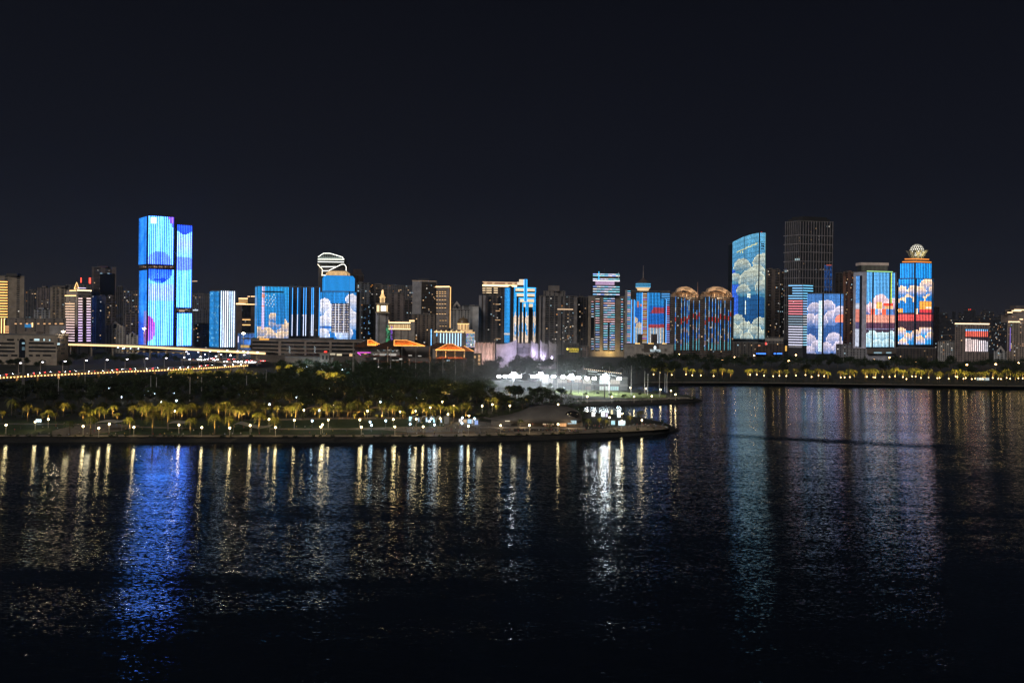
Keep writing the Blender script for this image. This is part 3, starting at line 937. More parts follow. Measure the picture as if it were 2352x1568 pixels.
# ---- blue stepped tower with nested arches
t = T('hotel_tower', 'tower of nested blue neon arches with cream lit ledges and a tall blue fin', [(1160, 1396), (1176, 1380), (1232, 1394)], 660, plain((.035, .03, .03)), lits=0, ref=1178)
bl = sc((.04, .42, 1), 2.4)
def bicol(x, y):
    if y > 722 + 6 * sin(x * 1.3) and y < 752 + 10 * sin(x * 2.7) or (y > 766 + 6 * sin(x)):
        return (1, .78, .6)
    return (.03, .42, 1.0)
t.led('video_screen', 1160, 661, 1173, 788, 5, 60, lambda x, y: (.9, .8, .7) if 764 < y < 768 else (.03, .40, 1), k=0, duty=.42, power=2.0)
f1 = t.faces[1]
for i, (x0, x1, yt) in enumerate(((1180.5, 1230, 661), (1183, 1229, 673), (1190, 1227, 685), (1198, 1224, 696))):
    ar = t.px('arch', x0, yt, x1, 786, (.03, .028, .03), k=1, off=.5 + i * 1.2, back=-.2 + i * 1.2)
    t.px('neon_tube', x0, yt - .9, x1, yt + .9, DARK, bl, k=1, off=.9 + i * 1.2, back=.55 + i * 1.2, parent=ar)
    t.led('neon_tube', x0 - .6, yt, x0 + 2.4, 787, 2, 40, bicol, k=1, off=.9 + i * 1.2, duty=.5, power=2.1, parent=ar)
    t.led('neon_tube', x1 - 2.4, yt, x1 + .6, 787, 2, 40, bicol, k=1, off=.9 + i * 1.2, duty=.5, power=2.1, parent=ar)
    lg = t.px('lit_ledge', x0 + 1.5, yt + 1.6, x1 - 2, yt + (7.6 if i < 2 else 9), (.6, .5, .35), sc((1, .78, .50), .95), k=1, off=.8 + i * 1.2, back=.52 + i * 1.2, parent=ar)
t.px('dark_glass', 1200, 711, 1222, 786, (.006, .006, .008, .2), k=1, off=4.6, back=4.15)
t.led('blue_fin', 1204.5, 693, 1212, 787, 4, 40, bicol, k=1, off=5.2, duty=.5, power=2.0)
a = at(1205, 641, 1372)
b = at(1210.5, 692, 1372)
MB().box(a.x, b.x, 1368, 1376, b.z, a.z, (.02, .03, .05, .4), sc((.02, .30, .85), .8)).build('fin_top', t.root)
for x in (1204, 1210.3):
    MB().tube([at(x - .2, 641.5, 1367.5), at(x, 692, 1367.5)], .55, DARK, bl, 4).build('neon_tube', t.root)
for x0, x1, y0, y1 in ((1188, 1210, 647.5, 655), (1192.5, 1206, 641.5, 647.4)):
    a, b = at(x0, y0, 1384), at(x1, y1, 1384)
    MB().box(a.x, b.x, 1384, 1394, b.z, a.z, (.6, .5, .36, .7), sc((1, .8, .55), .85)).build('penthouse', t.root)
MB().box(at(1190, 661, 1386).x, at(1208, 661, 1386).x, 1386, 1394, at(1190, 661, 1386).z, at(1190, 655, 1386).z, (.1, .08, .07, .7)).build('penthouse_base', t.root)
MB().lathe(at(1172, 660, 1392).x, 1392, [(3, at(1172, 661, 1392).z), (3, at(1172, 657, 1392).z), (.4, at(1172, 655.5, 1392).z)], (.03, .03, .03), n=8).build('water_tank', t.root)

# flats between the stepped tower and the striped tower
t = far(1247, 1297, 669, 1500, (.24, .215, .205), 'wgww', 'grey roof block with one blue window above the wide flats', 1, litc=[(.2, .6, 1)])
t.roofbox('roof_house', 1260, 1285, 656, (.20, .17, .155), dd=12)
far(1228, 1240, 682, 1460, (.42, .27, .19), 'wg', 'narrow orange tinted slab beside the blue arched tower', 1)
t = T('apartment_tower', 'broad grey flats sprinkled with white and amber windows, pale pier on left', [(1237, 1400), (1325, 1412)], 680.5, apt((.17, .155, .15), 'wwdwwggbwgbbwgbw', .028), lits=28, litc=[WARM, WHITE, WHITE, COOL, AMBER])
t.px('side_pier', 1237.5, 681, 1242, 794, (.32, .29, .28), off=1.2)
t.px('side_pier', 1246, 681, 1252, 794, (.33, .30, .29), off=1.2)
t.px('side_pier', 1318, 682, 1325, 794, (.26, .235, .225), off=1.2)
t.px('lit_balcony', 1280, 709, 1316, 711.5, DARK, sc((1, .66, .4), .9), off=.8)
for i in range(16):
    x, y = t.r.uniform(1285, 1316), t.r.uniform(745, 788)
    t.px('lit_window', x, y, x + t.r.uniform(.9, 2), y + 1.4, DARK, sc(t.r.choice((WHITE, COOL, WARM, WHITE)), t.r.uniform(.4, 2)), off=.9)
t = far(1325, 1352, 683, 1430, (.10, .085, .08), 'wgbwd', 'dark brown slab shadowed between the wide flats and the striped tower', 5)

# tower of coloured horizontal light lines
def rain(x, y):
    k = int(y / 2.6)
    h = (k * 7 + int(x / 9) * 3) % 11
    if 730 < y < 742 or 692 < y < 697:
        return mix((1, .45, .42), (1, .8, .85), (h % 4) / 4)
    return ((.3, .75, 1), (.45, .8, 1), (.3, .45, 1), (.75, .72, 1), (.3, .85, .9), (.9, .82, .75), (.85, .88, 1), (.25, .6, 1), (.6, .78, 1), (.25, .75, .9), (.85, .8, 1))[h]
t = T('office_tower', 'tan pier tower ruled with multicoloured horizontal light lines and a floating top storey', [(1350, 1345), (1433, 1353)], 681, plain((.27, .225, .18)), lits=0, ref=1392)
t.roofbox('lower_crown', 1360, 1420.5, 655, (.012, .014, .02), dy=2, dd=24)
zc = at(1390, 654.5, 1347).z
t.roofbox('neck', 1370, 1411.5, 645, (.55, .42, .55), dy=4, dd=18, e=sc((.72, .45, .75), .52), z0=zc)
zc2 = at(1390, 645.2, 1347).z
t.roofbox('top_storey', 1360.5, 1421, 627, (.012, .014, .02), dy=2, dd=24, z0=zc2)
for y in (629.5, 633, 640.5, 658, 663.5, 669, 675.5):
    t.led('light_line', 1360, y, 1421, y + 1.7, 1, 14, rain, off=6.5, duty=1, horiz=True, power=1.5)
t.px('light_line', 1360, 644.4, 1421, 646, DARK, sc((.9, .8, 1), 2.4), off=6.8, back=6.2)
t.px('light_column', 1372.3, 624, 1374.3, 644, DARK, sc((.05, .55, 1), 1.5), off=7.2, back=6.8)
t.px('light_column', 1417.5, 626, 1418.5, 645, DARK, sc((.6, .7, .8), .5), off=7.2, back=6.8)
t.px('amber_glow', 1376, 636.5, 1408, 638.5, DARK, sc((.8, .35, .1), .16), off=6.6, back=6.2)
for x0, x1, ya, n in ((1386, 1412, 680, 24), (1367.5, 1377, 686, 22), (1358, 1363.5, 692, 20), (1426, 1431, 687, 21)):
    dk = t.px('window_wall', x0 - 1, ya - 2, x1 + 1, 806, (.012, .012, .016, .25), off=.3)
    dy = (806 - ya) / n
    for j in range(n):
        y = ya + j * dy
        if x0 == 1358 and 6 < j < 15:
            continue
        t.led('light_line', x0, y, x1, y + 1.15, 1, 6 if x1 - x0 > 20 else 2, rain, off=.6, duty=1, horiz=True, power=(1.9 if x1 - x0 > 20 else 1.5), parent=dk)
t.px('central_rib', 1395.5, 740, 1400, 806, (.03, .025, .025), off=.9, back=.65)
MB().tube([at(1388, 627, 1352), at(1388, 616, 1352)], .3, (.1, .1, .1), n=4).build('antenna', t.root)
STRIPWASH = [(at(1404, 815, 1335), 26000, (1, .72, .25)), (at(1380, 815, 1335), 9000, (1, .7, .3))]

# hotel with the round top restaurant
def bbpic(x, y):
    if 1493 < x < 1540 and 706 < y < 719 and y < 719 and x > 1493 + (719 - y) * .6:
        return (.55, .07, .09)
    if 1488 < x < 1538 and 745 < y < 752:
        return (.6, .08, .09)
    if y > 752:
        return mix((1, .82, .62), (.25, .6, 1), .5 + .5 * sin(x * 1.1))
    for cx, cy_, r in ((1458, 735, 7), (1468, 748, 8), (1460, 760, 10)):
        if (x - cx) ** 2 + (y - cy_) ** 2 < r * r:
            return (1, .78, .55)
    if 1462 < x < 1466 and 692 < y < 706 or 1470 < x < 1474 and 698 < y < 704:
        return (1, .3, .15)
    return (.02, .22, .85) if y > 702 else (.03, .36, .95)
t = T('hotel_tower', 'hotel with a round rooftop restaurant and needle spire over blue and red light bars', [(1436, 1352), (1538, 1362)], 669, plain((.05, .045, .045)), lits=0)
t.px('side_pier', 1435, 666, 1440, 800, (.36, .35, .37), off=1.4)
t.px('side_pier', 1449.5, 687, 1455.5, 795, (.32, .30, .29), off=1.4)
t.led('video_screen', 1461, 672.5, 1474, 790, 6, 60, bbpic, off=1.2, duty=.42, power=1.6)
t.led('video_screen', 1487, 672.5, 1517, 790, 9, 60, bbpic, off=1.2, duty=.27, power=2.2)
t.led('video_screen', 1455, 690, 1461, 790, 2, 50, bbpic, off=1.0, duty=.5, power=1.7)
t.led('video_screen', 1517, 686, 1526, 790, 3, 50, bbpic, off=1.0, duty=.35, power=1.8)
for x0, x1, ya, nn, cc in ((1439, 1448, 668, 26, 0), (1530, 1537.5, 690, 20, 1), (1519, 1538, 674, 4, 2), (1474.5, 1485.5, 674, 26, 3)):
    dy = ((790 if cc != 2 else 690) - ya) / nn
    for j in range(nn):
        y = ya + j * dy
        col = ((.15, .65, .95), (.85, .7, 1), (1, .8, .7), (.25, .5, 1))[(j * 5 + cc) % 4] if cc in (0, 3) else ((.1, .45, 1) if cc == 2 or y < 700 else ((1, .12, .2) if 702 < y < 722 or 742 < y < 760 else (.4, .45, 1)))
        if cc == 3:
            col = ((1, .8, .55), (1, .45, .2), (1, .85, .8), (.9, .4, .9), (1, .6, .2))[j % 5]
        t.px('light_line', x0, y, x1, y + 1.1, DARK, sc(col, 1.8 if cc != 3 else 1.4), off=.9)
for x in (1449, 1455.8, 1529, 1487, 1474):
    t.bar('neon_tube', x + .8, 688 if x not in (1487, 1474) else 672, x - .4, 789, sc((.06, .38, 1), 2.0), w=1.1, off=1.9)
t.px('dark_annex', 1463, 767, 1473, 791, (.07, .06, .06), off=6)
t.px('dark_annex', 1496, 767, 1507, 791, (.09, .075, .075), off=6)
p = at(1477, 670, 1362)
zz = lambda y: at(1477, y, 1362).z
MB().lathe(p.x, p.y, [(10.5, zz(671)), (10.5, zz(668))], (.3, .25, .2), n=20).build('restaurant_base', t.root)
MB().lathe(p.x, p.y, [(9.5, zz(669)), (9.8, zz(664)), (12.6, zz(660.5))], (.6, .5, .36), sc((1, .68, .36), .85), n=24).build('lit_flare', t.root)
dk = MB().lathe(p.x, p.y, [(12.6, zz(660.5)), (12.6, zz(651))], (.01, .02, .03, .2), sc((.02, .12, .35), .35), n=24).build('restaurant', t.root)
for y in (651.5, 655.5, 658.5):
    MB().lathe(p.x, p.y, [(12.8, zz(y + 1)), (12.8, zz(y))], DARK, sc((.12, .55, .9), 1.3), n=24).build('light_ring', dk)
MB().lathe(p.x, p.y, [(12.4, zz(651)), (11, zz(648)), (7, zz(645)), (2.5, zz(640.5)), (1.2, zz(638))], (.085, .06, .055), n=24).build('dome', t.root)
MB().tube([(p.x, p.y, zz(638.5)), (p.x, p.y, zz(609.5))], [.9, .25], (.35, .30, .28), n=6).build('spire', t.root)
t = T('podium', 'long cream podium with a white diamond logo sign at the foot of the spire hotel', [(1434, 1322), (1547, 1330)], 791, plain((.44, .40, .36)), lits=0, cat='podium', depth=24)
t.px('dark_front', 1479, 791, 1513, 809, (.14, .115, .095), off=.3)
for x in (1459, 1461, 1463.5, 1466, 1468, 1489, 1490.5, 1493, 1496, 1499, 1521, 1523.5, 1526, 1529):
    t.px('roof_lamp', x, 787.6, x + 1.5, 789.8, DARK, sc((1, .62, .18), 2.2), off=.3)
t.px('recess', 1473.5, 800, 1479, 806, (.2, .175, .15), off=.4)
t.px('recess', 1526, 800, 1531, 807, (.2, .175, .15), off=.4)
sg = t.px('logo_sign', 1501.2, 800.5, 1507.2, 801.3, DARK, sc((.8, .95, 1), 2.4), off=.8)
f = t.faces[0]
def poly_sign(t, pts, e, name, parent, k=0, off=.8, thick=.4):
    f = t.faces[k]
    fr = [f.pt(*f.uz(x, y), off) for x, y in pts]
    bk = [f.pt(*f.uz(x, y), off - thick) for x, y in pts]
    mb = MB()
    mb.q(fr, DARK, e)
    for i in range(len(fr)):
        mb.q([fr[i], bk[i], bk[(i + 1) % len(fr)], fr[(i + 1) % len(fr)]], DARK)
    return mb.build(name, parent)
poly_sign(t, [(1504, 793.5), (1507.3, 797.5), (1504, 801), (1500.8, 797.5)], sc((.75, .93, 1), 2.4), 'diamond', sg)
r6 = random.Random(8)
for i in range(8):
    x = 1492.5 + i * 3.1
    for a_, b_, c_, d_ in ((0, 0, 2.3, .55), (.8, 0, 1.4, 2.6), (0, 2, 2.3, 2.6))[: 2 + i % 2]:
        t.px('letter', x + a_, 802.3 + b_, x + c_, 802.3 + d_, DARK, sc((.75, .93, 1), 1.6), off=.7, parent=sg)
t.px('sign_baseline', 1493, 806, 1517, 807.2, DARK, sc((.75, .93, 1), 1.2), off=.7, parent=sg)

# twin arc roofed residential towers
def arc_tower(x0, x1, label, D, bars, seed):
    t = T('apartment_tower', label, [(x0, D + 8), (x0 + 16, D), (x1, D + 8)], 683, apt((.075, .055, .045), 'bbwbbbgb', .012, slab=(.20, .15, .115)), lits=14, ref=x0 + 16, seed=seed, litc=[WARM, AMBER, COOL, WARM], litpow=.7)
    fx = lambda x: x0 + (x1 - x0) * x
    # stepped penthouse storeys and the lit arc shell
    t.roofbox('penthouse', fx(.03), fx(.93), 676, (.24, .17, .12), dd=20)
    zq = at(x0 + 16, 676, D).z
    for i in range(7):
        x = fx(.05 + .13 * i)
        MB().tube([at(x, 683, D - .5), at(x, 676 - (i % 2) * 2, D - .5)], .5, (.4, .3, .2), n=4).build('column', t.root)
    t.roofbox('penthouse', fx(.12), fx(.80), 671, (.30, .21, .14), dy=6, dd=16, z0=zq)
    pts = [(fx(.22), 671), (fx(.28), 662), (fx(.40), 658.6), (fx(.55), 657.8), (fx(.68), 660), (fx(.82), 666), (fx(.93), 673), (fx(.98), 679), (fx(.97), 682), (fx(.88), 680), (fx(.76), 673), (fx(.62), 668), (fx(.47), 666), (fx(.34), 668.5)]
    fr = [at(x, y, D + 4) for x, y in pts]
    bk = [q + Vector((0, 14, 0)) for q in fr]
    mb = MB()
    mb.q(fr, (.62, .47, .33))
    mb.q(bk[::-1], (.62, .47, .33))
    for i in range(len(fr)):
        mb.q([fr[i], bk[i], bk[(i + 1) % len(fr)], fr[(i + 1) % len(fr)]], (.5, .38, .27))
    sh = mb.build('arc_roof', t.root)
    for i in range(6):
        xx = fx(.50 + .035 * i)
        a, b = at(xx, 665.5, D + 3.6), at(xx + .9, 661.5, D + 3.6)
        MB().box(a.x, b.x, D + 3.5, D + 3.9, a.z, b.z, (.03, .02, .02, .5)).build('slot_window', sh)
    for i in range(6):
        a, b = at(fx(.78), 671 + i * 1.7, D + 3.6), at(fx(.86 + .02 * i), 670.2 + i * 1.7, D + 3.6)
        MB().box(a.x, b.x, D + 3.5, D + 3.9, a.z, b.z, (.05, .035, .03, .5)).build('slot_window', sh)
    MB().tube([at(fx(.95), 684, D), at(fx(.95), 648, D)], [.9, .5], (.20, .125, .10), n=6).build('mast', t.root)
    for x, k, y0 in bars:
        def colr(y, x=x):
            yy = y + 5 * sin(x * 1.9) + (x - x0) * .22
            if 736 < yy < 747:
                return (.75, .07, .08)
            if yy > 796:
                return (.15, .6, .75)
            h = int(yy / 12 + x * 1.7) % 5
            return ((.04, .26, .95), (.10, .45, 1), (.5, .62, .8), (.05, .30, 1), (.62, .5, .62) if yy > 762 else (.2, .5, 1))[h]
        t.led('neon_tube', x, y0, x + 1.0, 804, 1, 34, lambda xx, y: colr(y), k=k, off=1.0, duty=.8, power=1.5)
    return t
arc_tower(1539, 1606, 'left of two arc roofed towers with rainbow neon verticals', 1342, [(1551.5, 0, 681)] + [(x, 1, y) for x, y in ((1564, 685), (1571, 685), (1577, 690), (1581, 690), (1591.5, 690), (1599, 712), (1605, 690))], 11)
arc_tower(1607, 1684, 'right of two arc roofed towers with rainbow neon verticals', 1338, [(1620, 0, 681)] + [(x, 1, y) for x, y in ((1627.5, 681), (1635, 686), (1642, 686), (1649, 690), (1654, 690), (1663.5, 690), (1672, 712), (1677, 690))], 12)
ARCWASH = [(at(1574, 678, 1336), 9500, (1, .66, .38)), (at(1592, 683, 1334), 7500, (1, .66, .38)), (at(1644, 679, 1332), 9500, (1, .66, .38)), (at(1664, 684, 1330), 7500, (1, .66, .38)), (at(1600, 682, 1336), 5000, (1, .66, .38)), (at(1672, 683, 1330), 5000, (1, .66, .38))]

# sail topped curved video tower
dcl = [(1750, 606, 24), (1703, 613, 19), (1688, 640, 13), (1737, 628, 20), (1726, 647, 30), (1752, 662, 20), (1706, 668, 15)]
dcl2 = [(1695, 738, 16), (1684, 756, 14), (1746, 745, 17), (1714, 757, 19), (1735, 766, 18), (1692, 770, 18), (1752, 772, 15), (1716, 778, 15)]
def dbase(x, y):
    c = mix((.12, .40, .62), (.02, .13, .36), min(1, (y - 534) / 130))
    if y > 660:
        c = mix((.015, .11, .30), (.01, .08, .24), (y - 660) / 60)
    if x < 1695 and 620 < y < 730:
        c = (.03, .12, .65)
    return c
def dextra(x, y):
    if abs((y - 575) + (x - 1700) * .42) < 1.3 and 1690 < x < 1738 or (578 < y < 581 and 1690 < x < 1706 and int(x / 2) % 2):
        return (.75, .75, .35)
    if abs(x - 1712) < 1.2 and 690 < y < 722 or 1714 < x < 1722 and 675 < y < 684:
        return (.8, .9, .8)
    return None
dpic = cloudpic(dbase, dcl + dcl2, (.50, .55, .46), (.06, .23, .38), dextra)
t = T('skyscraper', 'sail topped curved video tower showing cream clouds on teal blue', [(1681, 1412), (1709, 1396), (1742, 1392), (1757, 1400)], 557, plain((.01, .018, .03)), lits=0, ref=1678)
D_ = [1412, 1396, 1392, 1400]
r8a = random.Random(61)
top = [colpx(x, 760, d) for x, d in ((1681, 1412), (1709, 1396), (1742, 1392), (1757, 1400))]
def zt_(x):  # curved roof line
    u = max(0, min(1, (x - 1681) / 76))
    return at(1678 + 79 * u, 554 - 20 * (1 - (1 - u) ** 1.9), 1400).z
xs = [1681, 1688, 1695, 1702, 1709, 1717, 1725, 1733, 1742, 1749, 1757]
def onface(x):
    k = 0 if x <= 1709 else (1 if x <= 1742 else 2)
    xa, xb = (1681, 1709, 1742)[k], (1709, 1742, 1757)[k]
    return top[k].lerp(top[k + 1], (x - xa) / (xb - xa))
mb = MB()
zb_ = t.zt - .5
back = [onface(x) + Vector((onface(x).x * .012, 16 + 10 * sin(pi * (x - 1681) / 76))) for x in xs]
for i in range(len(xs) - 1):
    a, b = onface(xs[i]), onface(xs[i + 1])
    a2, b2 = back[i], back[i + 1]
    za, zb2 = zt_(xs[i]), zt_(xs[i + 1])
    mb.q([(a.x, a.y, zb_), (b.x, b.y, zb_), (b.x, b.y, zb2), (a.x, a.y, za)], (.01, .018, .03))
    mb.q([(a2.x, a2.y, zb_), (b2.x, b2.y, zb_), (b2.x, b2.y, zb2), (a2.x, a2.y, za)], (.01, .018, .03))
    mb.q([(a.x, a.y, za), (b.x, b.y, zb2), (b2.x, b2.y, zb2), (a2.x, a2.y, za)], (.02, .03, .05))
for i in (0, len(xs) - 1):
    a, a2 = onface(xs[i]), back[i]
    mb.q([(a.x, a.y, zb_), (a2.x, a2.y, zb_), (a2.x, a2.y, zt_(xs[i])), (a.x, a.y, zt_(xs[i]))], (.01, .018, .03))
mb.build('sail_top', t.root)
for k, (xa, xb, n) in enumerate(((1682, 1709, 11), (1709, 1741.5, 13), (1743.5, 1756, 5))):
    f = t.faces[k]
    mb = MB()
    z0 = at(1715, 778, 1398).z
    rows = 110
    for i in range(n):
        for on in (0, 1):
            ua, ub = (i + .42 * on) / n, (i + (.42 if on == 0 else 1)) / n
            X0, X1 = xa + (xb - xa) * ua, xa + (xb - xa) * ub
            xm = (X0 + X1) / 2
            u0 = f.uz(X0, 700)[0]
            u1 = f.uz(X1, 700)[0]
            ztop = zt_(xm) - .8
            for j in range(rows):
                za, zb2 = z0 + (ztop - z0) * j / rows, z0 + (ztop - z0) * (j + 1) / rows
                y = 778 - (778 - 540) * ((za + zb2) / 2 - z0) / (at(1750, 540, 1398).z - z0)
                c = dpic(xm - (778 - y) * .006, y)
                if k == 2 and 560 < y < 572 and 1746 < xm < 1754 and (int(xm * 1.5) + int(y / 3)) % 2:
                    c = (.01, .02, .03)
                e = sc(c, 2.8 * (.80 + .34 * (math.sin(xm * 7.31) * 43.7 % 1)) * r8a.uniform(.75, 1.2) * (.66 if j % 5 == 0 else 1)) if on == 0 else sc(c, .03)
                mb.q([f.pt(u0, za, .8), f.pt(u1, za, .8), f.pt(u1, zb2, .8), f.pt(u0, zb2, .8)], DARK, e)
    mb.build('video_screen', t.root)
t.bar('edge_light', 1757.5, 536, 1755.5, 778, sc((.3, .6, .6), .8), w=.8, k=2, off=.6)
MB().box(at(1748, 535, 1400).x, at(1750, 535, 1400).x, 1399, 1401, at(1748, 535.5, 1400).z - 1, at(1748, 532.6, 1400).z, DARK, sc((1, .08, .05), 1)).build('beacon', t.root)

# flats, dark grid skyscraper
t = far(1757, 1790, 619, 1560, (.21, .165, .145), 'wwbbgbww', 'tall tan flats between the sail topped tower and the dark grid skyscraper', 7)
far(1789, 1803, 625, 1640, (.11, .085, .075), 'bbw', 'narrow dark slab of lit stairwells squeezed left of the grid skyscraper', 9, lit=.03)
t = T('skyscraper', 'black skyscraper covered by a thin pale grid of mullions and floor bands', [(1800, 1492), (1836, 1468), (1911, 1482)], 508, plain((.006, .007, .011)), lits=0, ref=1836)
t.block('crown', 6, t.zt, at(1850, 502, 1475).z, (.018, .017, .02))
t.block('crown', 12, t.zt, at(1850, 497, 1475).z, (.016, .016, .018))
gr = []
for k, (xa, xb, n) in enumerate(((1803, 1834, 7), (1837, 1911, 12))):
    for i in range(n + 1):
        x = xa + (xb - xa) * i / n
        t.px('mullion', x - .45, 509, x + .45, 780, (.28, .26, .28), k=k, off=.9, back=-.1)
    for y in (541, 561, 579.5, 600.5, 619.5, 639, 658, 679, 701, 718):
        dy = (1.2 if k == 0 else 0)
        t.px('floor_band', xa - 3, y - .7, xb, y + .7, (.30, .28, .30), k=k, off=1.1, back=-.1)
r7 = random.Random(21)
for x, y in ((1898, 519), (1903, 519), (1873, 524), (1862, 542), (1862, 550), (1880, 541), (1880, 549), (1835, 545), (1835, 552), (1861, 575), (1834, 590), (1873, 618), (1874, 624), (1836, 622), (1890, 618), (1808, 621), (1830, 596), (1883, 618), (1862, 531), (1845, 604)):
    t.px('lit_window', x, y, x + r7.uniform(1.2, 2.4), y + r7.uniform(1.4, 2.6), DARK, sc(r7.choice((WARM, WHITE, COOL)), r7.uniform(.15, .8)), k=1 if x > 1836 else 0, off=.5)
t.px('lit_office', 1826, 593.5, 1837, 598, DARK, sc((.6, .85, .9), .55), k=0, off=.5)
t.px('lit_office', 1802, 620, 1808, 625, DARK, sc((.6, .85, .9), .4), k=0, off=.5)
r8 = random.Random(6)
t.led('painted_blue_reflection', 1893, 609, 1911, 668, 8, 34, lambda x, y: mix((.005, .02, .10), (.02, .22, .85), r8.random() ** 2), k=1, off=.7, duty=.6, power=.8)  # blue reflection in the glass painted on as emission
t.px('red_strip', 1897, 608, 1909, 610, DARK, sc((1, .2, .1), .5), k=1, off=1.3)

# horizontally striped office
t = T('office_tower', 'mid height office ruled with blue white and coral horizontal light lines', [(1810, 1382), (1844, 1372), (1868, 1384)], 653, plain((.03, .032, .04)), lits=0, ref=1840)
for j in range(24):
    y = 655 + j * 5.9
    if y > 791:
        break
    cl_, cr_ = ((.25, .6, 1), (.2, .65, 1))
    if 688 < y < 722:
        cl_, cr_ = (1, .28, .34), (.35, .6, 1)
    elif 722 < y < 745:
        cl_, cr_ = (.25, .35, .45), (.5, .55, .6)
    elif y > 745:
        cl_, cr_ = (.75, .75, .95), (.35, .75, 1)
    t.px('light_line', 1811 + (9 if 655 < y < 678 else 0), y, 1843.5, y + 1.8, DARK, sc(cl_, 1.7), k=0, off=.6)
    t.px('light_line', 1844, y + .3, 1867, y + 2.0, DARK, sc(cr_, 1.7), k=1, off=.6)
t.px('glass_front', 1840, 672, 1843, 790, (.10, .10, .10, .3), k=0, off=.4)
t.px('stair_band', 1813, 690, 1840, 693, DARK, sc((.7, .45, .2), .25), k=0, off=.55)
t.px('base_fins', 1812, 793, 1842, 798, (.3, .3, .33), (.05, .05, .06), k=0, off=.5)

# lilac cloud block
hcl = [(1900, 706, 17), (1871, 710, 16), (1911, 730, 18), (1930, 721, 18), (1862, 735, 15), (1884, 738, 17)]
hcl2 = [(1860, 785, 17), (1878, 797, 15), (1915, 781, 18), (1930, 800, 18), (1897, 801, 16), (1860, 808, 14)]
def hb(x, y):
    return (.05, .16, .42) if y < 730 else (.03, .09, .28)
def hx(x, y):
    if 1918 < x < 1937 and 722 < y < 740 and x + y > 2648:
        return (1, .25, .16)
    if 1879 < x < 1890 and y < 806 and y > 690:
        return mix((.45, .75, .85), (.9, .95, 1), r8.random())
    return None
hpic = cloudpic(hb, hcl + hcl2, (.54, .48, .58), (.10, .18, .42), hx)
t = T('video_building', 'broad video block showing lilac clouds, a dark seam down its corner', [(1854, 1358), (1890, 1340), (1937, 1350)], 674, plain((.012, .015, .03)), lits=0, ref=1890)
t.led('video_screen', 1854.5, 675, 1889, 812, 13, 70, hpic, k=0, duty=.45, power=3.1)
t.led('video_screen', 1892, 675, 1936.5, 812, 17, 70, hpic, k=1, duty=.42, power=3.6, miss=.06)
t.roofbox('roof_house', 1880, 1888, 672, (.05, .05, .05), dd=6)

# brown flats and the notched white block
far(1917, 1942, 628, 1520, (.10, .075, .065), 'wgbw', 'dark flats behind the lilac cloud block', 2)
t = far(1935, 1962, 625, 1480, (.23, .12, .095), 'wwbbbw', 'reddish brown flats with a column of lit balconies', 9, lit=.025)
t.px('side_pier', 1936, 634, 1941, 776, (.34, .17, .12), off=1)
jcl = [(2021, 694, 18), (2001, 708, 13), (2047, 697, 13), (2034, 708, 15), (2012, 716, 12)]
jcl2 = [(2003, 774, 15), (2026, 778, 16), (2047, 774, 14), (1993, 790, 15), (2014, 793, 15), (2040, 793, 16)]
def jx(x, y):
    if abs(x - 2024.5) < 1.1 and 720 < y < 752:
        return (1, .95, .8)
    if y > 722 and y < 740:
        return (.82, .33, .24)
    if 710 < y <= 722:
        if 2000 < x < 2010 or 2026 < x < 2036:
            return (1, .16, .08)
        if 2036 < x < 2050:
            return (.1, .25, .6)
        if 2010 < x < 2016:
            return (.2, .45, .9)
    if 693 < y <= 710 and 2012 < x < 2024:
        return (1, .55, .15)
    if 696 < y <= 703 and 2028 < x < 2050:
        return (1, .10, .05)
    if 703 < y <= 711 and 2030 < x < 2050:
        return (1, .55, .25)
    if 740 <= y < 756:
        return (.10, .04, .07) if y < 754 else (.2, .2, .35)
    if x > 2043 and x < 2047 and y < 745:
        return (.45, .7, .1)
    return None
jpic = cloudpic(lambda x, y: (.10, .36, .72) if y < 700 else (.10, .14, .36), jcl, (.85, .60, .62), (.55, .36, .52), jx)
jpic_ = cloudpic((.06, .03, .05), jcl2, (.55, .74, .78), (.20, .46, .70))
jall = lambda x, y: jpic(x, y) if y < 756 else jpic_(x, y)
t = T('video_building', 'white framed video block with notched side light and a flat lit crown box', [(1958.5, 1352), (1989, 1330), (2056.5, 1346)], 624, plain((.58, .58, .68)), lits=0, ref=1989)
t.px('black_front', 1990, 625, 2055.5, 800, (.015, .017, .025), k=1, off=.3)
t.led('video_screen', 1990, 626, 2055, 797, 20, 76, jall, k=1, duty=.38, power=3.7, miss=.08)
t.px('glass_slot', 1966, 633, 1979.5, 797, (.012, .016, .03), k=0, off=.3)
def jslot(x, y):
    if 710 < y < 738:
        return (1, .30, .22)
    if 738 < y < 756:
        return (.14, .12, .25)
    if y < 695:
        return (.12, .40, .95)
    return (.75, .82, 1)
t.led('video_screen', 1966.5, 634, 1975, 796, 4, 60, jslot, k=0, duty=.55, power=1.8)
t.roofbox('crown_box', 1979, 2040, 607.5, (.06, .06, .055), dy=8, dd=18)
for i in range(20):
    x = 1980 + i * 3
    MB().tube([at(x, 622, 1337), at(x, 608, 1337)], .35, (.45, .45, .36), n=4).build('crown_fin', t.root)
t.roofbox('crown_slab', 1977, 2041.5, 603.5, (.55, .46, .40), dy=7, dd=20, e=(.06, .045, .04), z0=at(2000, 607.5, 1337).z)
t.px('light_strip', 1990, 622.6, 2050, 624.6, DARK, sc((.45, .85, .35), 1.2), k=1, off=.8)
t.px('podium_wall', 1958, 799, 1990, 812, (.35, .34, .38), k=0, off=5)
t.px('podium_wall', 1991, 800, 2058, 812, (.17, .14, .12), k=1, off=5)
t.px('shop_light', 2002, 808, 2020, 811, DARK, sc(COOL, .5), k=1, off=5.4, back=5.1)
t.px('shop_light', 2030, 808, 2042, 811, DARK, sc(COOL, .5), k=1, off=5.4, back=5.1)

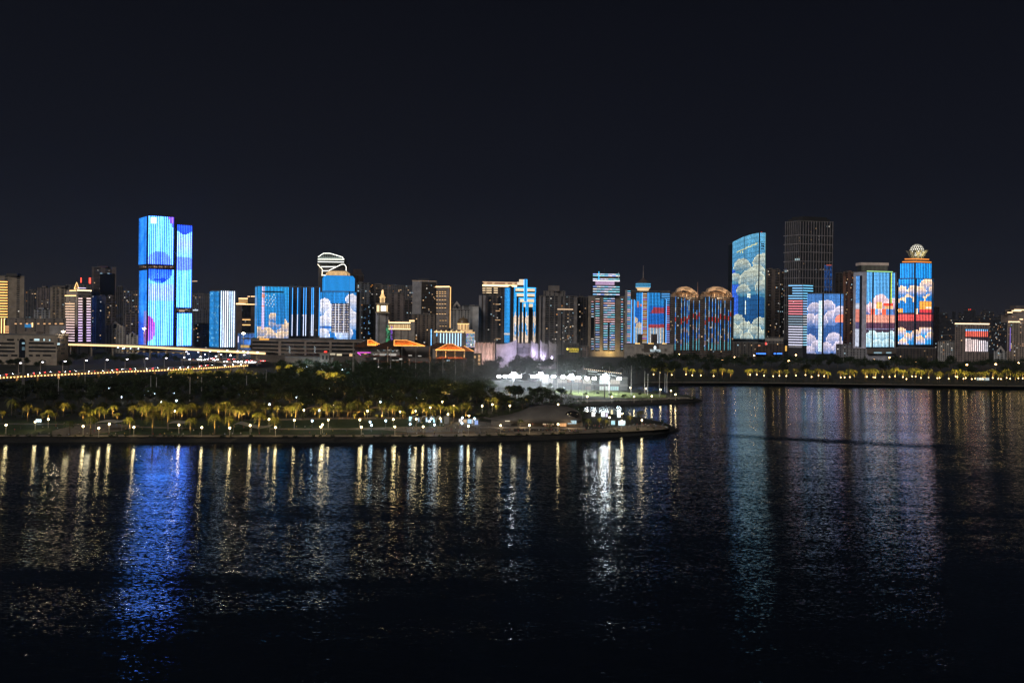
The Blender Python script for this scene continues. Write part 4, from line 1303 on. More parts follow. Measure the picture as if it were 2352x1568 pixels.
# lotus topped video tower
kcl = [(2128, 657, 17), (2072, 668, 12), (2098, 668, 13), (2114, 670, 12), (2142, 668, 12)]
kcl2 = [(2109, 686, 15), (2087, 687, 12), (2135, 683, 11), (2072, 692, 9)]
kcl3 = [(2070, 765, 13), (2126, 759, 15), (2104, 768, 11), (2086, 776, 11), (2138, 774, 12), (2112, 784, 13), (2076, 788, 11)]
def kx(x, y):
    if 692 < y < 710 and 2110 < x < 2138:
        return (1, .40, .06) if not (x > 2124 and 704 < y < 708) else (1, .9, .8)
    if 709.9 < y < 717.5 and 2110 < x < 2141:
        return (.75, .05, .06)
    if 708 < y < 717 and x < 2074:
        return (1, .42, .08)
    if abs(x - 2104) < 3.2 and 708 < y < 722:
        return (1, .75, .5)
    if 722.5 < y < 737.5:
        return (.75, .09, .08)
    if 717.5 <= y <= 722.5:
        return (.02, .02, .03)
    if 737.5 <= y < 752:
        return (.05, .022, .028)
    return None
klow = cloudpic(lambda x, y: (.03, .28, .70) if y > 760 else (.05, .022, .03), kcl3, (1, .62, .36), (.03, .34, .85))
def kbase(x, y):
    for cx, cy_, r in kcl2:
        if (x - cx) ** 2 + (y - cy_) ** 2 < r * r and (x - cx) ** 2 + (y - cy_ - 5) ** 2 > (r * .85) ** 2:
            return (1, .66, .42)
    return (.015, .30, .85) if y < 650 else (.015, .20, .58)
kup = cloudpic(kbase, kcl, (1, .68, .45), (.10, .26, .62), kx)
kall = lambda x, y: kup(x, y) if y < 752 else klow(x, y)
t = T('skyscraper', 'video tower crowned by a dotted white globe on dark lotus petals', [(2063.5, 1340), (2101, 1328), (2143.5, 1340)], 640, plain((.012, .013, .02)), lits=0, ref=2101)
for k, x0, x1, n in ((0, 2064, 2100.5, 10), (1, 2101.5, 2143, 12)):
    t.led('video_screen', x0, 641, x1, 791, n, 80, kall, k=k, duty=.42, power=3.2, miss=.12)
t.block('upper_shaft', 3.2, t.zt, at(2101, 604.5, 1330).z, (.012, .013, .02))
uf = [Face(t.c + (p - t.c) * .9, t.c + (q - t.c) * .9) for p, q in ((t.poly[0], t.poly[1]), (t.poly[1], t.poly[2]))]
t.faces += uf
t.led('video_screen', 2068, 605, 2101, 640, 9, 18, kall, k=2, duty=.45, power=2.6)
t.led('video_screen', 2103, 605, 2140, 640, 10, 18, kall, k=3, duty=.45, power=2.6)
zz = lambda y: at(2104, y, 1345).z
zU = at(2101, 604.5, 1330).z
t.block('crown_step', 5, zU, zz(600), (.10, .05, .02))
t.block('crown_step', 9, zU, zz(594), (.12, .07, .03))
for ins, y in ((4.6, 602.5), (8.6, 596)):
    t.block('light_strip', ins, zz(y + 1), zz(y - 1.2), DARK, sc((1, .30, .05), 1.3))
px_, py2 = t.c.x, t.c.y
pm = MB()
for i in range(10):
    a = 2 * pi * i / 10
    da = 2 * pi / 10 * .46
    b0 = [(px_ + 9 * cos(a + s_ * da * .25), py2 + 9 * sin(a + s_ * da * .25), zz(594)) for s_ in (-1, 1)]
    b1 = [(px_ + 17.5 * cos(a + s_ * da * 1.0), py2 + 17.5 * sin(a + s_ * da * 1.0), zz(575)) for s_ in (-1, 1)]
    m1 = (px_ + 12.5 * cos(a), py2 + 12.5 * sin(a), zz(581))
    pb = MB()
    pb.q([b0[0], b0[1], m1], (.34, .30, .20))
    pb.q([b0[1], b1[1], m1], (.34, .30, .20))
    pb.q([b1[0], b0[0], m1], (.34, .30, .20))
    pb.build('petal', t.root)
gl = []
nlat, nlon = 15, 40
gm = MB()
cz, rr = zz(576), 10.6
for j in range(nlat):
    a0, a1 = -pi * .30 + (pi * .80) * j / nlat, -pi * .30 + (pi * .80) * (j + 1) / nlat
    for i in range(nlon):
        o0, o1 = 2 * pi * i / nlon, 2 * pi * (i + 1) / nlon
        P = lambda a, o: (px_ + rr * cos(a) * cos(o), py2 + rr * cos(a) * sin(o), cz + rr * sin(a))
        on = j % 2 == 0 and (i + j // 2) % 2 == 0
        gm.q([P(a0, o0), P(a0, o1), P(a1, o1), P(a1, o0)], DARK if not on else (.5, .5, .5, .3), sc((1, .95, .78), 1.7) if on else (.006, .006, .005))
gm.build('globe', t.root)
PETALWASH = [((px_ - 6, py2 - 24, zz(592)), 15000, (1, .85, .5)), ((px_ + 10, py2 - 22, zz(592)), 12000, (1, .9, .55))]
t = far(2050, 2066, 640, 1430, (.035, .03, .035), 'wgw', 'black slab in the gap left of the lotus topped tower', 3)
far(2142, 2157, 705, 1420, (.05, .04, .045), 'wgw', 'black slab edge just right of the lotus topped tower', 1)

# right end
t = T('office_block', 'mid rise with red and white light bars on its right half under a lit cornice', [(2193, 1330), (2271, 1338)], 743, apt((.30, .24, .22), 'wgwgwgwwgw', .01), lits=5, cat='office block')
t.px('light_strip', 2192, 742.2, 2271.5, 744.8, DARK, sc((1, .70, .42), 2.4), off=1.2)
t.px('dark_front', 2217, 756, 2270, 808, (.05, .04, .04), off=.3)
t.led('video_screen', 2217.5, 756, 2270, 807, 12, 24, lambda x, y: (.2, .55, 1) if y < 760 else ((1, .16, .10) if y < 772 else ((.03, .02, .02) if y < 777 + (x - 2217) * .12 else mix((.5, .72, 1), (1, .75, .7), .5 + .5 * sin(x * 1.4)))), duty=.42, power=1.9)
t = T('apartment_tower', 'terraced tower at the right edge with gold lit cornices on each step', [(2313, 1330), (2372, 1338)], 741, apt((.40, .32, .27), 'wgwgw', .03), lits=10)
t.roofbox('upper_block', 2316, 2372, 724, (.38, .30, .26), dd=20)
z1_ = at(2340, 724, 1334).z
t.roofbox('upper_block', 2324, 2372, 711, (.36, .29, .25), dy=5, dd=18, z0=z1_)
t.roofbox('roof_house', 2333, 2372, 702, (.17, .14, .135), dy=6, dd=16, z0=at(2340, 711, 1334).z)
for x0, x1, y in ((2313, 2325, 717.5), (2323, 2345, 714), (2328, 2352, 711.5), (2341, 2352, 733), (2315, 2342, 739)):
    t.px('light_strip', x0, y - 1.2, x1, y + 1.2, DARK, sc((1, .68, .38), 2.2), off=.8, back=-8 if y < 732 else 0)
t.bar('neon_tube', 2320.5, 752, 2319.5, 806, sc((.25, .15, .8), .9), w=1.0)
for i in range(26):
    x, y = t.r.choice((2316, 2325, 2331, 2338, 2343, 2348)), 727 + 4.4 * t.r.randint(0, 18)
    t.px('lit_window', x, y, x + 2.2, y + 2, DARK, sc((1, .55, .3), t.r.uniform(.1, .8)), off=.3)
far(2154, 2197, 785, 1340, (.50, .48, .46), 'wgwgwg', 'low white flats left of the red barred mid rise', 5)
gabled(2283, 2314, 806, 794, 1345, 'white gabled shed between the red barred mid rise and terraced tower', (.5, .5, .5))
r9 = random.Random(31)
for x0, x1, y, D, n in ((2154, 2176, 720, 2300, 6), (2172, 2200, 735, 2100, 8), (2186, 2194, 716, 2500, 1), (2200, 2216, 722, 2400, 5), (2212, 2240, 712, 2600, 2), (2238, 2262, 728, 2300, 5), (2252, 2282, 716, 2500, 14), (2276, 2300, 732, 2200, 14), (2292, 2316, 726, 2300, 12), (2160, 2200, 770, 1700, 9), (2272, 2314, 760, 1700, 14)):
    far(x0, x1, y, D, (.045, .042, .055), 'wgwg', 'far dark tower %s' % {2154: 'right behind the lotus topped tower', 2172: 'with cool windows above the low white flats', 2186: 'thin as a chimney above the low white flats', 2200: 'rising over the left end of the red barred mid rise', 2212: 'carrying two red beacons over the red barred mid rise', 2238: 'rising over the right end of the red barred mid rise', 2252: 'brightly windowed, right of the two red beacons', 2276: 'above the white gabled shed', 2292: 'half hidden by the terraced tower', 2160: 'low and close behind the low white flats', 2272: 'low, with bright windows over the gabled shed'}[x0], n, lit=.012, litpow=1.2)
MB_ = MB()
for x in (2227, 2231):
    p = at(x, 711, 2600)
    b = empty('aviation_beacon', (p.x, p.y, p.z), 'one of two red beacons on the far dark tower', 'beacon', 'red aviation beacons')
    MB().lathe(p.x, p.y + 5, [(.3, p.z - 2), (.3, p.z), (1.2, p.z), (1.2, p.z + 2)], DARK, sc((1, .04, .03), 2), n=6).build('lamp', b)

# far filler behind the centre
for i, (x0, x1, y, D, lab) in enumerate(((-10, 60, 690, 2300, 'distant dark slab behind the tan gold striped tower'), (150, 240, 700, 2200, 'distant unlit mass behind the pyramid topped tower'), (560, 600, 705, 1900, 'distant unlit slab behind the gold crowned hotel'),
                                         (1030, 1050, 697, 1900, 'distant pale sliver behind the gabled top'), (1340, 1362, 690, 1900, 'distant unlit sliver left of the horizontal line tower'), (1425, 1440, 690, 1800, 'distant sliver between horizontal line tower and spire hotel'),
                                         (1690, 1830, 745, 1800, 'low distant flats glimpsed behind the sail topped tower foot'), (1936, 1965, 700, 1700, 'distant unlit slab beside the reddish brown flats'))):
    far(x0, x1, y, D, (.07, .065, .075), 'wgwg', lab, 3)

# low podium blocks along the right avenue
def low(x0, x1, y, D, wall, label, lits=3, pat='wgwgw', **k):
    return T('low_building', label, [(x0, D), (x1, D + 4)], y, apt(wall, pat, .006), lits=lits, cat='low building', depth=k.pop('depth', 16), **k)
t = low(1757, 1800, 776, 1330, (.16, .14, .135), 'low podium with a row of pale fins at the foot of the tall tan flats', 2)
for i in range(18):
    t.px('fin', 1758 + i * 2.3, 777, 1759.1 + i * 2.3, 783, (.6, .55, .5), off=.5)
t = low(1684, 1740, 787, 1300, (.13, .115, .105), 'low dark block below the sail topped tower', 3)
t = low(1735, 1800, 789, 1290, (.09, .065, .055), 'low brown block with red and blue shop lights', 2)
t.px('shop_sign', 1757, 786, 1761, 792, DARK, sc((1, .1, .08), 1.2), off=.5)
t.px('shop_sign', 1741, 792, 1746, 795, DARK, sc((1, .4, .2), .8), off=.5)
t.px('shop_sign', 1803, 794, 1807, 806, DARK, sc((1, .55, .12), 1.0), off=.5)
for x0, x1 in ((1732, 1734), (1735, 1754), (1772, 1777), (1779, 1791)):
    t.px('blue_light', x0, 810, x1, 812.6, DARK, sc((.05, .22, 1), 2.4), off=9)
t = low(1325, 1352, 796, 1330, (.3, .22, .18), 'tiny tan block at the foot of the dark brown slab', 1)
t = low(1295, 1330, 790, 1310, (.10, .09, .085), 'dark low block carrying a glowing yellow sign', 2)
sg = t.px('yellow_sign', 1307, 806.6, 1329, 807.6, DARK, sc((1, .75, .08), 1.6), off=1)
poly_sign(t, [(1303 + 2.6 * cos(a * pi / 4), 801.5 + 2.6 * sin(a * pi / 4)) for a in range(8)], sc((1, .8, .1), 2.0), 'emblem', sg, off=1)
for i in range(8):
    x = 1307.5 + i * 2.7
    for a_, b_, c_, d_ in ((0, 0, 2.0, .8), (.7, 0, 1.3, 4.2), (0, 3.2, 2.0, 4.2))[: 2 + (i * 3) % 2]:
        t.px('letter', x + a_, 799.8 + b_, x + c_, 799.8 + d_, DARK, sc((1, .75, .06), 1.6), off=1, parent=sg)
low(2058, 2150, 800, 1310, (.08, .065, .06), 'long dark podium below the lotus topped tower', 4)
low(1920, 1960, 792, 1300, (.26, .25, .29), 'grey podium right of the lilac cloud block', 2)
low(1936, 1990, 802, 1280, (.32, .31, .33), 'pale podium left of the white framed video block', 1)

# black slab and low white office before the centre-left video blocks
t = T('office_building', 'long dark five storey office with pale floor edges below the video blocks', [(576, 1090), (842, 1076)], 781, plain((.085, .07, .062)), lits=0, cat='office building', depth=30)
for y in (782.5, 791, 800, 809):
    t.px('floor_edge', 580, y, 842, y + 2.4, (.30, .25, .215), off=.6)
    t.px('window_band', 580, y + 2.8, 842, y + 7, (.012, .013, .016, .2), off=.2, back=.02)
for x0, x1 in ((640, 646), (757, 762), (700, 704)):
    t.px('pier', x0, 783, x1, 816, (.26, .215, .19), off=1)
lw = t.px('lit_restaurant', 557, 792, 577, 798, (.3, .22, .1), sc((1, .62, .18), .55), off=6, back=.0)
sg = t.px('neon_sign', 596.5, 780, 619, 780.9, DARK, sc((1, .45, .08), 1.3), off=1.2)
for i in range(9):
    x = 597 + i * 2.5
    t.px('letter', x, 776.2 + (i % 3) * .5, x + 1.7, 779.6, DARK, sc((1, .48, .10), 1.7), off=1.2, parent=sg)
t.roofbox('roof_house', 720, 762, 776, (.10, .08, .07), dy=8, dd=14)
t.roofbox('roof_house', 552, 580, 776, (.07, .06, .055), dy=4, dd=14)
for x in (664, 722):
    for i in range(6):
        t.px('lit_window', x + (i % 2) * 1.5, 795 + i * 2.7, x + 1.6 + (i % 2) * 1.5, 797 + i * 2.7, DARK, sc((.75, .9, 1), .6), off=.8)
for x0, x1, y0, y1, c_, e in ((745, 752, 806, 809.5, (1, .06, .04), 1.8), (759, 771, 811, 815, (1, .85, .6), .55), (774, 786, 812, 816.5, (1, .85, .55), .8), (803, 810, 812, 818, (1, .62, .3), .9), (698, 703, 795, 799, (.5, .6, .6), .12)):
    t.px('lit_window', x0, y0, x1, y1, DARK, sc(c_, e), off=1.4)
t = T('low_building', 'small pale two storey house among the trees under the long dark office', [(655, 960), (766, 955)], 822, plain((.16, .13, .11)), lits=0, cat='low building', depth=14)
t.px('house_tower', 735, 812, 757, 832, (.20, .165, .14), off=1.5)
for x in (741, 749):
    t.px('window', x, 816, x + 4, 825, (.02, .02, .02), off=1.7, back=1.52)
# ================================================================== water and ground
def link(t, a, b):
    t.links.new(a, b)

def math_(t, op, a, b=None, c=None, clamp=False):
    n = N(t, 'ShaderNodeMath', operation=op)
    n.use_clamp = clamp
    for i, v in enumerate((a, b, c)):
        if v is None:
            continue
        if isinstance(v, (int, float)):
            n.inputs[i].default_value = v
        else:
            t.links.new(v, n.inputs[i])
    return n.outputs[0]

def maprange(t, v, a, b, c, d, smooth=True):
    n = N(t, 'ShaderNodeMapRange')
    if smooth:
        n.interpolation_type = 'SMOOTHSTEP'
    t.links.new(v, n.inputs[0])
    for i, x in enumerate((a, b, c, d)):
        n.inputs[i + 1].default_value = x
    return n.outputs[0]

def noise(t, vec, scale, detail=2.0, rough=.5):
    mp = N(t, 'ShaderNodeMapping')
    mp.inputs['Scale'].default_value = scale
    t.links.new(vec, mp.inputs[0])
    n = N(t, 'ShaderNodeTexNoise')
    n.inputs['Scale'].default_value = 1
    n.inputs['Detail'].default_value = detail
    n.inputs['Roughness'].default_value = rough
    t.links.new(mp.outputs[0], n.inputs['Vector'])
    return n

WM, t, b, o = new_mat('lake_water')
geo = N(t, 'ShaderNodeNewGeometry')
P = geo.outputs['Position']
sx = N(t, 'ShaderNodeSeparateXYZ')
link(t, P, sx.inputs[0])
X, Y = sx.outputs[0], sx.outputs[1]
n1 = noise(t, P, (.85, 3.4, 1), 2.0, .55)
n2 = noise(t, P, (.10, .38, 1), 2.0, .5)
big = noise(t, P, (.006, .022, 1), 3.0, .55)
big2 = noise(t, P, (.012, .07, 1), 2.0, .5)
s1 = N(t, 'ShaderNodeSeparateColor')
link(t, n1.outputs['Color'], s1.inputs[0])
s2 = N(t, 'ShaderNodeSeparateColor')
link(t, n2.outputs['Color'], s2.inputs[0])
patch = math_(t, 'MULTIPLY', maprange(t, big.outputs[0], .32, .68, .75, 1.2), maprange(t, big2.outputs[0], .3, .7, .75, 1.2))
# ruffled wind bands near the camera in front of the tallest tower
warp = math_(t, 'MULTIPLY_ADD', math_(t, 'SUBTRACT', big.outputs[0], .5), 60.0, Y)
warp = math_(t, 'MULTIPLY_ADD', X, -.05, warp)
bandA = math_(t, 'MULTIPLY', maprange(t, warp, 214, 222, 0, 1), maprange(t, warp, 250, 275, 1, 0))
bandB = math_(t, 'MULTIPLY', maprange(t, warp, 186, 193, 0, 1), maprange(t, warp, 199, 206, 1, 0))
bands = math_(t, 'MULTIPLY', math_(t, 'ADD', bandA, bandB), maprange(t, X, -60, 10, 1, 0))
amp = math_(t, 'MULTIPLY_ADD', bands, .55, patch)
def slope(c1, k1, c2, k2):
    a = math_(t, 'MULTIPLY', math_(t, 'SUBTRACT', c1, .5), k1)
    return math_(t, 'MULTIPLY', math_(t, 'MULTIPLY_ADD', math_(t, 'SUBTRACT', c2, .5), k2, a), amp)
SX = slope(s1.outputs[0], .19, s2.outputs[0], .05)
SY = slope(s1.outputs[1], .58, s2.outputs[1], .10)
# a boat wake lying across the right of the lake
wy = math_(t, 'MULTIPLY_ADD', X, .30, Y)
wk = math_(t, 'ABSOLUTE', math_(t, 'SUBTRACT', math_(t, 'MULTIPLY_ADD', math_(t, 'SUBTRACT', big2.outputs[0], .5), 5.0, wy), 514.0))
wake = math_(t, 'MULTIPLY', maprange(t, wk, 0, 15, 1, 0), math_(t, 'MULTIPLY', maprange(t, X, 105, 150, 0, 1), maprange(t, X, 225, 262, 1, 0)))
SY = math_(t, 'MULTIPLY_ADD', wake, -.075, SY)
cn = N(t, 'ShaderNodeCombineXYZ')
link(t, SX, cn.inputs[0])
link(t, SY, cn.inputs[1])
cn.inputs[2].default_value = 1
nm = N(t, 'ShaderNodeVectorMath', operation='NORMALIZE')
link(t, cn.outputs[0], nm.inputs[0])
b.inputs['Base Color'].default_value = (.0025, .0035, .006, 1)
b.inputs['Roughness'].default_value = .075
b.inputs['IOR'].default_value = 2.3
b.inputs['Specular Tint'].default_value = (.45, .85, 1, 1)
link(t, nm.outputs[0], b.inputs['Normal'])

def plain_obj(name, verts, faces, mat, kind=None):
    me = bpy.data.meshes.new(name)
    me.from_pydata(verts, [], faces)
    me.materials.append(mat)
    o = bpy.data.objects.new(name, me)
    COL.objects.link(o)
    return tag(o, kind=kind)

plain_obj('water', [(-2500, 40, 0), (2500, 40, 0), (2500, 1600, 0), (-2500, 1600, 0)], [(0, 1, 2, 3)], WM, 'structure')

def earth(name, c1, c2, scale=.2, rough=.9):
    m, t, b, o = new_mat(name)
    g = N(t, 'ShaderNodeNewGeometry')
    n = noise(t, g.outputs['Position'], (scale, scale, scale), 6, .6)
    r = N(t, 'ShaderNodeValToRGB')
    r.color_ramp.elements[0].position, r.color_ramp.elements[1].position = .35, .65
    r.color_ramp.elements[0].color, r.color_ramp.elements[1].color = (*c1, 1), (*c2, 1)
    t.links.new(n.outputs[0], r.inputs[0])
    t.links.new(r.outputs[0], b.inputs['Base Color'])
    b.inputs['Roughness'].default_value = rough
    return m
M_SOIL = earth('park_soil', (.006, .007, .004), (.016, .018, .009), .12)
M_LAWN = earth('lawn_grass', (.014, .030, .006), (.036, .058, .013), .18)
M_TURF = earth('pitch_turf', (.10, .14, .035), (.14, .18, .05), .1)
M_PAVE = earth('pale_paving', (.13, .105, .08), (.24, .20, .15), .35)
M_PAVE2 = earth('brown_paving', (.12, .075, .04), (.18, .12, .065), .4)
M_ROCK = earth('shore_rock', (.003, .003, .003), (.014, .013, .012), .9)
M_ROAD = earth('asphalt', (.035, .034, .033), (.06, .058, .055), .4)
M_COURT = earth('teal_court', (.03, .16, .13), (.05, .20, .16), .2)

shore = [(-420, 1016), (-150, 1016), (0, 1016), (150, 1016), (300, 1016.5), (450, 1016.5), (600, 1016.5), (750, 1016.5), (900, 1016), (1000, 1015.5), (1100, 1014.5), (1180, 1012.5), (1250, 1011), (1320, 1008), (1390, 1004.5),
         (1450, 1001.5), (1500, 998), (1535, 993.5), (1558, 988.5), (1551, 983), (1530, 975.5), (1500, 968), (1462, 962), (1410, 957.5), (1365, 953), (1334, 947), (1322, 940.5), (1330, 935.5), (1360, 932.5), (1410, 931), (1470, 929.5),
         (1530, 927), (1580, 924.3), (1614, 921), (1603, 916.8), (1575, 912), (1535, 907), (1490, 903), (1462, 899.5), (1446, 895), (1448, 889.5), (1475, 886.5), (1520, 884.5), (1600, 883), (1700, 883.5), (1800, 884.5), (1900, 886),
         (2000, 887.3), (2100, 888.6), (2200, 889.8), (2352, 891.6), (2550, 894)]
wl = [gnd(x, y, 0) for x, y in shore]
wl = [Vector((p.x, p.y)) for p in wl] + [Vector((1500, 870)), Vector((9000, 9000)), Vector((-9000, 9000)), Vector((-1500, 440))]
def inset(poly, d):
    out_ = []
    n = len(poly)
    for i in range(n):
        a, p, c = poly[i - 1], poly[i], poly[(i + 1) % n]
        e1, e2 = (p - a).normalized(), (c - p).normalized()
        n1_, n2_ = Vector((-e1.y, e1.x)), Vector((-e2.y, e2.x))
        m_ = (n1_ + n2_)
        m_ = m_.normalized() if m_.length > .1 else n1_
        k = d / max(.45, m_.dot(n1_))
        out_.append(p + m_ * k)
    return out_
ar_ = sum(a.x * b_.y - b_.x * a.y for a, b_ in zip(wl, wl[1:] + wl[:1]))
sg_ = 1 if ar_ > 0 else -1
mid = inset(wl, sg_ * 2.6)
topl = inset(wl, sg_ * 6.0)
import bmesh
from mathutils.geometry import delaunay_2d_cdt
cv, ce, cf_, *_r = delaunay_2d_cdt(topl, [], [list(range(len(topl)))], 1, .01)
me = bpy.data.meshes.new('ground')
me.from_pydata([(p.x, p.y, GZ) for p in cv], [], cf_)
me.materials.append(M_SOIL)
go = bpy.data.objects.new('ground', me)
COL.objects.link(go)
tag(go, kind='structure')
# rough rock bank, subdivided so its edge is uneven
rb = random.Random(17)
V, Fc = [], []
rows_ = []
n = len(wl) - 4
for i in range(n - 1):
    L = (wl[i + 1] - wl[i]).length
    k = max(1, int(L / 4))
    for j in range(k):
        u = j / k
        rows_.append([wl[i].lerp(wl[i + 1], u), mid[i].lerp(mid[i + 1], u), topl[i].lerp(topl[i + 1], u)])
for ri, (a, m_, c) in enumerate(rows_):
    jit = lambda s: Vector((rb.uniform(-s, s), rb.uniform(-s, s)))
    a2, m2 = a + jit(.6), m_ + jit(.8)
    V += [(a2.x, a2.y, -.6), (a2.x * .999, a2.y * .999 + .6, .35 + rb.uniform(-.2, .3)), (m2.x, m2.y, 1.5 + rb.uniform(-.4, .5)), (c.x, c.y, GZ + .02)]
for i in range(len(rows_) - 1):
    for j in range(3):
        q_ = i * 4 + j
        Fc.append((q_, q_ + 4, q_ + 5, q_ + 1))
plain_obj('shore_bank', V, Fc, M_ROCK, 'structure')

def strip(name, rows, z, mat, kind='structure'):
    """flat sheet from pixel rows (x, near y, far y)"""
    V = []
    for x, y0, y1 in rows:
        V += [tuple(gnd(x, y0, z)), tuple(gnd(x, y1, z))]
    return plain_obj(name, V, [(2 * i, 2 * i + 2, 2 * i + 3, 2 * i + 1) for i in range(len(rows) - 1)], mat, kind)
strip('lawn', [(-60, 997, 964), (120, 997, 964), (300, 997.5, 964), (500, 997.5, 965), (700, 997, 962), (900, 996.5, 960), (1020, 996, 962), (1080, 994, 972)], GZ + .03, M_LAWN)
strip('promenade', [(-60, 1002.2, 998.6), (200, 1002.4, 998.4), (400, 1002.8, 999), (600, 1002.8, 998.8), (800, 1002.6, 998.5), (950, 1002, 997), (1080, 1001, 995), (1200, 999, 990), (1300, 996, 988), (1380, 993, 984), (1450, 990.5, 976), (1500, 987.5, 973), (1535, 984.5, 979)], GZ + .10, M_PAVE)
strip('path', [(-60, 973.6, 971), (100, 974, 972), (200, 976, 973), (300, 981.5, 978.5), (400, 983.5, 981), (470, 985, 983)], GZ + .06, M_PAVE)
strip('stair_plaza', [(120, 997.5, 989), (160, 997.5, 979), (210, 997.5, 973), (270, 990, 973), (320, 980, 976)], GZ + .07, M_PAVE)
strip('path', [(620, 986, 983), (700, 986.5, 983.5), (800, 986, 983), (880, 987, 981), (960, 994, 979), (1080, 994, 979.5), (1180, 990, 983)], GZ + .06, M_PAVE)
strip('flower_bed', [(905, 996, 992.5), (1000, 996.5, 992), (1090, 994.5, 989)], GZ + .08, M_PAVE2)
strip('path', [(560, 966, 962.5), (660, 965, 961), (760, 962.8, 958.5), (900, 962, 957.5), (1000, 963, 957), (1100, 968, 960)], GZ + .06, M_PAVE)
strip('plaza', [(1020, 983, 966), (1100, 984, 967), (1180, 986, 975)], GZ + .05, M_PAVE)
strip('pitch', [(1270, 900, 893.5), (1330, 908, 894.5), (1400, 912, 896), (1450, 914, 901), (1530, 914, 907)], GZ + .04, M_TURF)
strip('path', [(1325, 922, 919), (1400, 920.5, 918), (1470, 919, 916.5), (1530, 917, 913), (1575, 915.5, 911.5), (1592, 916.5, 914)], GZ + .07, M_PAVE)
strip('court', [(676, 856, 850), (720, 857, 850), (760, 857, 851), (815, 856, 852)], GZ + .05, M_COURT)
strip('shore_path', [(1480, 878.6, 876.4), (1700, 879.2, 877), (1900, 881.6, 879), (2100, 884.2, 881.8), (2400, 888, 885.4)], GZ + .06, M_PAVE)
strip('lawn', [(1480, 876, 868), (1700, 876.8, 868), (1900, 878.8, 870), (2100, 881.6, 872), (2400, 885.2, 876)], GZ + .03, M_SOIL)

# ================================================================== trees and palms
def leaf_mat(name, c1, c2):
    m, t, b, o = new_mat(name)
    g = N(t, 'ShaderNodeNewGeometry')
    oi = N(t, 'ShaderNodeObjectInfo')
    n = noise(t, g.outputs['Position'], (.5, .5, .5), 3, .6)
    r = N(t, 'ShaderNodeValToRGB')
    r.color_ramp.elements[0].position, r.color_ramp.elements[1].position = .3, .7
    r.color_ramp.elements[0].color, r.color_ramp.elements[1].color = (*c1, 1), (*c2, 1)
    t.links.new(n.outputs[0], r.inputs[0])
    hs = N(t, 'ShaderNodeHueSaturation')
    t.links.new(r.outputs[0], hs.inputs['Color'])
    t.links.new(maprange(t, oi.outputs['Random'], 0, 1, .6, 1.35, False), hs.inputs['Value'])
    t.links.new(maprange(t, oi.outputs['Random'], 0, 1, .485, .515, False), hs.inputs['Hue'])
    tr = N(t, 'ShaderNodeBsdfTranslucent')
    mx = N(t, 'ShaderNodeMixShader')
    mx.inputs[0].default_value = .3
    t.links.new(hs.outputs[0], b.inputs['Base Color'])
    t.links.new(hs.outputs[0], tr.inputs[0])
    b.inputs['Roughness'].default_value = .55
    t.links.new(b.outputs[0], mx.inputs[1])
    t.links.new(tr.outputs[0], mx.inputs[2])
    t.links.new(mx.outputs[0], o.inputs[0])
    return m
M_LEAF = leaf_mat('leaves', (.014, .023, .007), (.038, .055, .016))
M_FROND = leaf_mat('palm_leaves', (.075, .095, .02), (.14, .15, .04))
M_BARK = earth('bark', (.06, .045, .03), (.12, .095, .065), 1.2)

def palm_meshes(seed, h, nf=17, fl=4.7):
    r = random.Random(seed)
    bend = r.uniform(-.8, .8)
    mb = MB()
    pts = [(bend * (k / 6) ** 2, r.uniform(-.05, .05), h * k / 6) for k in range(7)]
    mb.tube(pts, [.42, .34, .29, .27, .25, .23, .2], (.3, .25, .18), n=7)
    tm = mb.mesh('trunk', mats=M_BARK)
    mb = MB()
    top = Vector(pts[-1])
    for i in range(nf):
        a = 2 * pi * i / nf + r.uniform(-.2, .2)
        up = r.uniform(-.25, 1.05)
        L = fl * r.uniform(.8, 1.15)
        d = Vector((cos(a), sin(a), 0))
        side = Vector((-sin(a), cos(a), 0))
        prev = None
        n_ = 8
        for k in range(n_ + 1):
            u = k / n_
            p = top + d * (L * u * (1 - .18 * u)) + Vector((0, 0, L * (up * u * .75 - (1.05 + up * .25) * u * u)))
            if prev is not None and k > 1:
                w_ = L * .22 * sin(pi * min(1, u * .88 + .08)) + .12
                for s_ in (-1, 1):
                    tip = p + side * (w_ * s_) + d * (w_ * .45) - Vector((0, 0, w_ * r.uniform(.35, .75)))
                    mb.q([prev, prev.lerp(p, .62), tip])
                mb.q([prev + side * .05, p + side * .05, p - side * .05, prev - side * .05])
            prev = p
    return tm, mb.mesh('crown', mats=M_FROND)

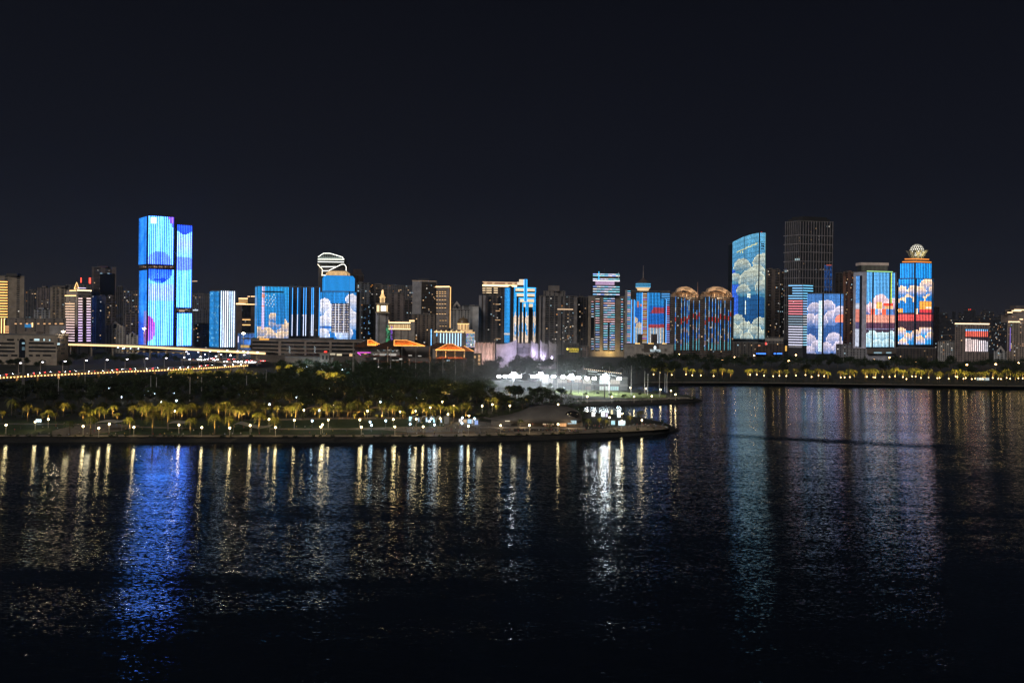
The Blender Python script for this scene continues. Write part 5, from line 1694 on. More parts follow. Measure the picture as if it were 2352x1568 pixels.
def tree_meshes(seed, h, rw, nl=900, conifer=False):
    r = random.Random(seed)
    mb = MB()
    th = h * .38
    mb.tube([(0, 0, -.3), (r.uniform(-.2, .2), r.uniform(-.2, .2), th * .6), (r.uniform(-.4, .4), r.uniform(-.4, .4), th * 1.4)], [.38, .28, .16], (.2, .15, .1), n=6)
    blobs = []
    for i in range(9):
        a = r.uniform(0, 2 * pi)
        q = r.random() ** .6
        rad = rw * .62 * q
        bz = h * (.48 + .40 * r.random() * (1 - .35 * q))
        br = rw * r.uniform(.30, .50)
        blobs.append((rad * cos(a), rad * sin(a), bz, br))
        if i < 5:
            mb.tube([(0, 0, th * .8), (rad * .5 * cos(a), rad * .5 * sin(a), (th + bz) / 2), (rad * cos(a), rad * sin(a), bz)], [.16, .11, .05], (.2, .15, .1), n=4)
    tm = mb.mesh('trunk', mats=M_BARK)
    mb = MB()
    for i in range(nl):
        bx, by, bz, br = r.choice(blobs)
        v = Vector((r.gauss(0, 1), r.gauss(0, 1), r.gauss(0, 1))).normalized()
        q = r.random() ** .35
        p = Vector((bx, by, bz)) + Vector((v.x * br, v.y * br, v.z * br * .72)) * q * r.uniform(.85, 1.12)
        s_ = r.uniform(.30, .62)
        a = Vector((r.gauss(0, 1), r.gauss(0, 1), r.gauss(0, .5))).normalized()
        c = a.cross(Vector((r.gauss(0, 1), r.gauss(0, 1), r.gauss(0, 1)))).normalized()
        mb.q([p - a * s_, p + c * s_ * .6, p + a * s_, p - c * s_ * .6])
    return tm, mb.mesh('crown', mats=M_LEAF)

def plant(meshes, name):
    """hidden-free prototype factory: returns a function that places one plant"""
    first = {}
    def put(loc, rz, s_, label, cat, group):
        if 'o' not in first:
            r = empty(name, loc, label, cat, group)
            for nm, me in zip(('trunk', 'crown'), meshes):
                ob = bpy.data.objects.new(nm, me)
                COL.objects.link(ob)
                ob.parent = r
            r.rotation_euler = (0, 0, rz)
            r.scale = (s_, s_, s_)
            first['o'] = r
            return r
        r = dup(first['o'], loc, rz, s_, label)
        r['category'], r['group'] = cat, group
        return r
    return put
PALMS = [plant(palm_meshes(40 + i, 9.0), 'palm_tree') for i in range(5)]
TALLP = [plant(palm_meshes(60 + i, 12.5, 17, 4.8), 'palm_tree') for i in range(4)]
SHORTP = [plant(palm_meshes(80 + i, 3.2, 14, 2.6), 'palm_tree') for i in range(2)]
TREES = [plant(tree_meshes(20 + i, 12, 6.2), 'broadleaf_tree') for i in range(6)]

TL_MESH = MB().lathe(0, 0, [(.36, -.45), (.50, -.35), (.50, .35), (.36, .45)], DARK, sc((1, .66, .28), 9), n=8).mesh('trunk_light', lamp=True)
UPL = []          # palm uplights (position, power)
rp = random.Random(77)
def palm(px, py, hpx, lit, label, group, kinds=None, z=GZ, power=None, tl=False):
    p = gnd(px, py, z)
    hm = hpx * p.y / F
    ks = kinds or (PALMS if hm > 6 else SHORTP)
    base = 11.0 if ks is PALMS else (14.5 if ks is TALLP else 4.6)
    s_ = hm / base
    r_ = rp.choice(ks)((p.x, p.y, z - .05), rp.uniform(0, 6.28), s_, label, 'palm', group)
    if tl and rp.random() < .8:
        tl_o = bpy.data.objects.new('trunk_light', TL_MESH)
        COL.objects.link(tl_o)
        tl_o.parent, tl_o.location, tl_o.scale = r_, (0, 0, 9.0 * rp.uniform(.28, .40)), (1 / s_, 1 / s_, 1 / s_)
    if lit:
        UPL.append(((p.x + rp.uniform(-.6, .6), p.y - 2.3 * max(.7, s_), z + .35), (power or 1.0) * lit * hm * hm, (p.x, p.y - .4, z + hm * .95)))

for px, py, hp, lit in ((5, 968, 30, .6), (64, 968, 46, .8), (98, 968, 24, .3), (111, 969, 34, 1), (128, 968, 24, .3), (191, 969, 30, 1.3), (204, 969, 24, .8), (213, 968, 33, 1.2), (228, 966, 38, 1.1), (240, 968, 34, .7), (270, 969, 26, 1.5),
                        (326, 966, 38, .9), (336, 967, 44, .9), (352, 966, 40, .7), (371, 966, 46, 1), (388, 966, 40, 1), (407, 963, 44, 1), (418, 965, 36, 1.2), (474, 965, 30, 1.5), (542, 967, 40, 1), (548, 968, 36, .8), (556, 967, 44, .8),
                        (585, 969, 26, 1.2), (679, 960, 36, 1), (724, 960, 30, 1.2), (734, 961, 14, 1.6), (748, 959, 30, 1.3), (779, 959, 34, 1.1), (799, 959, 28, .8), (815, 961, 16, 1.5), (837, 959, 36, 1.2), (866, 961, 14, 1.8), (901, 959, 34, 1.2),
                        (906, 961, 36, .9), (929, 962, 14, 1.8), (947, 959, 38, 1), (961, 955, 30, 1.2), (971, 957, 40, 1), (993, 955, 32, .9), (1012, 955, 30, .7), (1030, 958, 30, .6), (1042, 968, 44, 1.3)):
    palm(px, py, hp, lit, 'golden uplit palm standing along the lawn behind the shore lamps', 'uplit palms along the park lawn')
for i in range(74):
    px = 16 + 1064 * (i + rp.random()) / 74
    if px < 300 and i % 4:
        continue
    py = rp.uniform(951, 964)
    palm(px, py, rp.uniform(20, 46), rp.choice((.02, .1, .35, .6, 1.2)), 'amber lit palm crowding the grove behind the waterfront lawn', 'palm grove behind the lawn')
for px, py, hp, lit in ((299, 994, 44, 1.1), (350, 996, 60, .35), (385, 983, 50, 1.1), (437, 997, 44, .6), (493, 997, 56, .9), (525, 993, 46, 1.2), (595, 994, 56, 1.1), (631, 994, 44, 1.1), (208, 997, 50, .3), (160, 1000, 40, 0)):
    palm(px, py, hp, lit, 'tall leaning coconut palm at the edge of the waterfront promenade', 'coconut palms by the promenade')
for i, px in enumerate((393, 405, 418, 431, 437, 445, 454, 463, 466, 472, 482, 497, 499, 506, 522, 548, 560, 575, 590)):
    palm(px, 872 + rp.uniform(-1.5, 2), rp.uniform(23, 29), 1.5 if i < 15 else .7, 'uplit palm in the row before the road bridge', 'palm row before the road bridge', tl=True)
for px, py in ((737, 881), (748, 885), (752, 886), (767, 885), (771, 886), (785, 889), (640, 868), (664, 868), (690, 870)):
    palm(px, py, rp.uniform(32, 38), 1.6, 'orange lit palm before the teal sports court', 'orange lit palms by the court')
for px in (1501, 1515.5, 1533, 1543, 1575.5, 1590, 1609.5, 1639, 1659, 1678, 1717.5, 1723, 1738, 1755, 1776, 1790, 1806, 1828, 1850, 1864):
    palm(px, 866 + (px - 1500) * .013 + rp.uniform(-2, 1.5), rp.uniform(24, 29), rp.choice((.5, 1, 1.4)), 'gold lit palm at the far shore below the arc roofed and sail topped towers', 'far shore palms below the towers', tl=True)
xs_ = [1880, 1893, 1902, 1931, 1940, 1952, 1962, 1987, 1991, 2006, 2010, 2027, 2043, 2056, 2074, 2082, 2095, 2103, 2115, 2133, 2153, 2158, 2179, 2195, 2199, 2213, 2218, 2232, 2240, 2251, 2257, 2262, 2280, 2293, 2299, 2312, 2320, 2332, 2339, 2349]
for px in xs_:
    palm(px, 872.5 + (px - 1900) * .011 + rp.uniform(-1.5, 2), rp.uniform(23, 36), rp.choice((.35, .8, 1.2, 1.7)), 'gold lit palm in the dense row along the right hand far shore', 'palm row on the right far shore', tl=True)
for px, py, hp, lit in ((1195, 985, 26, 0), (1256, 984, 30, 0), (1262, 985, 22, 0), (1300, 983, 32, .2), (1318, 983, 26, .25), (1352, 982, 26, .3), (1377, 978, 24, .8), (1392, 976, 18, .8), (1448, 968, 20, .9), (1472, 968, 30, .1), (1466, 967, 26, 0), (1310, 918, 20, 0), (1300, 915, 22, 0), (1455, 917, 12, 0)):
    palm(px, py, hp, lit, 'dark palm silhouetted round the shell roofed pavilion and headland', 'palms round the shell pavilion')
for px, py, hp, lit in ((1122, 935, 26, 1), (1135, 938, 30, 1.4), (1142, 935, 24, 1), (1162, 932, 26, .9), (1172, 936, 24, .8), (1140, 948, 22, .8), (1206, 935, 24, .5)):
    palm(px, py, hp, lit, 'copper lit palm in the grove behind the shell roofed pavilion', 'palms in the grove behind the pavilion')

rt = random.Random(55)
TREECOUNT = [0]
MASS = []
def tree(px, D, s_, label, group, z=GZ):
    p = colpx(px, 840, D)
    TREECOUNT[0] += 1
    rt.choice(TREES)((p.x, p.y, z - .1), rt.uniform(0, 6.28), s_, label, 'tree', group)
def bridge_cap(px, D, s_):
    if px > 600 or D > bridgeD(px):
        return s_
    yb = 870 - px * .056 + 2.5
    ztop = H + ray(px, yb)[1] * D
    return min(s_, (ztop - GZ) / 13.2)
def bridgeD(px):
    return 731 + (945 - 731) * max(-.1, px / 571)
cnt = 0
for D in range(572, 960, 17):
    x = -30.0
    while x < 1130:
        xx, DD = x + rt.uniform(-8, 8), D + rt.uniform(-9, 9)
        x += rt.uniform(20, 32) * 700 / D
        if xx < 600 and DD > bridgeD(xx) - 18:
            continue
        if DD > 760 and 370 < xx < 640:
            continue
        if xx > 640 and DD > 850 and rt.random() < .3:
            continue
        if xx > 1040 and DD < 600:
            continue
        if DD > 640 and (rt.random() < .8 or cnt >= 95):
            k_ = bridge_cap(xx, DD, rt.uniform(.9, 1.3))
            if k_ > .3:
                MASS.append((xx, DD, k_))
            continue
        lab = 'dark bushy tree in the unlit middle of the waterfront park' if DD > 610 else 'broad tree rising directly behind the lit park lawn'
        k_ = bridge_cap(xx, DD, rt.uniform(.80, 1.25) * (1 if DD > 610 else .85))
        if k_ > .3:
            tree(xx, DD, k_, lab, 'park trees')
            cnt += 1
for i in range(26):
    MASS.append((rt.uniform(160, 430), rt.uniform(985, 1050), rt.uniform(.9, 1.4)))
for i in range(34):
    xx = 20 + 1060 * (i + rt.random()) / 34
    tree(xx, gnd(xx, rt.uniform(944, 958)).y, rt.uniform(.5, .85), 'rounded tree among the amber palms behind the waterfront lawn', 'trees among the lawn palms')
for i in range(14):
    tree(rt.uniform(-20, 160), rt.uniform(900, 950), rt.uniform(.7, 1.1), 'dark tree before the broad five storey office', 'trees before the broad office')
for i in range(44):
    xx = rt.uniform(1098, 1560)
    if i % 2:
        MASS.append((xx, rt.uniform(900, 1000), rt.uniform(1.35, 1.7)))
        continue
    tree(xx, rt.uniform(880, 1000) if xx > 1440 else rt.uniform(800, 1000), rt.uniform(1.35, 1.75), 'large dark tree in the belt behind the floodlit pitch', 'tree belt behind the pitch')
for i in range(112):
    xx = 1440 + 950 * (i + rt.random()) / 112
    if i % 3:
        MASS.append((xx, rt.uniform(1000, 1180), rt.uniform(1.3, 1.7)))
        continue
    tree(xx, rt.uniform(935, 1150), rt.uniform(1.15, 1.65), 'dark tree in the long belt between far shore palms and the towers', 'tree belt on the far shore')
for i in range(28):
    tree(1060 + 230 * (i + rt.random()) / 28, rt.uniform(560, 700), rt.uniform(.75, 1.1), 'tree in the dark grove between floodlights and shell pavilion', 'grove behind the shell pavilion')
for px, py, s_ in ((1345, 912, .35), (1372, 909, .35), (1402, 913, .4), (1434, 917, .45), (1470, 911, .35), (1505, 906, .35), (1540, 902, .5), (1552, 903, .5)):
    p = gnd(px, py)
    rt.choice(TREES)((p.x, p.y, GZ - .1), rt.uniform(0, 6), s_, 'small tree on the grass of the floodlit headland', 'tree', 'small trees on the headland')

vm, fm = [], []
tmpl = [tree_meshes(90 + i, 12, 6.2, 420)[1] for i in range(3)]
for i, (px, D, s_) in enumerate(MASS):
    p, me, a = colpx(px, 840, D), tmpl[i % 3], rt.uniform(0, 6.28)
    base = len(vm)
    for v in me.vertices:
        c = v.co * s_
        vm.append((p.x + c.x * cos(a) - c.y * sin(a), p.y + c.x * sin(a) + c.y * cos(a), GZ + c.z))
    fm += [[base + k for k in q.vertices] for q in me.polygons]
plain_obj('woodland', vm, fm, M_LEAF, 'stuff')
vm, fm = [], []
spots = []
for i in range(n - 1):
    L = (topl[i + 1] - topl[i]).length
    for k in range(int(L / 2.6)):
        if rt.random() < .62:
            q_ = topl[i].lerp(topl[i + 1], rt.random()).lerp(mid[i].lerp(mid[i + 1], .5), rt.uniform(0, .5))
            spots.append((q_.x, q_.y, rt.uniform(.5, 1.25)))
for i in range(420):
    q_ = gnd(rt.uniform(1040, 1345), rt.uniform(915, 966))
    spots.append((q_.x, q_.y, rt.uniform(1.0, 2.2)))
for i in range(360):
    q_ = gnd(rt.uniform(-20, 1060), rt.uniform(938, 960))
    spots.append((q_.x, q_.y, rt.uniform(.7, 1.7)))
for i in range(160):
    q_ = gnd(rt.uniform(1480, 2400), rt.uniform(866, 872))
    spots.append((q_.x, q_.y, rt.uniform(.8, 2.0)))
for x_, y_, s_ in spots:
    for k in range(34):
        v = Vector((rt.gauss(0, 1), rt.gauss(0, 1), abs(rt.gauss(0, 1)))).normalized() * s_ * rt.uniform(.55, 1.1)
        a = Vector((rt.gauss(0, 1), rt.gauss(0, 1), rt.gauss(0, 1))).normalized() * rt.uniform(.2, .4)
        c = a.cross(Vector((rt.gauss(0, 1), rt.gauss(0, 1), rt.gauss(0, 1))).normalized())
        p = Vector((x_, y_, GZ)) + v
        base = len(vm)
        vm += [tuple(p - a), tuple(p + c), tuple(p + a), tuple(p - c)]
        fm.append((base, base + 1, base + 2, base + 3))
plain_obj('shrubbery', vm, fm, M_LEAF, 'stuff')
for loc, pw, aim in UPL:
    lamp('SPOT', loc, pw * 150, (1.0, .60, .14), aim, 64, .25)
# ================================================================== roads, bridge, viaduct
def ribbon(name, label, cat, pts, width, thick, c, e=None):
    """raised road from (pixel x, pixel y, height) points along its near edge"""
    near = [gnd(x, y, z) for x, y, z in pts]
    r = empty(name, (near[len(near) // 2].x, near[len(near) // 2].y, 0), label, cat)
    far_ = []
    for i, p in enumerate(near):
        d = (near[min(i + 1, len(near) - 1)] - near[max(i - 1, 0)])
        n_ = Vector((-d.y, d.x, 0)).normalized()
        far_.append(p + n_ * width)
    mb = MB()
    for i in range(len(near) - 1):
        a, b_, c_, d_ = near[i], near[i + 1], far_[i + 1], far_[i]
        dz = Vector((0, 0, thick))
        mb.q([a, b_, c_, d_], (.05, .048, .045, .8))
        mb.q([a - dz, b_ - dz, b_, a], c)
        mb.q([d_ - dz, c_ - dz, c_, d_], c)
        mb.q([a - dz, b_ - dz, c_ - dz, d_ - dz], c)
    mb.build('deck', r)
    mb = MB()
    up = Vector((0, 0, 1.0))
    for side in (near, far_):
        for i in range(len(side) - 1):
            a, b_ = side[i], side[i + 1]
            dn = Vector((0, .3, 0))
            mb.q([a + up * .02, b_ + up * .02, b_ + up, a + up], (.35, .31, .26))
            mb.q([a + up, b_ + up, b_ + up + dn, a + up + dn], (.35, .31, .26))
            mb.q([a + up * .02 + dn, b_ + up * .02 + dn, b_ + up + dn, a + up + dn], (.35, .31, .26))
    mb.build('parapet', r)
    return r, near, far_
def along(pts, n):
    L = [0]
    for a, b_ in zip(pts, pts[1:]):
        L.append(L[-1] + (b_ - a).length)
    out_ = []
    for k in range(n):
        s_ = L[-1] * (k + .5) / n
        i = max(j for j in range(len(L)) if L[j] <= s_)
        i = min(i, len(pts) - 2)
        out_.append(pts[i].lerp(pts[i + 1], (s_ - L[i]) / (L[i + 1] - L[i])))
    return out_
CON = (.30, .25, .20, .8)
br, bn, bf = ribbon('road_bridge', 'low road bridge with a string of small gold lamps along its edge', 'bridge', [(-90, 872, 8.5), (0, 866, 8.5), (100, 860.5, 8.5), (200, 856, 8.5), (300, 851.5, 8.5), (392, 848, 8.5), (480, 843.5, 8.5), (571, 838, 8.5)], 26, 1.5, CON)
rr = random.Random(3)
for p in along(bn, 98):
    MB().box(p.x - .32, p.x + .32, p.y - .75, p.y - .15, p.z - 1.0, p.z - .25, DARK, sc((1, .55, .18), rr.uniform(5, 8))).build('edge_lamp', br)
for p in along(bn, 16):
    MB().tube([(p.x, p.y + 5, GZ - .2), (p.x, p.y + 5, p.z - 1.5)], 1.0, (.33, .27, .2), n=8).build('pier', br)
BRW = [(p + Vector((0, -2, -2.6)), rr.uniform(500, 2600), (1, .55, .22)) for p in along(bn, 22)]
vr, vn, vf = ribbon('viaduct', 'high viaduct with a continuous golden light band under the video towers', 'viaduct', [(80, 788, 20), (157, 789.6, 20), (300, 793.5, 20), (420, 799.5, 20), (545, 806.5, 20), (610, 810, 20)], 16, 1.2, CON)
mb = MB()
for a, b_ in zip(vn, vn[1:]):
    o1, o2 = Vector((0, -.35, -2.1)), Vector((0, -.35, .2))
    mb.q([a + o1, b_ + o1, b_ + o2, a + o2], (.4, .3, .2), sc((1, .62, .26), 2.1))
    mb.q([a + o1, b_ + o1, b_ + Vector((0, 0, -2.1)), a + Vector((0, 0, -2.1))], (.4, .3, .2))
mb.build('light_band', vr)
for p in along(vn, 12):
    MB().tube([(p.x, p.y + 6, GZ - .2), (p.x, p.y + 6, p.z - 1.2)], 1.3, (.3, .25, .2), n=8).build('pier', vr)
v2, v2n, _ = ribbon('slip_road', 'curving slip road lit gold beneath the viaduct', 'road', [(276, 804, 11), (330, 807, 11), (392, 809, 11), (425, 811.5, 10)], 9, 1, CON)
for p in along(v2n, 10):
    MB().box(p.x - 1.5, p.x + 1.5, p.y - .5, p.y - .1, p.z - .7, p.z - .3, DARK, sc((1, .6, .2), 1.3)).build('edge_lamp', v2)
jr, jn, jf = ribbon('junction_road', 'broad road curving from the bridge head full of car headlights', 'road', [(415, 826, 8), (470, 829, 8), (520, 832, 8), (571, 834.5, 8.2), (600, 834, 8.2)], 46, 1, CON)

# cars
carm = MB()
prof = [(-2.2, .45), (-2.15, .95), (-1.3, 1.05), (-.75, 1.48), (.65, 1.5), (1.3, 1.02), (2.1, .88), (2.2, .45)]
for sgn in (-1, 1):
    carm.q([(x, .85 * sgn * (1 if z < 1.1 else .82), z) for x, z in (prof if sgn > 0 else prof[::-1])], (.3, .3, .32, .3))
for (xa, za), (xb, zb2) in zip(prof, prof[1:] + prof[:1]):
    wa, wb = (.85 if za < 1.1 else .697), (.85 if zb2 < 1.1 else .697)
    carm.q([(xa, -wa, za), (xb, -wb, zb2), (xb, wb, zb2), (xa, wa, za)], (.3, .3, .32, .3) if not (1.0 < max(za, zb2) and za != zb2) else (.02, .02, .03, .2))
CAR = {}
def car(p, rz, label, first=[None]):
    if first[0] is None:
        r = empty('car', p, label, 'car', 'cars on the bridge and junction')
        carm.build('body', r, mats=None)
        for ch in r.children:
            ch.data.transform(__import__('mathutils').Matrix.Translation(Vector(p)))
        me = MB().tube([(0, -.09, 0), (0, .09, 0)], .33, (.02, .02, .02), n=10).mesh('wheel')
        for x in (-1.35, 1.35):
            for y in (-.78, .78):
                o = bpy.data.objects.new('wheel', me)
                COL.objects.link(o)
                o.parent, o.location = r, (x, y, .33)
        for nm, x, col in (('headlight', 2.2, sc((.9, .93, 1), 60)), ('tail_light', -2.2, sc((1, .05, .04), 14))):
            me = MB().box(-.08, .08, -.26, .26, -.16, .16, DARK, col).mesh(nm, lamp=False)
            for y in (-.6, .6):
                o = bpy.data.objects.new(nm, me)
                COL.objects.link(o)
                o.parent, o.location = r, (x, y, .72)
        r.rotation_euler = (0, 0, rz)
        first[0] = r
        return r
    return dup(first[0], p, rz, 1.15, label)
rc = random.Random(12)
for i, p in enumerate(along(bn, 26)):
    lane = rc.choice((3, 7, 17, 21))
    d = (bn[-1] - bn[0]).normalized()
    n_ = Vector((-d.y, d.x, 0))
    q_ = p + n_ * lane
    toward = lane < 12
    car((q_.x, q_.y, 8.52), math.atan2(d.y, d.x) + (pi if toward else 0) - (.5 if toward else 0), 'car with bluish headlights coming over the road bridge' if toward else 'car showing red tail lights going away over the road bridge')
for i in range(46):
    a, b_ = rc.choice(list(zip(jn, jn[1:])))
    k = list(jn).index(a)
    u, v = rc.random(), rc.uniform(.05, .95)
    q_ = a.lerp(b_, u).lerp(jf[k].lerp(jf[k + 1], u), v)
    tw = v < .6
    car((q_.x, q_.y, q_.z + .02), (-pi / 2 - .25 + rc.uniform(-.3, .3)) if tw else (pi / 2 + .4), 'car with glaring headlights crowding the junction by the bridge head' if tw else 'car showing red tail lights leaving the junction by the bridge head')

# ================================================================== lamps and masts
def proto_lamp(name, build):
    store = {}
    def put(p, rz, label, cat, group, s_=1):
        if 'o' not in store:
            r = empty(name, (0, 0, 0), label, cat, group)
            build(r)
            r.location, r.rotation_euler, r.scale = p, (0, 0, rz), (s_ if isinstance(s_, tuple) else (s_, s_, s_))
            store['o'] = r
            return r
        r = dup(store['o'], p, rz, s_, label)
        r['category'], r['group'] = cat, group
        return r
    return put
def b_park(r):
    MB().tube([(0, 0, -.1), (0, 0, 4.4)], [.13, .09], (.55, .5, .4), n=6).build('pole', r)
    hd = MB().lathe(0, 0, [(.20, 4.4), (.46, 4.6), (.50, 5.0), (.30, 5.3)], (.5, .5, .5), sc((1, .80, .42), 14), n=10).build('lamp_globe', r)
    MB().lathe(0, 0, [(.34, 5.31), (.05, 5.5)], (.1, .1, .1), n=8).build('cap', hd)
def b_ball(r):
    MB().tube([(0, 0, -.1), (0, 0, 3.4)], [.10, .08], (.25, .25, .25), n=6).build('pole', r)
    MB().lathe(0, 0, [(.15, 3.4), (.48, 3.65), (.55, 3.95), (.48, 4.25), (.1, 4.5)], (.5, .5, .5), sc((.55, .80, 1), 11), n=10).build('lamp_globe', r)
def b_street(r):
    MB().tube([(0, 0, -.1), (0, 0, 11), (.35, 0, 11.8), (1.8, 0, 12.2)], [.22, .15, .12, .1], (.5, .46, .42), n=6).build('pole', r)
    MB().box(1.3, 2.9, -.45, .45, 11.95, 12.4, DARK, sc((.95, .90, 1), 11)).build('lamp_head', r)
def b_sodium(r):
    MB().tube([(0, 0, -.1), (0, 0, 11.6)], [.22, .14], (.3, .25, .2), n=6).build('pole', r)
    MB().lathe(0, 0, [(.4, 11.4), (.95, 11.8), (.95, 12.4), (.3, 12.8)], (.5, .4, .3), sc((1, .55, .20), 26), n=10).build('lamp_globe', r)
def b_flood(r):
    MB().tube([(0, 0, -.1), (0, 0, 16)], [.26, .14], (.03, .03, .03), n=8).build('mast', r)
    fr_ = MB().box(-2.2, 2.2, -.2, .2, 15.2, 15.4, (.04, .04, .04)).build('crossarm', r)
    for i in range(3):
        for j in range(2):
            x, z = -1.5 + 1.5 * i, 15.6 + 1.1 * j
            fl = MB().box(x - .6, x + .6, -.35, .25, z, z + .95, (.2, .2, .2)).build('floodlight', r)
            MB().tube([(x, -.36, z + .5), (x, -.46, z + .5)], .62, DARK, sc((.92, .97, 1), 90), 12).build('lens', fl)
park_lamp, ball_lamp, street_lamp, sodium_lamp, flood_mast = (proto_lamp(n_, f_) for n_, f_ in (('park_lamp', b_park), ('globe_lamp', b_ball), ('street_lamp', b_street), ('sodium_lamp', b_sodium), ('floodlight_mast', b_flood)))
PL = []
def plamp(x, y, label, group, put=None, hh=5.0, col=(1, .74, .36), pw=420):
    p = gnd(x, y, GZ + hh)
    (put or park_lamp)((p.x, p.y, GZ), 0, label, 'lamp', group)
    PL.append(((p.x, p.y - .75, GZ + hh), pw, col))
for x, y in ((14, 975), (81, 967.5), (191, 978), (251, 973), (307.5, 980), (411, 975), (463.5, 980.6), (528, 981.6), (574.6, 976), (633, 980.6), (741, 974), (737, 979), (830, 979.6), (907, 979), (972, 978.7), (1076, 977.5), (1150, 976), (1216, 975.5), (1282, 973.5)):
    plamp(x, y, 'warm white lamp post along the waterfront promenade', 'lamp posts on the waterfront promenade')
for x, y in ((111, 962), (227, 982), (401, 943), (618, 962), (676, 964), (698, 941), (754, 963), (826.5, 963), (844, 943), (903.5, 962), (919, 944.6), (955, 943), (956, 961.6), (1011, 960), (1029, 950.6), (1077, 953.7)):
    plamp(x, y, 'warm white lamp post on the inner path behind the lawn', 'lamp posts on the inner park path')
for x, y in ((906, 934.7), (973, 917), (1016, 922), (1042, 931.7), (989, 935), (1131, 928), (1107.5, 931.5), (1171, 931), (1282, 928), (718, 906), (560, 900)):
    plamp(x, y, 'lamp post half hidden in the palm grove', 'lamp posts in the grove', pw=300)
for x, y in ((1349, 910), (1405.5, 910.3), (1456.5, 910), (1497, 909), (1551.5, 905), (1447.7, 890), (1483.4, 891.8), (1517, 894), (1541, 896.6)):
    plamp(x, y, 'yellowish lamp post beside the path of the floodlit headland', 'lamp posts on the floodlit headland')
for x, y in ((1429, 949), (1400, 957.7), (1474.5, 964), (1428, 966)):
    plamp(x, y, 'lamp post among the kiosks on the near headland tip', 'lamp posts on the near headland tip')
for x, y in ((717, 966), (850, 968.6), (853.5, 976), (886, 965.7), (942, 973.6), (991, 961), (998, 975), (986.5, 967), (1061, 971.6), (1062, 959), (1090, 961)):
    plamp(x, y, 'bluish white globe lamp glowing on the plaza lawn', 'bluish globe lamps on the lawn', ball_lamp, 3.95, (.55, .8, 1), 160)
for x, y, in ((1660, 826), (1687, 820), (1732, 816), (1811, 828), (1828, 815), (1494, 816), (2043, 821), (2104, 831), (2130, 834), (2221, 837), (2287, 836), (2340, 833), (2008, 826), (1560, 813)):
    plamp(x, y, 'amber street lamp shining above the dark far shore trees', 'amber street lamps over the far shore trees', sodium_lamp, 12.2, (1, .55, .2), 900)
for x, y in ((687, 843), (691.5, 843), (696, 843.3), (700, 843), (705, 842.5), (739, 847), (744, 846.5), (749, 846), (754, 845.5), (787, 848.5), (793, 848), (798, 847.6), (803, 847), (728, 842), (733, 842.5)):
    plamp(x, y, 'white globe lamp in the row round the teal sports court', 'lamps round the sports court', ball_lamp, 3.95, (.7, .9, 1), 2600)
for x, y in ((846, 836), (973, 840), (978, 838.5), (982, 840.5)):
    plamp(x, y, 'bright white globe lamp before the orange roofed halls', 'white lamps before the roofed halls', ball_lamp, 3.95, (.8, .95, 1), 5000)
for i in range(26):
    plamp(rr.uniform(10, 1080), rr.uniform(884, 944), 'tiny pale lamp glinting between the dark park trees', 'tiny lamps among the dark trees', ball_lamp, 3.95, (1, .85, .6), 350)
for p in along(bn, 15):
    street_lamp((p.x, p.y + 1.2, 8.5), rr.uniform(-.2, .2), 'slender street lamp with a curved arm on the road bridge', 'lamp', 'street lamps on the road bridge')
for x, y in ((425, 806), (458, 807), (480, 805), (500, 806), (520, 803), (548, 804), (570, 806), (595, 807), (437, 811), (470, 812), (530, 813), (557, 805), (565, 809), (512, 812)):
    p = gnd(x, y, 22)
    street_lamp((p.x, p.y, 9), rr.uniform(0, 6), 'street lamp with a curved arm above the busy junction', 'lamp', 'street lamps at the junction')
for x, y in ((282, 799.5), (300, 799.7), (318, 800.5), (271, 798), (286, 799)):
    p = gnd(x, y, 16)
    ball_lamp((p.x, p.y, 12), 0, 'small white lamp under the golden viaduct', 'lamp', 'small lamps under the viaduct')
def mast(x, yt, yb, label, rad=.16, name='flag_mast'):
    p = gnd(x, yb)
    hh = (yb - yt) * p.y / F
    r = empty(name, p, label, 'mast', 'tall bare masts')
    MB().tube([(p.x, p.y, GZ - .1), (p.x, p.y, GZ + hh)], [rad * 1.5, rad], (.55, .54, .52), n=6).build('pole', r)
    MB().lathe(p.x, p.y, [(rad * 1.6, GZ + hh), (rad * 2.2, GZ + hh + .3), (.05, GZ + hh + .7)], (.5, .5, .5), n=6).build('finial', r)
for x, yt, yb in ((134, 868, 906), (195, 855, 902), (346, 864, 911), (359, 868, 908), (436, 868, 921), (566, 864, 906), (611, 850, 899), (897, 801, 867), (922.5, 794, 867), (954.5, 794, 870), (986.7, 794, 881), (1017, 799, 875), (1046, 822, 879), (1065, 824, 877), (1088, 808, 876), (463, 868, 900)):
    mast(x, yt, yb, 'bare grey mast rising out of the dark park trees')
for x, yt, yb in ((1280, 796, 897), (1338.5, 840, 918), (1399, 843, 912), (1449.5, 841, 907), (1480.6, 853, 902), (1487.6, 860, 907), (1514.5, 855, 912), (1527, 859, 898), (1531.6, 861, 901)):
    mast(x, yt, yb, 'slim dark mast round the floodlit pitch and headland')
mast(890, 797, 850, 'white mast before the tall orange roofed hall', .3)
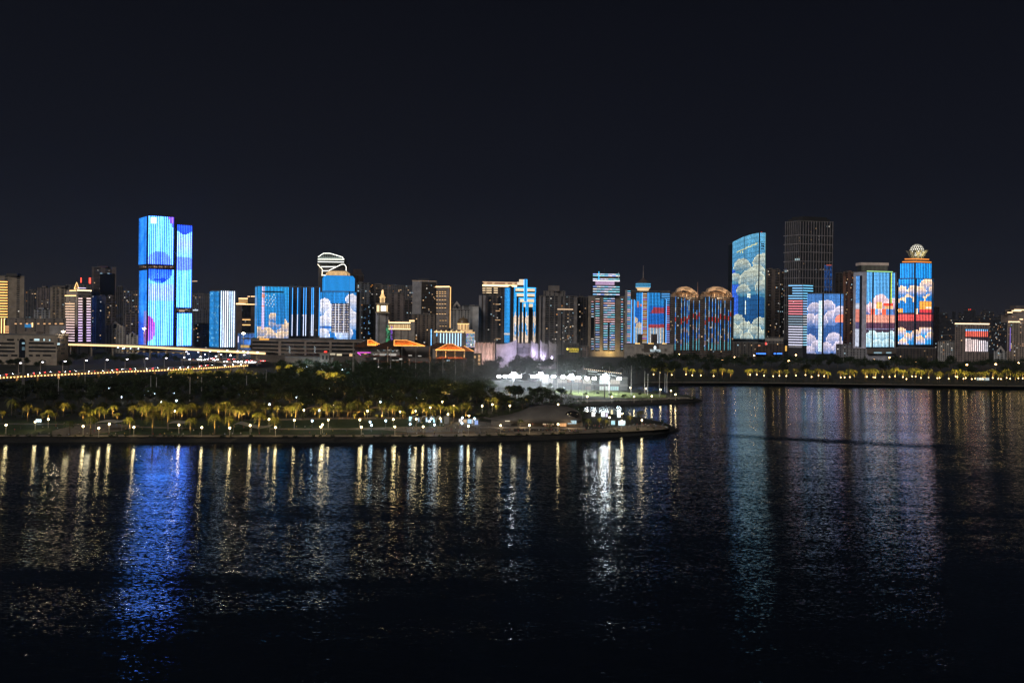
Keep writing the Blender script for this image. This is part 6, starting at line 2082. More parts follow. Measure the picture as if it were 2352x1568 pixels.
for x, yt, yb, lab in ((53, 830, 914, 'thick lattice mast in front of the road bridge'), (811, 785, 880, 'lattice mast left of the orange roofed halls')):
    p = gnd(x, yb)
    hh = (yb - yt) * p.y / F
    r = empty('lattice_mast', p, lab, 'mast')
    mb = MB()
    for s1_, s2_ in ((-1, -1), (1, -1), (1, 1), (-1, 1)):
        mb.tube([(p.x + .7 * s1_, p.y + .7 * s2_, GZ - .1), (p.x + .35 * s1_, p.y + .35 * s2_, GZ + hh)], .12, (.45, .42, .4), n=4)
    for i in range(int(hh / 1.4)):
        z = GZ + 1.4 * i
        for s_ in (-1, 1):
            mb.tube([(p.x - .65, p.y + .65 * s_, z), (p.x + .65, p.y + .65 * s_, z + 1.4)], .06, (.4, .38, .36), n=3)
    mb.build('lattice', r)
    MB().box(p.x - 1, p.x + 1, p.y - 1, p.y + 1, GZ + hh + .02, GZ + hh + .5, (.3, .3, .3)).build('platform', r)
# tall light columns on the viaduct ends
for x, yt, yb, lab in ((331, 756, 795, 'tall flood lamp mast glaring in front of the tallest video tower'), (559, 767, 787, 'flood lamp mast glaring before the gold crowned hotel'), (145, 763, 772, 'glaring flood lamp on the roof corner of the broad office')):
    D = 1040 if x > 200 else 985
    a, b_ = at(x, yt, D), at(x, yb, D)
    r = empty('flood_lamp', b_, lab, 'lamp')
    MB().tube([(b_.x, b_.y, GZ if x > 200 else b_.z), (b_.x, b_.y, a.z)], .22, (.5, .45, .4), n=6).build('pole', r)
    MB().lathe(a.x, a.y, [(.8, a.z), (2.0, a.z + .3), (2.0, a.z + 1.4), (.6, a.z + 1.9)], DARK, sc((1, .82, .56), 22), n=10).build('lamp_head', r)
    PL.append(((a.x, a.y - 3, a.z + 1), 9000, (1, .8, .55)))

# floodlit pitch
FLD = []
for x, y, s_ in ((1146, 865, .62), (1160, 864.5, .9), (1179, 866, 1.35), (1193, 865, .85), (1224, 865, .9), (1241, 866, 1.45), (1254, 865, .9), (1272, 866, .6), (1293, 866, .95), (1312, 868, 1.15), (1329, 867.5, .85), (1348, 869, .7), (1365, 869.5, .85), (1389, 869.5, 1.3), (1422, 870, .95)):
    p = gnd(x, y, GZ + 16.2 * (.85 if s_ < 1.2 else 1))
    k = .72 + .28 * min(1.3, s_)
    flood_mast((p.x, p.y, GZ - (k - 1) * 0), rr.uniform(-.15, .15), 'second mast added to enlarge the glare of the biggest floodlights', 'floodlight', 'floodlight masts round the pitch', (.40 + .42 * s_ if s_ < 1.1 else 1.05 + .45 * s_, .40 + .42 * s_, (p.z - GZ) / 16.2 * (1.0 if s_ < 1.2 else 1.02)))
    if s_ > 1.1:  # second mast added to enlarge the glare of the biggest banks
        flood_mast((p.x + .4, p.y + 1.2, GZ), rr.uniform(-.1, .1), 'second mast added to enlarge the glare of the biggest floodlights', 'floodlight', 'floodlight masts round the pitch', (.8, .8, (p.z - GZ) / 16.2 * 1.13))
    FLD.append(((p.x, p.y - 2.5, p.z), 9000 * s_ * s_, (.92, .97, 1), s_ > 1.2))
for x, y in ((1240, 866), (1312, 868), (1389, 869)):
    p = gnd(x, y, 16)
    lamp('SPOT', (p.x, p.y - 3, 17), 60000, (.95, 1, .95), gnd(x + 90, 902), 110, .5)
for loc, pw, col in PL:
    lamp('POINT', loc, pw, col, radius=.7 if pw < 1000 else 1.2)
for loc, pw, col in BRW:
    lamp('SPOT', loc, pw, col, Vector(loc) + Vector((0, 6, -3)), 150, .6, .4)
for loc, pw, col, big in FLD:
    if big:
        lamp('SPOT', loc, pw * 4.0, col, Vector(loc) + Vector((0, 6, -3)), 178, .3, 2.2)
    else:
        lamp('SPOT', loc, pw * 1.5, col, Vector(loc) + Vector((0, 3, -8)), 165, .6, 1.5)
for loc, pw, col in BLUEWASH + STRIPWASH + ARCWASH + PETALWASH:
    lamp('SPOT', loc, pw, col, Vector(loc) + Vector((0, 10, 5)), 150, .6, 1.0)
# ================================================================== halls, pavilions, kiosks
def hip(root, name, x0, x1, xr0, xr1, ye, yr, D, dd, c, over=0):
    """hipped roof: eaves from pixel x0..x1 at ye, ridge xr0..xr1 at yr"""
    a, b_ = at(x0, ye, D), at(x1, ye, D)
    ze = (a.z + b_.z) / 2
    r0, r1 = at(xr0, yr, D + dd / 2), at(xr1, yr, D + dd / 2)
    zr = (r0.z + r1.z) / 2
    E = [(a.x, D, ze), (b_.x, D, ze), (b_.x, D + dd, ze), (a.x, D + dd, ze)]
    Rg = [(r0.x, D + dd / 2, zr), (r1.x, D + dd / 2, zr)]
    mb = MB()
    n_ = 22
    for i in range(n_):  # tiled front slope in ribs
        u, v = i / n_, (i + 1) / n_
        L = lambda p, q, w_: tuple(p[k] + (q[k] - p[k]) * w_ for k in range(3))
        cc = c if i % 2 else sc(c, .62)
        mb.q([L(E[0], E[1], u), L(E[0], E[1], v), L(Rg[0], Rg[1], v), L(Rg[0], Rg[1], u)], cc)
    mb.q([E[1], E[2], Rg[1]], c)
    mb.q([E[2], E[3], Rg[0], Rg[1]], c)
    mb.q([E[3], E[0], Rg[0]], c)
    mb.q(E[::-1], sc(c, .6))
    o = mb.build(name, root)
    return o, E, Rg
def block(root, name, x0, x1, y0, y1, D, dd, c, e=(0, 0, 0), z0=None):
    a, b_ = at(x0, y1, D), at(x1, y0, D)
    return MB().box(a.x, b_.x, D, D + dd, max(GZ - .2, a.z) if z0 is None else z0, b_.z, c if len(c) == 4 else (*c, .7), e).build(name, root)
TILE, DTILE = (.42, .17, .055), (.055, .028, .02)
ROOFL = []
def hall(name, label, D):
    p = at(900, 840, D)
    return lambda x: empty(name, (at(x, 840, D).x, D, GZ), label, 'hall')
# middle hall
r = hall('tile_roofed_hall', 'large hall with a dark hipped roof and a glowing orange tiled wing', 980)(905)
block(r, 'lower_storey', 828, 985, 822, 850, 978, 30, (.20, .17, .155))
block(r, 'upper_storey', 851, 918, 801, 826, 976, 26, (.26, .25, .24))
hip(r, 'dark_roof', 842, 924, 897, 908, 801.5, 781.5, 970, 38, DTILE)
hip(r, 'lower_eave', 832, 930, 850, 915, 819, 815.5, 968, 14, (.14, .05, .035))
hip(r, 'lower_eave', 826, 990, 850, 970, 832, 829, 966, 12, (.12, .06, .05))
ob, E, Rg = hip(r, 'orange_roof', 905, 976, 905.5, 934, 794, 781, 958, 22, TILE)
for p, q_ in ((E[0], E[1]), (E[0], Rg[0]), (Rg[0], Rg[1]), (Rg[1], E[1])):
    MB().tube([p, q_], .35, DARK, sc((1, .42, .10), 2.4), 4).build('light_edge', ob)
ROOFL += [(Vector(E[0]).lerp(Vector(E[1]), u) + Vector((0, -3.2, 5.0)), 6500, (1, .36, .07)) for u in (.1, .3, .5, .7, .88)]
block(r, 'wing', 918, 985, 796, 826, 990, 20, (.16, .14, .13))
ru = random.Random(15)
for i in range(40):
    x, y = ru.uniform(853, 915), ru.choice((803.5, 805.5, 813, 814.5))
    block(r, 'lit_window', x, x + ru.uniform(.8, 2.4), y, y + 1.3, 975.6, .3, DARK, sc(ru.choice((WHITE, COOL, WHITE)), ru.uniform(.15, 1.1)))
for x0, x1, y0, y1, e in ((872, 884, 812, 816.5, .35), (896, 910, 812, 817, .45), (938, 946, 815, 817, .5), (960, 968, 816.5, 818, .6), (858, 864, 822, 825, .5), (917, 924, 823, 826, .7), (868, 872, 840, 843.5, 1.3), (900, 916, 826, 828, .3)):
    block(r, 'lit_window', x0, x1, y0, y1, 964, .3, DARK, sc(WHITE, e))
for x in (869, 890, 940):
    block(r, 'column', x - 1, x + 1, 824, 846, 964.5, .8, (.45, .42, .4))
# left hall
r = hall('tile_roofed_hall', 'left orange roofed hall with a magenta neon edge below it', 1010)(842)
block(r, 'storey', 815, 848, 799, 840, 1012, 24, (.12, .10, .095))
hip(r, 'dark_roof', 806, 866, 842, 850, 797, 781, 1004, 34, DTILE)
ob, E, Rg = hip(r, 'orange_roof', 844.5, 877, 845, 853, 793, 780.5, 996, 16, TILE)
for p, q_ in ((E[0], E[1]), (E[0], Rg[0]), (Rg[0], Rg[1]), (Rg[1], E[1])):
    MB().tube([p, q_], .35, DARK, sc((1, .40, .10), 2.2), 4).build('light_edge', ob)
ROOFL += [(Vector(E[0]).lerp(Vector(E[1]), u) + Vector((0, -3.2, 5.0)), 8000, (1, .36, .07)) for u in (.15, .45, .75)]
for a_, b2_ in (((821, 809.5), (852, 809.5)), ((821, 809.8), (829, 815.5))):
    MB().tube([at(*a_, 990), at(*b2_, 990)], .35, DARK, sc((.85, .10, .75), 2.0), 4).build('magenta_neon', r)
block(r, 'lit_window', 836, 842, 811.5, 813, 994, .4, DARK, sc((1, .6, .1), .9))
# right hall
r = hall('tile_roofed_hall', 'orange glowing hipped pavilion on lit columns before the domed building', 1000)(1035)
block(r, 'lower_storey', 1000, 1070, 826, 850, 1004, 26, (.19, .16, .15))
block(r, 'upper_storey', 1003, 1064, 806, 824, 1006, 22, (.12, .10, .09))
hip(r, 'dark_roof', 972, 1030, 1005, 1018, 801, 787, 1012, 30, DTILE)
ob, E, Rg = hip(r, 'orange_roof', 1000, 1068, 1027, 1040, 804, 789.5, 996, 26, (.36, .14, .045))
for p, q_, e in ((E[0], E[1], 2.6), (E[0], Rg[0], 1.6), (Rg[0], Rg[1], 1.2), (Rg[1], E[1], 2.0)):
    MB().tube([p, q_], .4, DARK, sc((1, .46, .12), e), 4).build('light_edge', ob)
ROOFL += [(Vector(E[0]).lerp(Vector(E[1]), u) + Vector((0, -3.0, 4.5)), 7500, (1, .40, .08)) for u in (.06, .28, .5, .72, .94)]
ob, E, Rg = hip(r, 'side_roof', 1055, 1088, 1060, 1066, 806.5, 794, 1006, 20, TILE)
MB().tube([Rg[1], E[1]], .35, DARK, sc((1, .5, .14), 2.2), 4).build('light_edge', ob)
ROOFL += [(Vector(E[1]) + Vector((-2, -1.5, .8)), 900, (1, .5, .1))]
hip(r, 'lower_eave', 999, 1071, 1010, 1058, 823, 819.5, 996, 10, (.28, .085, .035))
for x in (1002, 1023.5, 1045, 1066.5):
    block(r, 'column', x - .8, x + .8, 805, 820, 996.5, .8, (.6, .5, .35))
    p = at(x, 818, 995)
    ROOFL.append((p, 420, (1, .68, .28)))
for x in (1020.5, 1041.5):
    block(r, 'column', x - 1.2, x + 1.2, 828, 845, 994, .9, (.6, .45, .3))
    ROOFL.append((at(x, 844, 992.6), 500, (1, .6, .25)))
block(r, 'lit_window', 1026, 1033, 826.5, 829, 1003.6, .3, DARK, sc(COOL, .7))
# small tower of amber windows
r = empty('stair_house', (at(1092, 840, 1000).x, 1000, GZ), 'dark stair house with stacked amber windows between two masts', 'house')
block(r, 'wall', 1087, 1106, 812, 850, 1000, 12, (.05, .045, .04))
for x0, x1, y0, y1 in ((1089, 1093, 817, 822), (1098.5, 1103, 815, 821), (1098, 1103, 822.5, 829), (1089, 1093, 833, 839), (1098, 1103, 832.5, 838)):
    block(r, 'lit_window', x0, x1, y0, y1, 999.6, .3, DARK, sc((1, .6, .28), .8))

# sail walled theatre
SAILM = (.66, .62, .70)
r = empty('theatre', (at(1205, 820, 1040).x, 1040, GZ), 'lilac lit theatre with pointed sail shaped walls', 'theatre')
def sail(pts, D, dd, c=SAILM, name='sail_wall', bulge=2.0):
    n_ = len(pts)
    top_ = [at(x, y, D - bulge * sin(pi * i / (n_ - 1))) for i, (x, y) in enumerate(pts)]
    mb = MB()
    for i in range(n_ - 1):
        a, b_ = top_[i], top_[i + 1]
        zb_ = GZ - .2
        A0, B0 = Vector((a.x, a.y, zb_)), Vector((b_.x, b_.y, zb_))
        w_ = Vector((0, dd, 0))
        mb.q([A0, B0, b_, a], c)
        mb.q([A0 + w_, B0 + w_, b_ + w_, a + w_], c)
        mb.q([a, b_, b_ + w_, a + w_], c)
    for q_ in (top_[0], top_[-1]):
        mb.q([(q_.x, q_.y, GZ - .2), (q_.x, q_.y + dd, GZ - .2), (q_.x, q_.y + dd, q_.z), (q_.x, q_.y, q_.z)], c)
    return mb.build(name, r)
sail([(1140, 790), (1152, 790), (1164, 788.5), (1176, 785), (1184, 781), (1187.5, 777)], 1035, 1.2)
sail([(1188, 781), (1190.5, 787), (1195, 790)], 1046, 1, (.3, .28, .32))
sail([(1219.5, 780.5), (1223, 785), (1230, 788.5), (1237.5, 789.5)], 1028, 1.2)
sail([(1240.5, 780.5), (1244, 785), (1250, 788.5), (1258, 790.5)], 1024, 1.2)
sail([(1260.5, 780.5), (1264, 785), (1270, 788.5), (1278.5, 790)], 1020, 1.2)
fz = block(r, 'entrance_front', 1187, 1220, 789, 826, 1040, 12, (.5, .47, .56))
for i in range(9):
    for j in range(5):
        block(r, 'entrance_pane', 1188.5 + i * 3.4, 1191 + i * 3.4, 798 + j * 3, 800 + j * 3, 1039.7, .25, DARK, sc((.55, .6, .9), .10 + .05 * ((i * j) % 3)))
block(r, 'emblem', 1201.5, 1205, 794.5, 798, 1039.5, .4, (.05, .05, .06))
block(r, 'roof', 1140, 1278, 792, 830, 1050, 30, (.04, .04, .045))
for x, y, pw in ((1178, 814, 7000), (1224, 812, 7000), (1155, 822, 3500), (1248, 822, 3500), (1268, 822, 3000), (1200, 826, 1500)):
    p = at(x, y, 1018)
    ROOFL.append((p, pw * 1.25, (.76, .66, 1.0)))
r = empty('pleated_hall', (at(1113, 820, 1050).x, 1050, GZ), 'pinkish hall with scalloped pleated front beside the lilac theatre', 'hall')
xs2 = [1090, 1099, 1107.5, 1116, 1124.5, 1132, 1136.5]
mb = MB()
for a_, b2_ in zip(xs2, xs2[1:]):
    for k in range(6):
        u, v = k / 6, (k + 1) / 6
        f_ = lambda w_: at(a_ + (b2_ - a_) * w_, 785 + 3.2 * sin(pi * w_) * .8, 1050 + 3 * sin(pi * w_))
        p, q_ = f_(u), f_(v)
        mb.q([(p.x, p.y, GZ), (q_.x, q_.y, GZ), q_, p], (.62, .50, .48))
p, q_ = at(1090, 785, 1050), at(1136.5, 785, 1050)
mb.q([(p.x, 1050, p.z), (q_.x, 1050, q_.z), (q_.x, 1075, q_.z), (p.x, 1075, p.z)], (.1, .08, .08))
mb.q([(q_.x, 1050, GZ), (q_.x, 1075, GZ), (q_.x, 1075, q_.z), (q_.x, 1050, q_.z)], (.3, .25, .24))
mb.build('pleated_wall', r)
for x, pw in ((1098, 2500), (1112, 2500), (1130, 5200)):
    ROOFL.append((at(x, 818, 1040), pw * 1.5, (1, .72, .62)))

# club house by the pitch
r = empty('clubhouse', (at(1350, 885, 735).x, 735, GZ), 'two storey clubhouse with bright glazed rooms beside the pitch', 'clubhouse')
block(r, 'wall', 1244, 1441, 868, 897.5, 735, 16, (.13, .14, .14))
block(r, 'floor_slab', 1243, 1442, 882.5, 885, 733.4, 1.6, (.2, .2, .2))
block(r, 'roof', 1243, 1442, 866.5, 868, 733, 19, (.22, .22, .22))
for x0, x1, y0, y1, c_, e in ((1245, 1270, 869.5, 879, WHITE, .55), (1280, 1302, 870, 879, WHITE, .6), (1303, 1312, 871, 878, AMBER, .3), (1319, 1337, 871, 878, (1, .6, .4), .4), (1339, 1358, 871, 880.5, WHITE, .7), (1377, 1400, 869, 882, (.9, 1, 1), 1.5), (1402, 1424, 872, 883, WHITE, .8),
                              (1246, 1270, 881.5 + 4, 893, (.9, 1, .95), .7), (1345, 1357, 887, 894, (1, .8, .7), .35), (1377, 1400.5, 886, 896, (.9, 1, .95), 1.1), (1402, 1421, 886.5, 896, (.7, 1, 1), .9)):
    w_ = block(r, 'lit_room', x0, x1, y0, y1, 734.6, .3, DARK, sc(c_, e * .8))
    k = int((x1 - x0) / 4.5)
    for i in range(1, k):
        block(w_, 'mullion', x0 + i * (x1 - x0) / k - .25, x0 + i * (x1 - x0) / k + .25, y0, y1, 734.3, .28, (.1, .1, .1))
a, b_ = at(1340, 847, 725), at(1428, 858, 725)
mb = MB()
for i in range(12):
    u, v = i / 12, (i + 1) / 12
    p, q_ = a.lerp(b_, u), a.lerp(b_, v)
    bk = Vector((0, 14, -1.2))
    mb.q([p, q_, q_ + bk, p + bk], (.30, .30, .30))
    mb.q([p - Vector((0, 0, .5)), q_ - Vector((0, 0, .5)), q_, p], (.3, .3, .3))
cnp = mb.build('canopy_roof', r)
for i in range(19):
    p = a.lerp(b_, (i + .5) / 19)
    MB().box(p.x - .35, p.x + .35, p.y - .3, p.y, p.z + .02, p.z + .5, DARK, sc((1, .75, .5), 2.2)).build('roof_lamp', cnp)
for x0, x1, y0, e in ((1350, 1372, 852, 1.2), (1352, 1380, 858, .6), (1372, 1416, 858, .9)):
    p, q_ = at(x0, y0, 727), at(x1, y0 + (x1 - x0) * .11, 727)
    MB().tube([p, q_], .28, DARK, sc((.9, 1, 1), e), 4).build('tube_light', cnp)
for x in (1345, 1380, 1424):
    p = at(x, 850 + (x - 1340) * .12, 726)
    MB().tube([(p.x, 726, GZ + 8), (p.x, 726, p.z)], .2, (.3, .3, .3), n=6).build('canopy_post', cnp)
r = empty('boundary_fence', (at(1150, 880, 700).x, 700, GZ), 'grey mesh fence along the back of the dark grove beside the pitch', 'fence')
block(r, 'mesh_panel', 1088, 1244, 875, 888, 700, .15, (.10, .11, .11))
for i in range(14):
    block(r, 'fence_post', 1088 + i * 12, 1088.6 + i * 12, 874, 890, 699.8, .18, (.2, .2, .2))

# shell roofed pavilion on the headland
r = empty('shell_pavilion', tuple(gnd(1225, 982)), 'low white shell shaped pavilion with an oval mouth and lit glass front', 'pavilion')
D0 = gnd(1225, 984).y
topy = [(1110, 962), (1125, 960), (1150, 955), (1176, 950), (1195, 944), (1212, 937), (1232, 932.5), (1255, 930.5), (1280, 931), (1305, 934), (1320, 938), (1332, 944), (1338, 953), (1338.5, 962), (1335, 970)]
boty = [(1110, 963), (1125, 966), (1150, 969), (1176, 970), (1195, 970), (1212, 970), (1232, 971), (1255, 971.5), (1280, 971), (1305, 970.5), (1320, 970), (1332, 970), (1338, 969), (1338.5, 969), (1335, 971)]
rings = []
for (x, yt), (_, yb) in zip(topy, boty):
    pt_, pb_ = at(x, yt, D0 + 9), at(x, yb, D0)
    h_ = max(.4, pt_.z - pb_.z)
    hw = 3 + 8 * min(1, h_ / 8)
    ring_ = []
    for k in range(14):
        a = pi * k / 13
        ring_.append((pb_.x, D0 + 9 - hw * cos(a), pb_.z + h_ * max(0.0, sin(a)) ** .8))
    rings.append(ring_)
mb = MB()
for A_, B_ in zip(rings, rings[1:]):
    for k in range(13):
        mb.q([A_[k], B_[k], B_[k + 1], A_[k + 1]], (.10, .09, .082))
    mb.q([A_[0], A_[-1], B_[-1], B_[0]], (.3, .27, .24))
mb.q(rings[0], (.4, .36, .32))
mb.q(rings[-1], (.4, .36, .32))
sh = mb.build('shell_roof', r)
for p in sh.data.polygons:
    p.use_smooth = True
def oval(cx, cy_, rx, ry, Dd, c, e, name, parent, n_=20, ring_=None):
    mb = MB()
    P = [at(cx + rx * cos(2 * pi * i / n_), cy_ + ry * sin(2 * pi * i / n_), Dd) for i in range(n_)]
    mb.q(P, c, e)
    for i in range(n_):
        a, b_ = P[i], P[(i + 1) % n_]
        mb.q([a, b_, b_ + Vector((0, .8, 0)), a + Vector((0, .8, 0))], (.3, .27, .24))
    return mb.build(name, parent)
ov = oval(1314, 952, 16, 9.5, D0 - .6, (.01, .01, .012, .2), (0, 0, 0), 'oval_mouth', r)
for x, y, w_, e in ((1304, 951, 2.2, 1.3), (1307, 955, 5, .25), (1326, 951, 3, .12), (1311, 949, 1, .6)):
    block(ov, 'inner_light', x - w_ / 2, x + w_ / 2, y - .8, y + .8, D0 - .9, .25, DARK, sc((1, .8, .5), e))
block(r, 'glass_hall', 1128, 1338, 969, 982, D0 + 3, 12, (.14, .125, .11))
block(r, 'platform', 1100, 1345, 981.5, 988, D0 - 1, 18, (.16, .14, .12))
for x0, x1, y0, y1, c_, e in ((1247, 1272, 968.5, 975, (1, .72, .45), .75), (1250, 1268, 976, 979, (1, .4, .25), .2), (1286, 1301, 967, 979, (1, .50, .20), .9), (1304, 1324, 965.5, 973, (.65, .9, 1), .75), (1160, 1171, 965.8, 967.4, (1, .85, .6), 1.0), (1118, 1124, 978, 980, (1, .85, .6), .9), (1222.5, 1224.5, 969, 975, (1, .3, .2), .3)):
    w_ = block(r, 'lit_glass', x0, x1, y0, y1, D0 - 1.6 if y0 < 968.4 else D0 + 2.4, .3, DARK, sc(c_, e))
    for i in range(1, int((x1 - x0) / 4)):
        block(w_, 'mullion', x0 + i * 4 - .25, x0 + i * 4 + .25, y0, y1, (D0 - 1.9) if y0 < 968.4 else D0 + 2.1, .28, (.06, .05, .045))
oval(1181, 976, 8, 5, D0 + 2.2, (.015, .013, .012, .4), (0, 0, 0), 'round_opening', r)
ROOFL += [(at(1200, 980, D0 - 4), 700, (1, .75, .45)), (at(1310, 982, D0 - 5), 1200, (1, .7, .4)), (at(1150, 984, D0 - 4), 500, (1, .8, .55))]

# kiosks and lit boards on the headland, stalls on the plaza
def kiosk(x0, x1, y0, y1, label, c_, e, cat='kiosk', leg=True, name='kiosk'):
    p = gnd((x0 + x1) / 2, y1 + (2.5 if leg else 0))
    r = empty(name, p, label, cat)
    D = p.y
    block(r, 'housing', x0 - .6, x1 + .6, y0 - 1, y1 + .4, D, 2.2, (.16, .15, .15), z0=GZ - .05 if not leg else None)
    s_ = block(r, 'lit_panel', x0, x1, y0, y1, D - .25, .23, DARK, sc(c_, e * .75))
    k = max(1, int((x1 - x0) / 3.2))
    for i in range(1, k):
        block(s_, 'mullion', x0 + (x1 - x0) * i / k - .2, x0 + (x1 - x0) * i / k + .2, y0, y1, D - .45, .18, (.1, .1, .1))
    if leg:
        for x in (x0 + .6, x1 - .6):
            q_ = at(x, y1, D + .8)
            MB().tube([(q_.x, D + .8, GZ - .1), (q_.x, D + .8, q_.z)], .12, (.3, .3, .3), n=6).build('leg', r)
    PL2.append((at((x0 + x1) / 2, (y0 + y1) / 2, D - 1.4), 260 * e * (x1 - x0) / 5, c_))
PL2 = []
W_, CY_, BW_ = (1, .97, .92), (.55, .93, 1), (.62, .80, 1)
kiosk(82.5, 94.5, 962.5, 969, 'bright white advertising board on two legs beside the lawn path', (.75, .95, 1), 2.2, 'sign board', name='sign_board')
for i, (x0, x1, y0, y1, c_, e, lab) in enumerate(((1359, 1367, 946, 956, W_, 1.6, 'first glowing white booth from the shell pavilion'), (1381, 1389, 945, 956.5, (.85, .95, 1), 2.0, 'second glowing white booth from the shell pavilion'), (1391, 1396, 948, 957, (.9, .8, 1), 1.2, 'narrow lilac booth behind the headland kiosks'),
                                                 (1418.5, 1425.5, 941, 958, (.9, 1, 1), 2.6, 'tall blazing white screen on the headland'), (1404, 1412.5, 966, 975, CY_, 1.3, 'pale cyan glass kiosk near the headland tip'), (1420.5, 1436, 966, 976.5, (.75, .97, 1), 1.9, 'largest bright glass kiosk near the headland tip'),
                                                 (939.6, 946, 957, 966, CY_, 2.0, 'bright cyan stall at the left end of the plaza'), (959.5, 963, 959.5, 968, BW_, 1.1, 'narrow pale stall between arches on the plaza'), (978, 982.5, 958.5, 968.5, BW_, 1.6, 'bluish stall under the second plaza arch'), (995, 999, 959, 969.5, CY_, 1.9, 'cyan stall under the third plaza arch'),
                                                 (1011.5, 1015, 960, 970, BW_, 1.7, 'bluish stall under the fourth plaza arch'), (1054, 1062, 962, 969, W_, 1.2, 'white stall at the right end of the plaza'), (1064, 1072, 963, 970, (1, .7, .4), .8, 'orange lit stall crowded by visitors on the plaza'), (1074, 1083, 963, 972, (.45, .7, 1), 1.5, 'blue lit stall with an awning on the plaza'),
                                                 (1090, 1098, 965, 975, (.4, .55, 1), 1.1, 'deep blue stall next to the shell pavilion'), (1084, 1087, 962, 972, W_, .9, 'slim white sign column next to the blue stalls'))):
    if lab:
        kiosk(x0, x1, y0, y1, lab, c_, e, leg=False)
kiosk(2244, 2272, 867.5, 873, 'small white lit pavilion between the far shore palms', (.85, 1, .95), .9, leg=False)
def arch(x0, x1, yt, yb, label):
    p = gnd((x0 + x1) / 2, yb)
    r = empty('arch', p, label, 'arch', 'plaza arches')
    xm = (x0 + x1) / 2
    a, b_, c_ = at(x0, yb, p.y), at(x1, yb, p.y), at(xm, yt, p.y)
    pts = [(a.x + (b_.x - a.x) * (.5 - .5 * cos(pi * i / 12)), p.y, GZ + (c_.z - GZ) * sin(pi * i / 12)) for i in range(13)]
    MB().tube(pts, .35, (.45, .43, .40), n=6).build('arch_rib', r)
for x0, x1 in ((944, 960), (966, 984), (984, 1000), (1001, 1016)):
    arch(x0, x1, 955, 971, 'pale arch framing a lit stall on the plaza')
block_r = empty('white_booth', tuple(gnd(1026, 974)), 'plain pale box booth right of the plaza arches', 'booth')
block(block_r, 'housing', 1020, 1031, 958, 973, gnd(1026, 974).y, 4, (.34, .33, .31))
block(block_r, 'roof', 1019.5, 1031.5, 957, 958, gnd(1026, 974).y - .4, 5, (.4, .39, .37))

# shade sails and pergolas
def canopy(pts, label, name='shade_sail', col=(.42, .38, .30)):
    xm = pts[len(pts) // 2][0]
    base = gnd(xm, pts[0][2])
    r = empty(name, base, label, 'canopy')
    D = base.y
    mb = MB()
    for (x0, y0, _), (x1, y1, _) in zip(pts, pts[1:]):
        a, b_ = at(x0, y0, D), at(x1, y1, D)
        w_, d_ = Vector((0, 6, .4)), Vector((0, 0, -.18))
        mb.q([a, b_, b_ + w_, a + w_], col)
        mb.q([a + d_, b_ + d_, b_ + w_ + d_, a + w_ + d_], col)
        mb.q([a, b_, b_ + d_, a + d_], col)
    mb.build('canopy_sheet', r)
    for x, y, yb in (pts[0], pts[len(pts) // 2], pts[-1]):
        q_ = at(x, y, D + 2)
        MB().tube([(q_.x, D + 2, GZ - .1), (q_.x, D + 2, q_.z)], .14, (.35, .32, .28), n=6).build('post', r)
canopy([(219, 971, 990), (232, 968.5, 990), (250, 968, 990), (262, 970, 990), (280, 967.5, 990)], 'thin pale wavy shade sail over the lawn terrace')
canopy([(386, 972, 990), (400, 970.5, 990), (418, 972, 990), (436, 969, 990)], 'thin shade sail behind the middle promenade lamps')
canopy([(536, 975, 993), (548, 972, 993), (562, 976, 993), (578, 980, 993), (598, 983, 993), (620, 979, 993)], 'long drooping shade sail by the promenade lawn')
for pts, lab in (([(700, 940, 957), (715, 935.5, 957), (735, 935, 957), (757, 938, 957)], 'curved timber pergola over the lit inner path, nearest the lawn trees'), ([(766, 943, 960), (790, 944.5, 960), (812, 946, 960), (838, 945, 960)], 'long low pergola in the middle of the inner path'), ([(850, 938, 958), (872, 935.5, 958), (892, 936, 958), (908, 939, 958)], 'pergola with a shallow bow near the plaza')):
    canopy(pts, lab, 'pergola', (.16, .11, .07))
rq0 = random.Random(41)
for x, y in ((770, 955), (790, 956), (712, 952), (738, 953), (860, 952), (890, 952), (920, 950), (640, 956), (655, 957), (670, 955), (828, 955), (640, 962), (480, 955), (560, 958)):
    p = gnd(x, y, GZ + 1.5)
    lamp('SPOT', gnd(x, y, GZ + .4), 7000, (1, .60, .16), p + Vector((0, 5, 8)), 120, .5)
for i in range(34):
    p = gnd(rq0.uniform(560, 1180), rq0.uniform(912, 948), GZ + .4)
    lamp('SPOT', p, rq0.uniform(2500, 9000), (1, .60, .18), p + Vector((0, 4, 9)), 120, .5)
for i in range(46):
    p = gnd(rq0.uniform(5, 1100), rq0.uniform(946, 962), GZ + .4)
    lamp('SPOT', p, rq0.uniform(2500, 9000), (1, .58, .15), p + Vector((0, 5, 9)), 120, .5)
for x, y, pw, c_ in ((745, 953, 1400, (1, .72, .3)), (1060, 974, 1500, (.8, .85, 1)), (1000, 978, 1500, (1, .9, .8)), (1100, 992, 900, (1, .8, .5)), (1420, 980, 2500, (1, .9, .75)), (1470, 978, 1500, (1, .8, .5)), (200, 985, 1500, (1, .8, .5)), (150, 992, 1000, (1, .75, .4)), (950, 990, 1500, (1, .82, .55)), (1180, 993, 900, (1, .8, .5)), (1380, 985, 1200, (1, .8, .5)),
                    (455, 836, 9000, (1, .85, .65)), (500, 832, 12000, (1, .85, .65)), (545, 834, 12000, (1, .88, .7)), (745, 848, 2500, (.5, 1, .85)), (700, 848, 2500, (.5, 1, .85)), (780, 850, 2500, (.5, 1, .85))):
    p = gnd(x, y, GZ + 6)
    PL2.append((p, pw, c_))

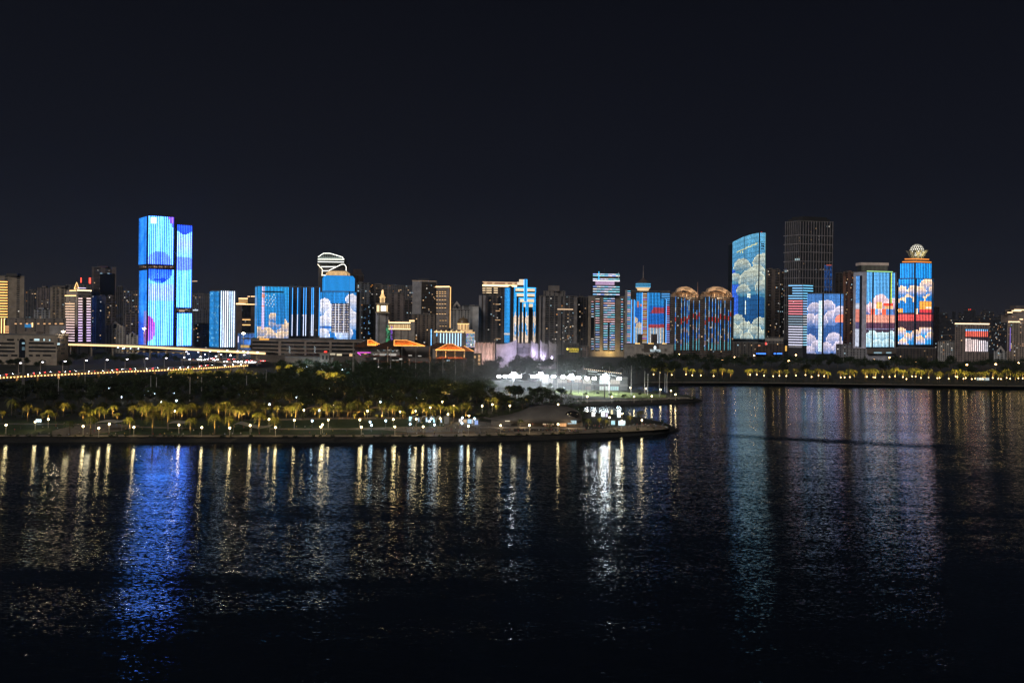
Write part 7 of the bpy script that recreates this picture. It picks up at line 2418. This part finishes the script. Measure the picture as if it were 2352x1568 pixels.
# one flame coloured tree and fairy lights
p = gnd(627, 925)
r = empty('flame_tree', (p.x, p.y, GZ), 'small tree glowing orange red in the dark middle of the park', 'tree')
tm, cm = tree_meshes(301, 9, 4, 500)
for nm, me in (('trunk', tm), ('crown', cm)):
    o = bpy.data.objects.new(nm, me)
    COL.objects.link(o)
    o.parent = r
PL2.append((Vector((p.x - 1, p.y - 6, GZ + 6)), 2400, (1, .25, .03)))

# tower crane behind the twin video towers
D = 1700
r = empty('tower_crane', (at(438, 780, D).x, D, GZ), 'tower crane whose lit jib pokes out beside the shorter striped tower', 'crane')
a, b_, c_ = at(432, 646.5, D), at(453, 645.5, D), at(430, 640, D)
MB().tube([(at(432, 700, D).x, D, GZ), a], 1.0, (.3, .25, .1), n=4).build('mast', r)
MB().tube([at(424, 647, D), b_], .7, (.35, .25, .1), sc((1, .62, .4), .9), 4).build('jib', r)
MB().tube([a, c_, b_], .2, (.3, .25, .1), n=4).build('tie_rod', r)

# people strolling on the promenade and the headland
def person_mesh(shirt, trousers, skin, pose):
    sw = (.20, .08, -.10)[pose]
    def limb(mb, pts, rad, c, n_=6):
        mb.tube(pts, rad, c, n=n_)
    bm = bmesh.new()
    jn_ = [(0, 0, .95), (0, 0, 1.15), (0, .01, 1.38), (0, .01, 1.50), (0, -.01, 1.60), (0, -.02, 1.74),
           (.10, 0, .90), (.12, -sw * .6, .50), (.12, sw * .2 - sw, .06), (.13, -sw - .13, .03), (-.10, 0, .90), (-.12, sw * .6, .50), (-.12, sw, .06), (-.13, sw - .13, .03),
           (.20, .01, 1.42), (.27, sw * .5, 1.14), (.27, sw * .7 - .10, .88), (-.20, .01, 1.42), (-.27, -sw * .5, 1.14), (-.27, -sw * .7 - .10, .88)]
    ed = [(0, 1), (1, 2), (2, 3), (3, 4), (4, 5), (0, 6), (6, 7), (7, 8), (8, 9), (0, 10), (10, 11), (11, 12), (12, 13), (2, 14), (14, 15), (15, 16), (2, 17), (17, 18), (18, 19)]
    rad = [.15, .145, .165, .065, .09, .085, .10, .07, .05, .045, .10, .07, .05, .045, .07, .05, .035, .07, .05, .035]
    vs_ = [bm.verts.new(v) for v in jn_]
    for a_, b2_ in ed:
        bm.edges.new((vs_[a_], vs_[b2_]))
    me = bpy.data.meshes.new('person')
    bm.to_mesh(me)
    bm.free()
    o = bpy.data.objects.new('person', me)
    COL.objects.link(o)
    o.modifiers.new('skin', 'SKIN')
    o.modifiers.new('sub', 'SUBSURF').levels = 1
    for i, sv in enumerate(me.skin_vertices[0].data):
        sv.radius = (rad[i], rad[i] * (.75 if i in (0, 1, 2) else 1))
        sv.use_root = i == 0
    dg = bpy.context.evaluated_depsgraph_get()
    m2 = bpy.data.meshes.new_from_object(o.evaluated_get(dg))
    bpy.data.objects.remove(o)
    cols = []
    for p in m2.polygons:
        z, x = p.center.z, abs(p.center.x)
        c = skin if (z > 1.47 or (x > .2 and z < 1.12)) else (shirt if z > .95 else trousers)
        if z < .08:
            c = (.03, .03, .03)
        cols += [*c, .8]
    a = m2.attributes.new('col', 'FLOAT_COLOR', 'FACE')
    a.data.foreach_set('color', cols)
    m2.materials.clear()
    m2.materials.append(M_SURF)
    hm = MB()
    hm.ring([[(.105 * k * cos(2 * pi * i / 8), .02 + .115 * k * sin(2 * pi * i / 8), z) for i in range(8)] for k, z in ((1.0, 1.66), (1.05, 1.73), (.8, 1.81), (.3, 1.845))], (.015, .012, .01))
    return m2, hm.mesh('hair')
rq = random.Random(99)
kinds = []
for nm, sh_ in (('white', (.7, .68, .64)), ('dark', (.03, .03, .04)), ('red', (.5, .05, .04)), ('pale blue', (.25, .38, .55)), ('black', (.015, .015, .015)), ('yellow', (.6, .45, .1))):
    for pose in (0, 1):
        kinds.append((nm, pose, person_mesh(sh_, rq.choice(((.03, .03, .05), (.10, .11, .16), (.2, .17, .13), (.02, .02, .02))), (.42, .27, .19), pose)))
def person(px, py, where, group):
    p = gnd(px, py, GZ + .10)
    nm, pose, (bmesh_, hair) = rq.choice(kinds)
    o = bpy.data.objects.new('person', bmesh_)
    COL.objects.link(o)
    o.location, o.rotation_euler = p, (0, 0, rq.uniform(0, 6.28))
    s_ = rq.uniform(.92, 1.06)
    o.scale = (s_, s_, s_)
    tag(o, 'person in a %s top %s %s' % (nm, 'walking' if pose == 0 else 'standing', where), 'person', group)
    h = bpy.data.objects.new('hair', hair)
    COL.objects.link(h)
    h.parent = o
def crowd(n_, x0, x1, f_, where, group):
    for i in range(n_):
        x = x0 + (x1 - x0) * (i + rq.random()) / n_
        person(x, f_(x) + rq.uniform(-1.2, 1.2), where, group)
crowd(62, -8, 1010, lambda x: 1000.4 if rq.random() < .7 else rq.uniform(984, 999), 'on the straight waterfront promenade', 'people on the waterfront promenade')
crowd(20, 120, 320, lambda x: rq.uniform(975, 994), 'on the stepped plaza among the lawns', 'people on the stepped plaza')
crowd(60, 930, 1160, lambda x: rq.uniform(974, 998), 'on the crowded plaza before the stalls', 'people on the crowded plaza')
crowd(52, 1150, 1345, lambda x: 993 - (x - 1150) * .012 + rq.uniform(-2, 2.5), 'along the walk before the shell pavilion', 'people before the shell pavilion')
crowd(52, 1345, 1535, lambda x: 985 - (x - 1345) * .02 + rq.uniform(-6, 4), 'on the headland tip by the kiosks', 'people on the headland tip')
crowd(12, 1470, 1590, lambda x: 915.3, 'on the floodlit headland path', 'people on the floodlit headland')
crowd(14, 500, 760, lambda x: 984.5, 'on the pale path across the lawn', 'people on the lawn path')

for loc, pw, col in ROOFL:
    lamp('SPOT', loc, pw, col, Vector(loc) + (Vector((0, 6, -5)) if col[2] < .1 and pw > 1000 else Vector((0, 8, 2))), 160, .5, .4)
for loc, pw, col in PL2:
    lamp('POINT', loc, pw * (.16 if col[2] > .8 else .3), col, radius=1.4)
HAZE = .00004
GLARE_MIST = .009

# ================================================================== night air
HM = bpy.data.materials.new('night_haze')
HM.use_nodes = True
t = HM.node_tree
t.nodes.clear()
o = N(t, 'ShaderNodeOutputMaterial')
v = N(t, 'ShaderNodeVolumePrincipled')
v.inputs['Color'].default_value = (.6, .78, 1.0, 1)
v.inputs['Density'].default_value = HAZE
v.inputs['Anisotropy'].default_value = .3
t.links.new(v.outputs[0], o.inputs['Volume'])
hb_ = MB().box(-2600, 2600, -60, 2800, -1.5, 320, (.5, .5, .5))
ho = hb_.build('haze', None, mats=HM)
tag(ho, kind='stuff')
cy.volume_bounces = 0

# added to imitate glare: mist lit by the floodlights over the pitch
MM_ = bpy.data.materials.new('floodlight_glare_mist')
MM_.use_nodes = True
t = MM_.node_tree
t.nodes.clear()
o = N(t, 'ShaderNodeOutputMaterial')
v = N(t, 'ShaderNodeVolumePrincipled')
v.inputs['Color'].default_value = (.85, .92, 1, 1)
tc = N(t, 'ShaderNodeTexCoord')
ln = N(t, 'ShaderNodeVectorMath', operation='LENGTH')
t.links.new(tc.outputs['Object'], ln.inputs[0])
t.links.new(math_(t, 'MULTIPLY', math_(t, 'POWER', maprange(t, ln.outputs['Value'], 0, 1, 1, 0, False), 1.5), GLARE_MIST), v.inputs['Density'])
t.links.new(v.outputs[0], o.inputs['Volume'])
mc = at(1205, 864, 705)
mm = MB().lathe(0, 0, [(.05, -1), (.5, -.866), (.866, -.5), (1, 0), (.866, .5), (.5, .866), (.05, 1)], (.5, .5, .5), n=20)
mo = mm.build('glare_mist', None, mats=MM_)
mo.location, mo.scale = mc, (125, 66, 58)
tag(mo, kind='stuff')
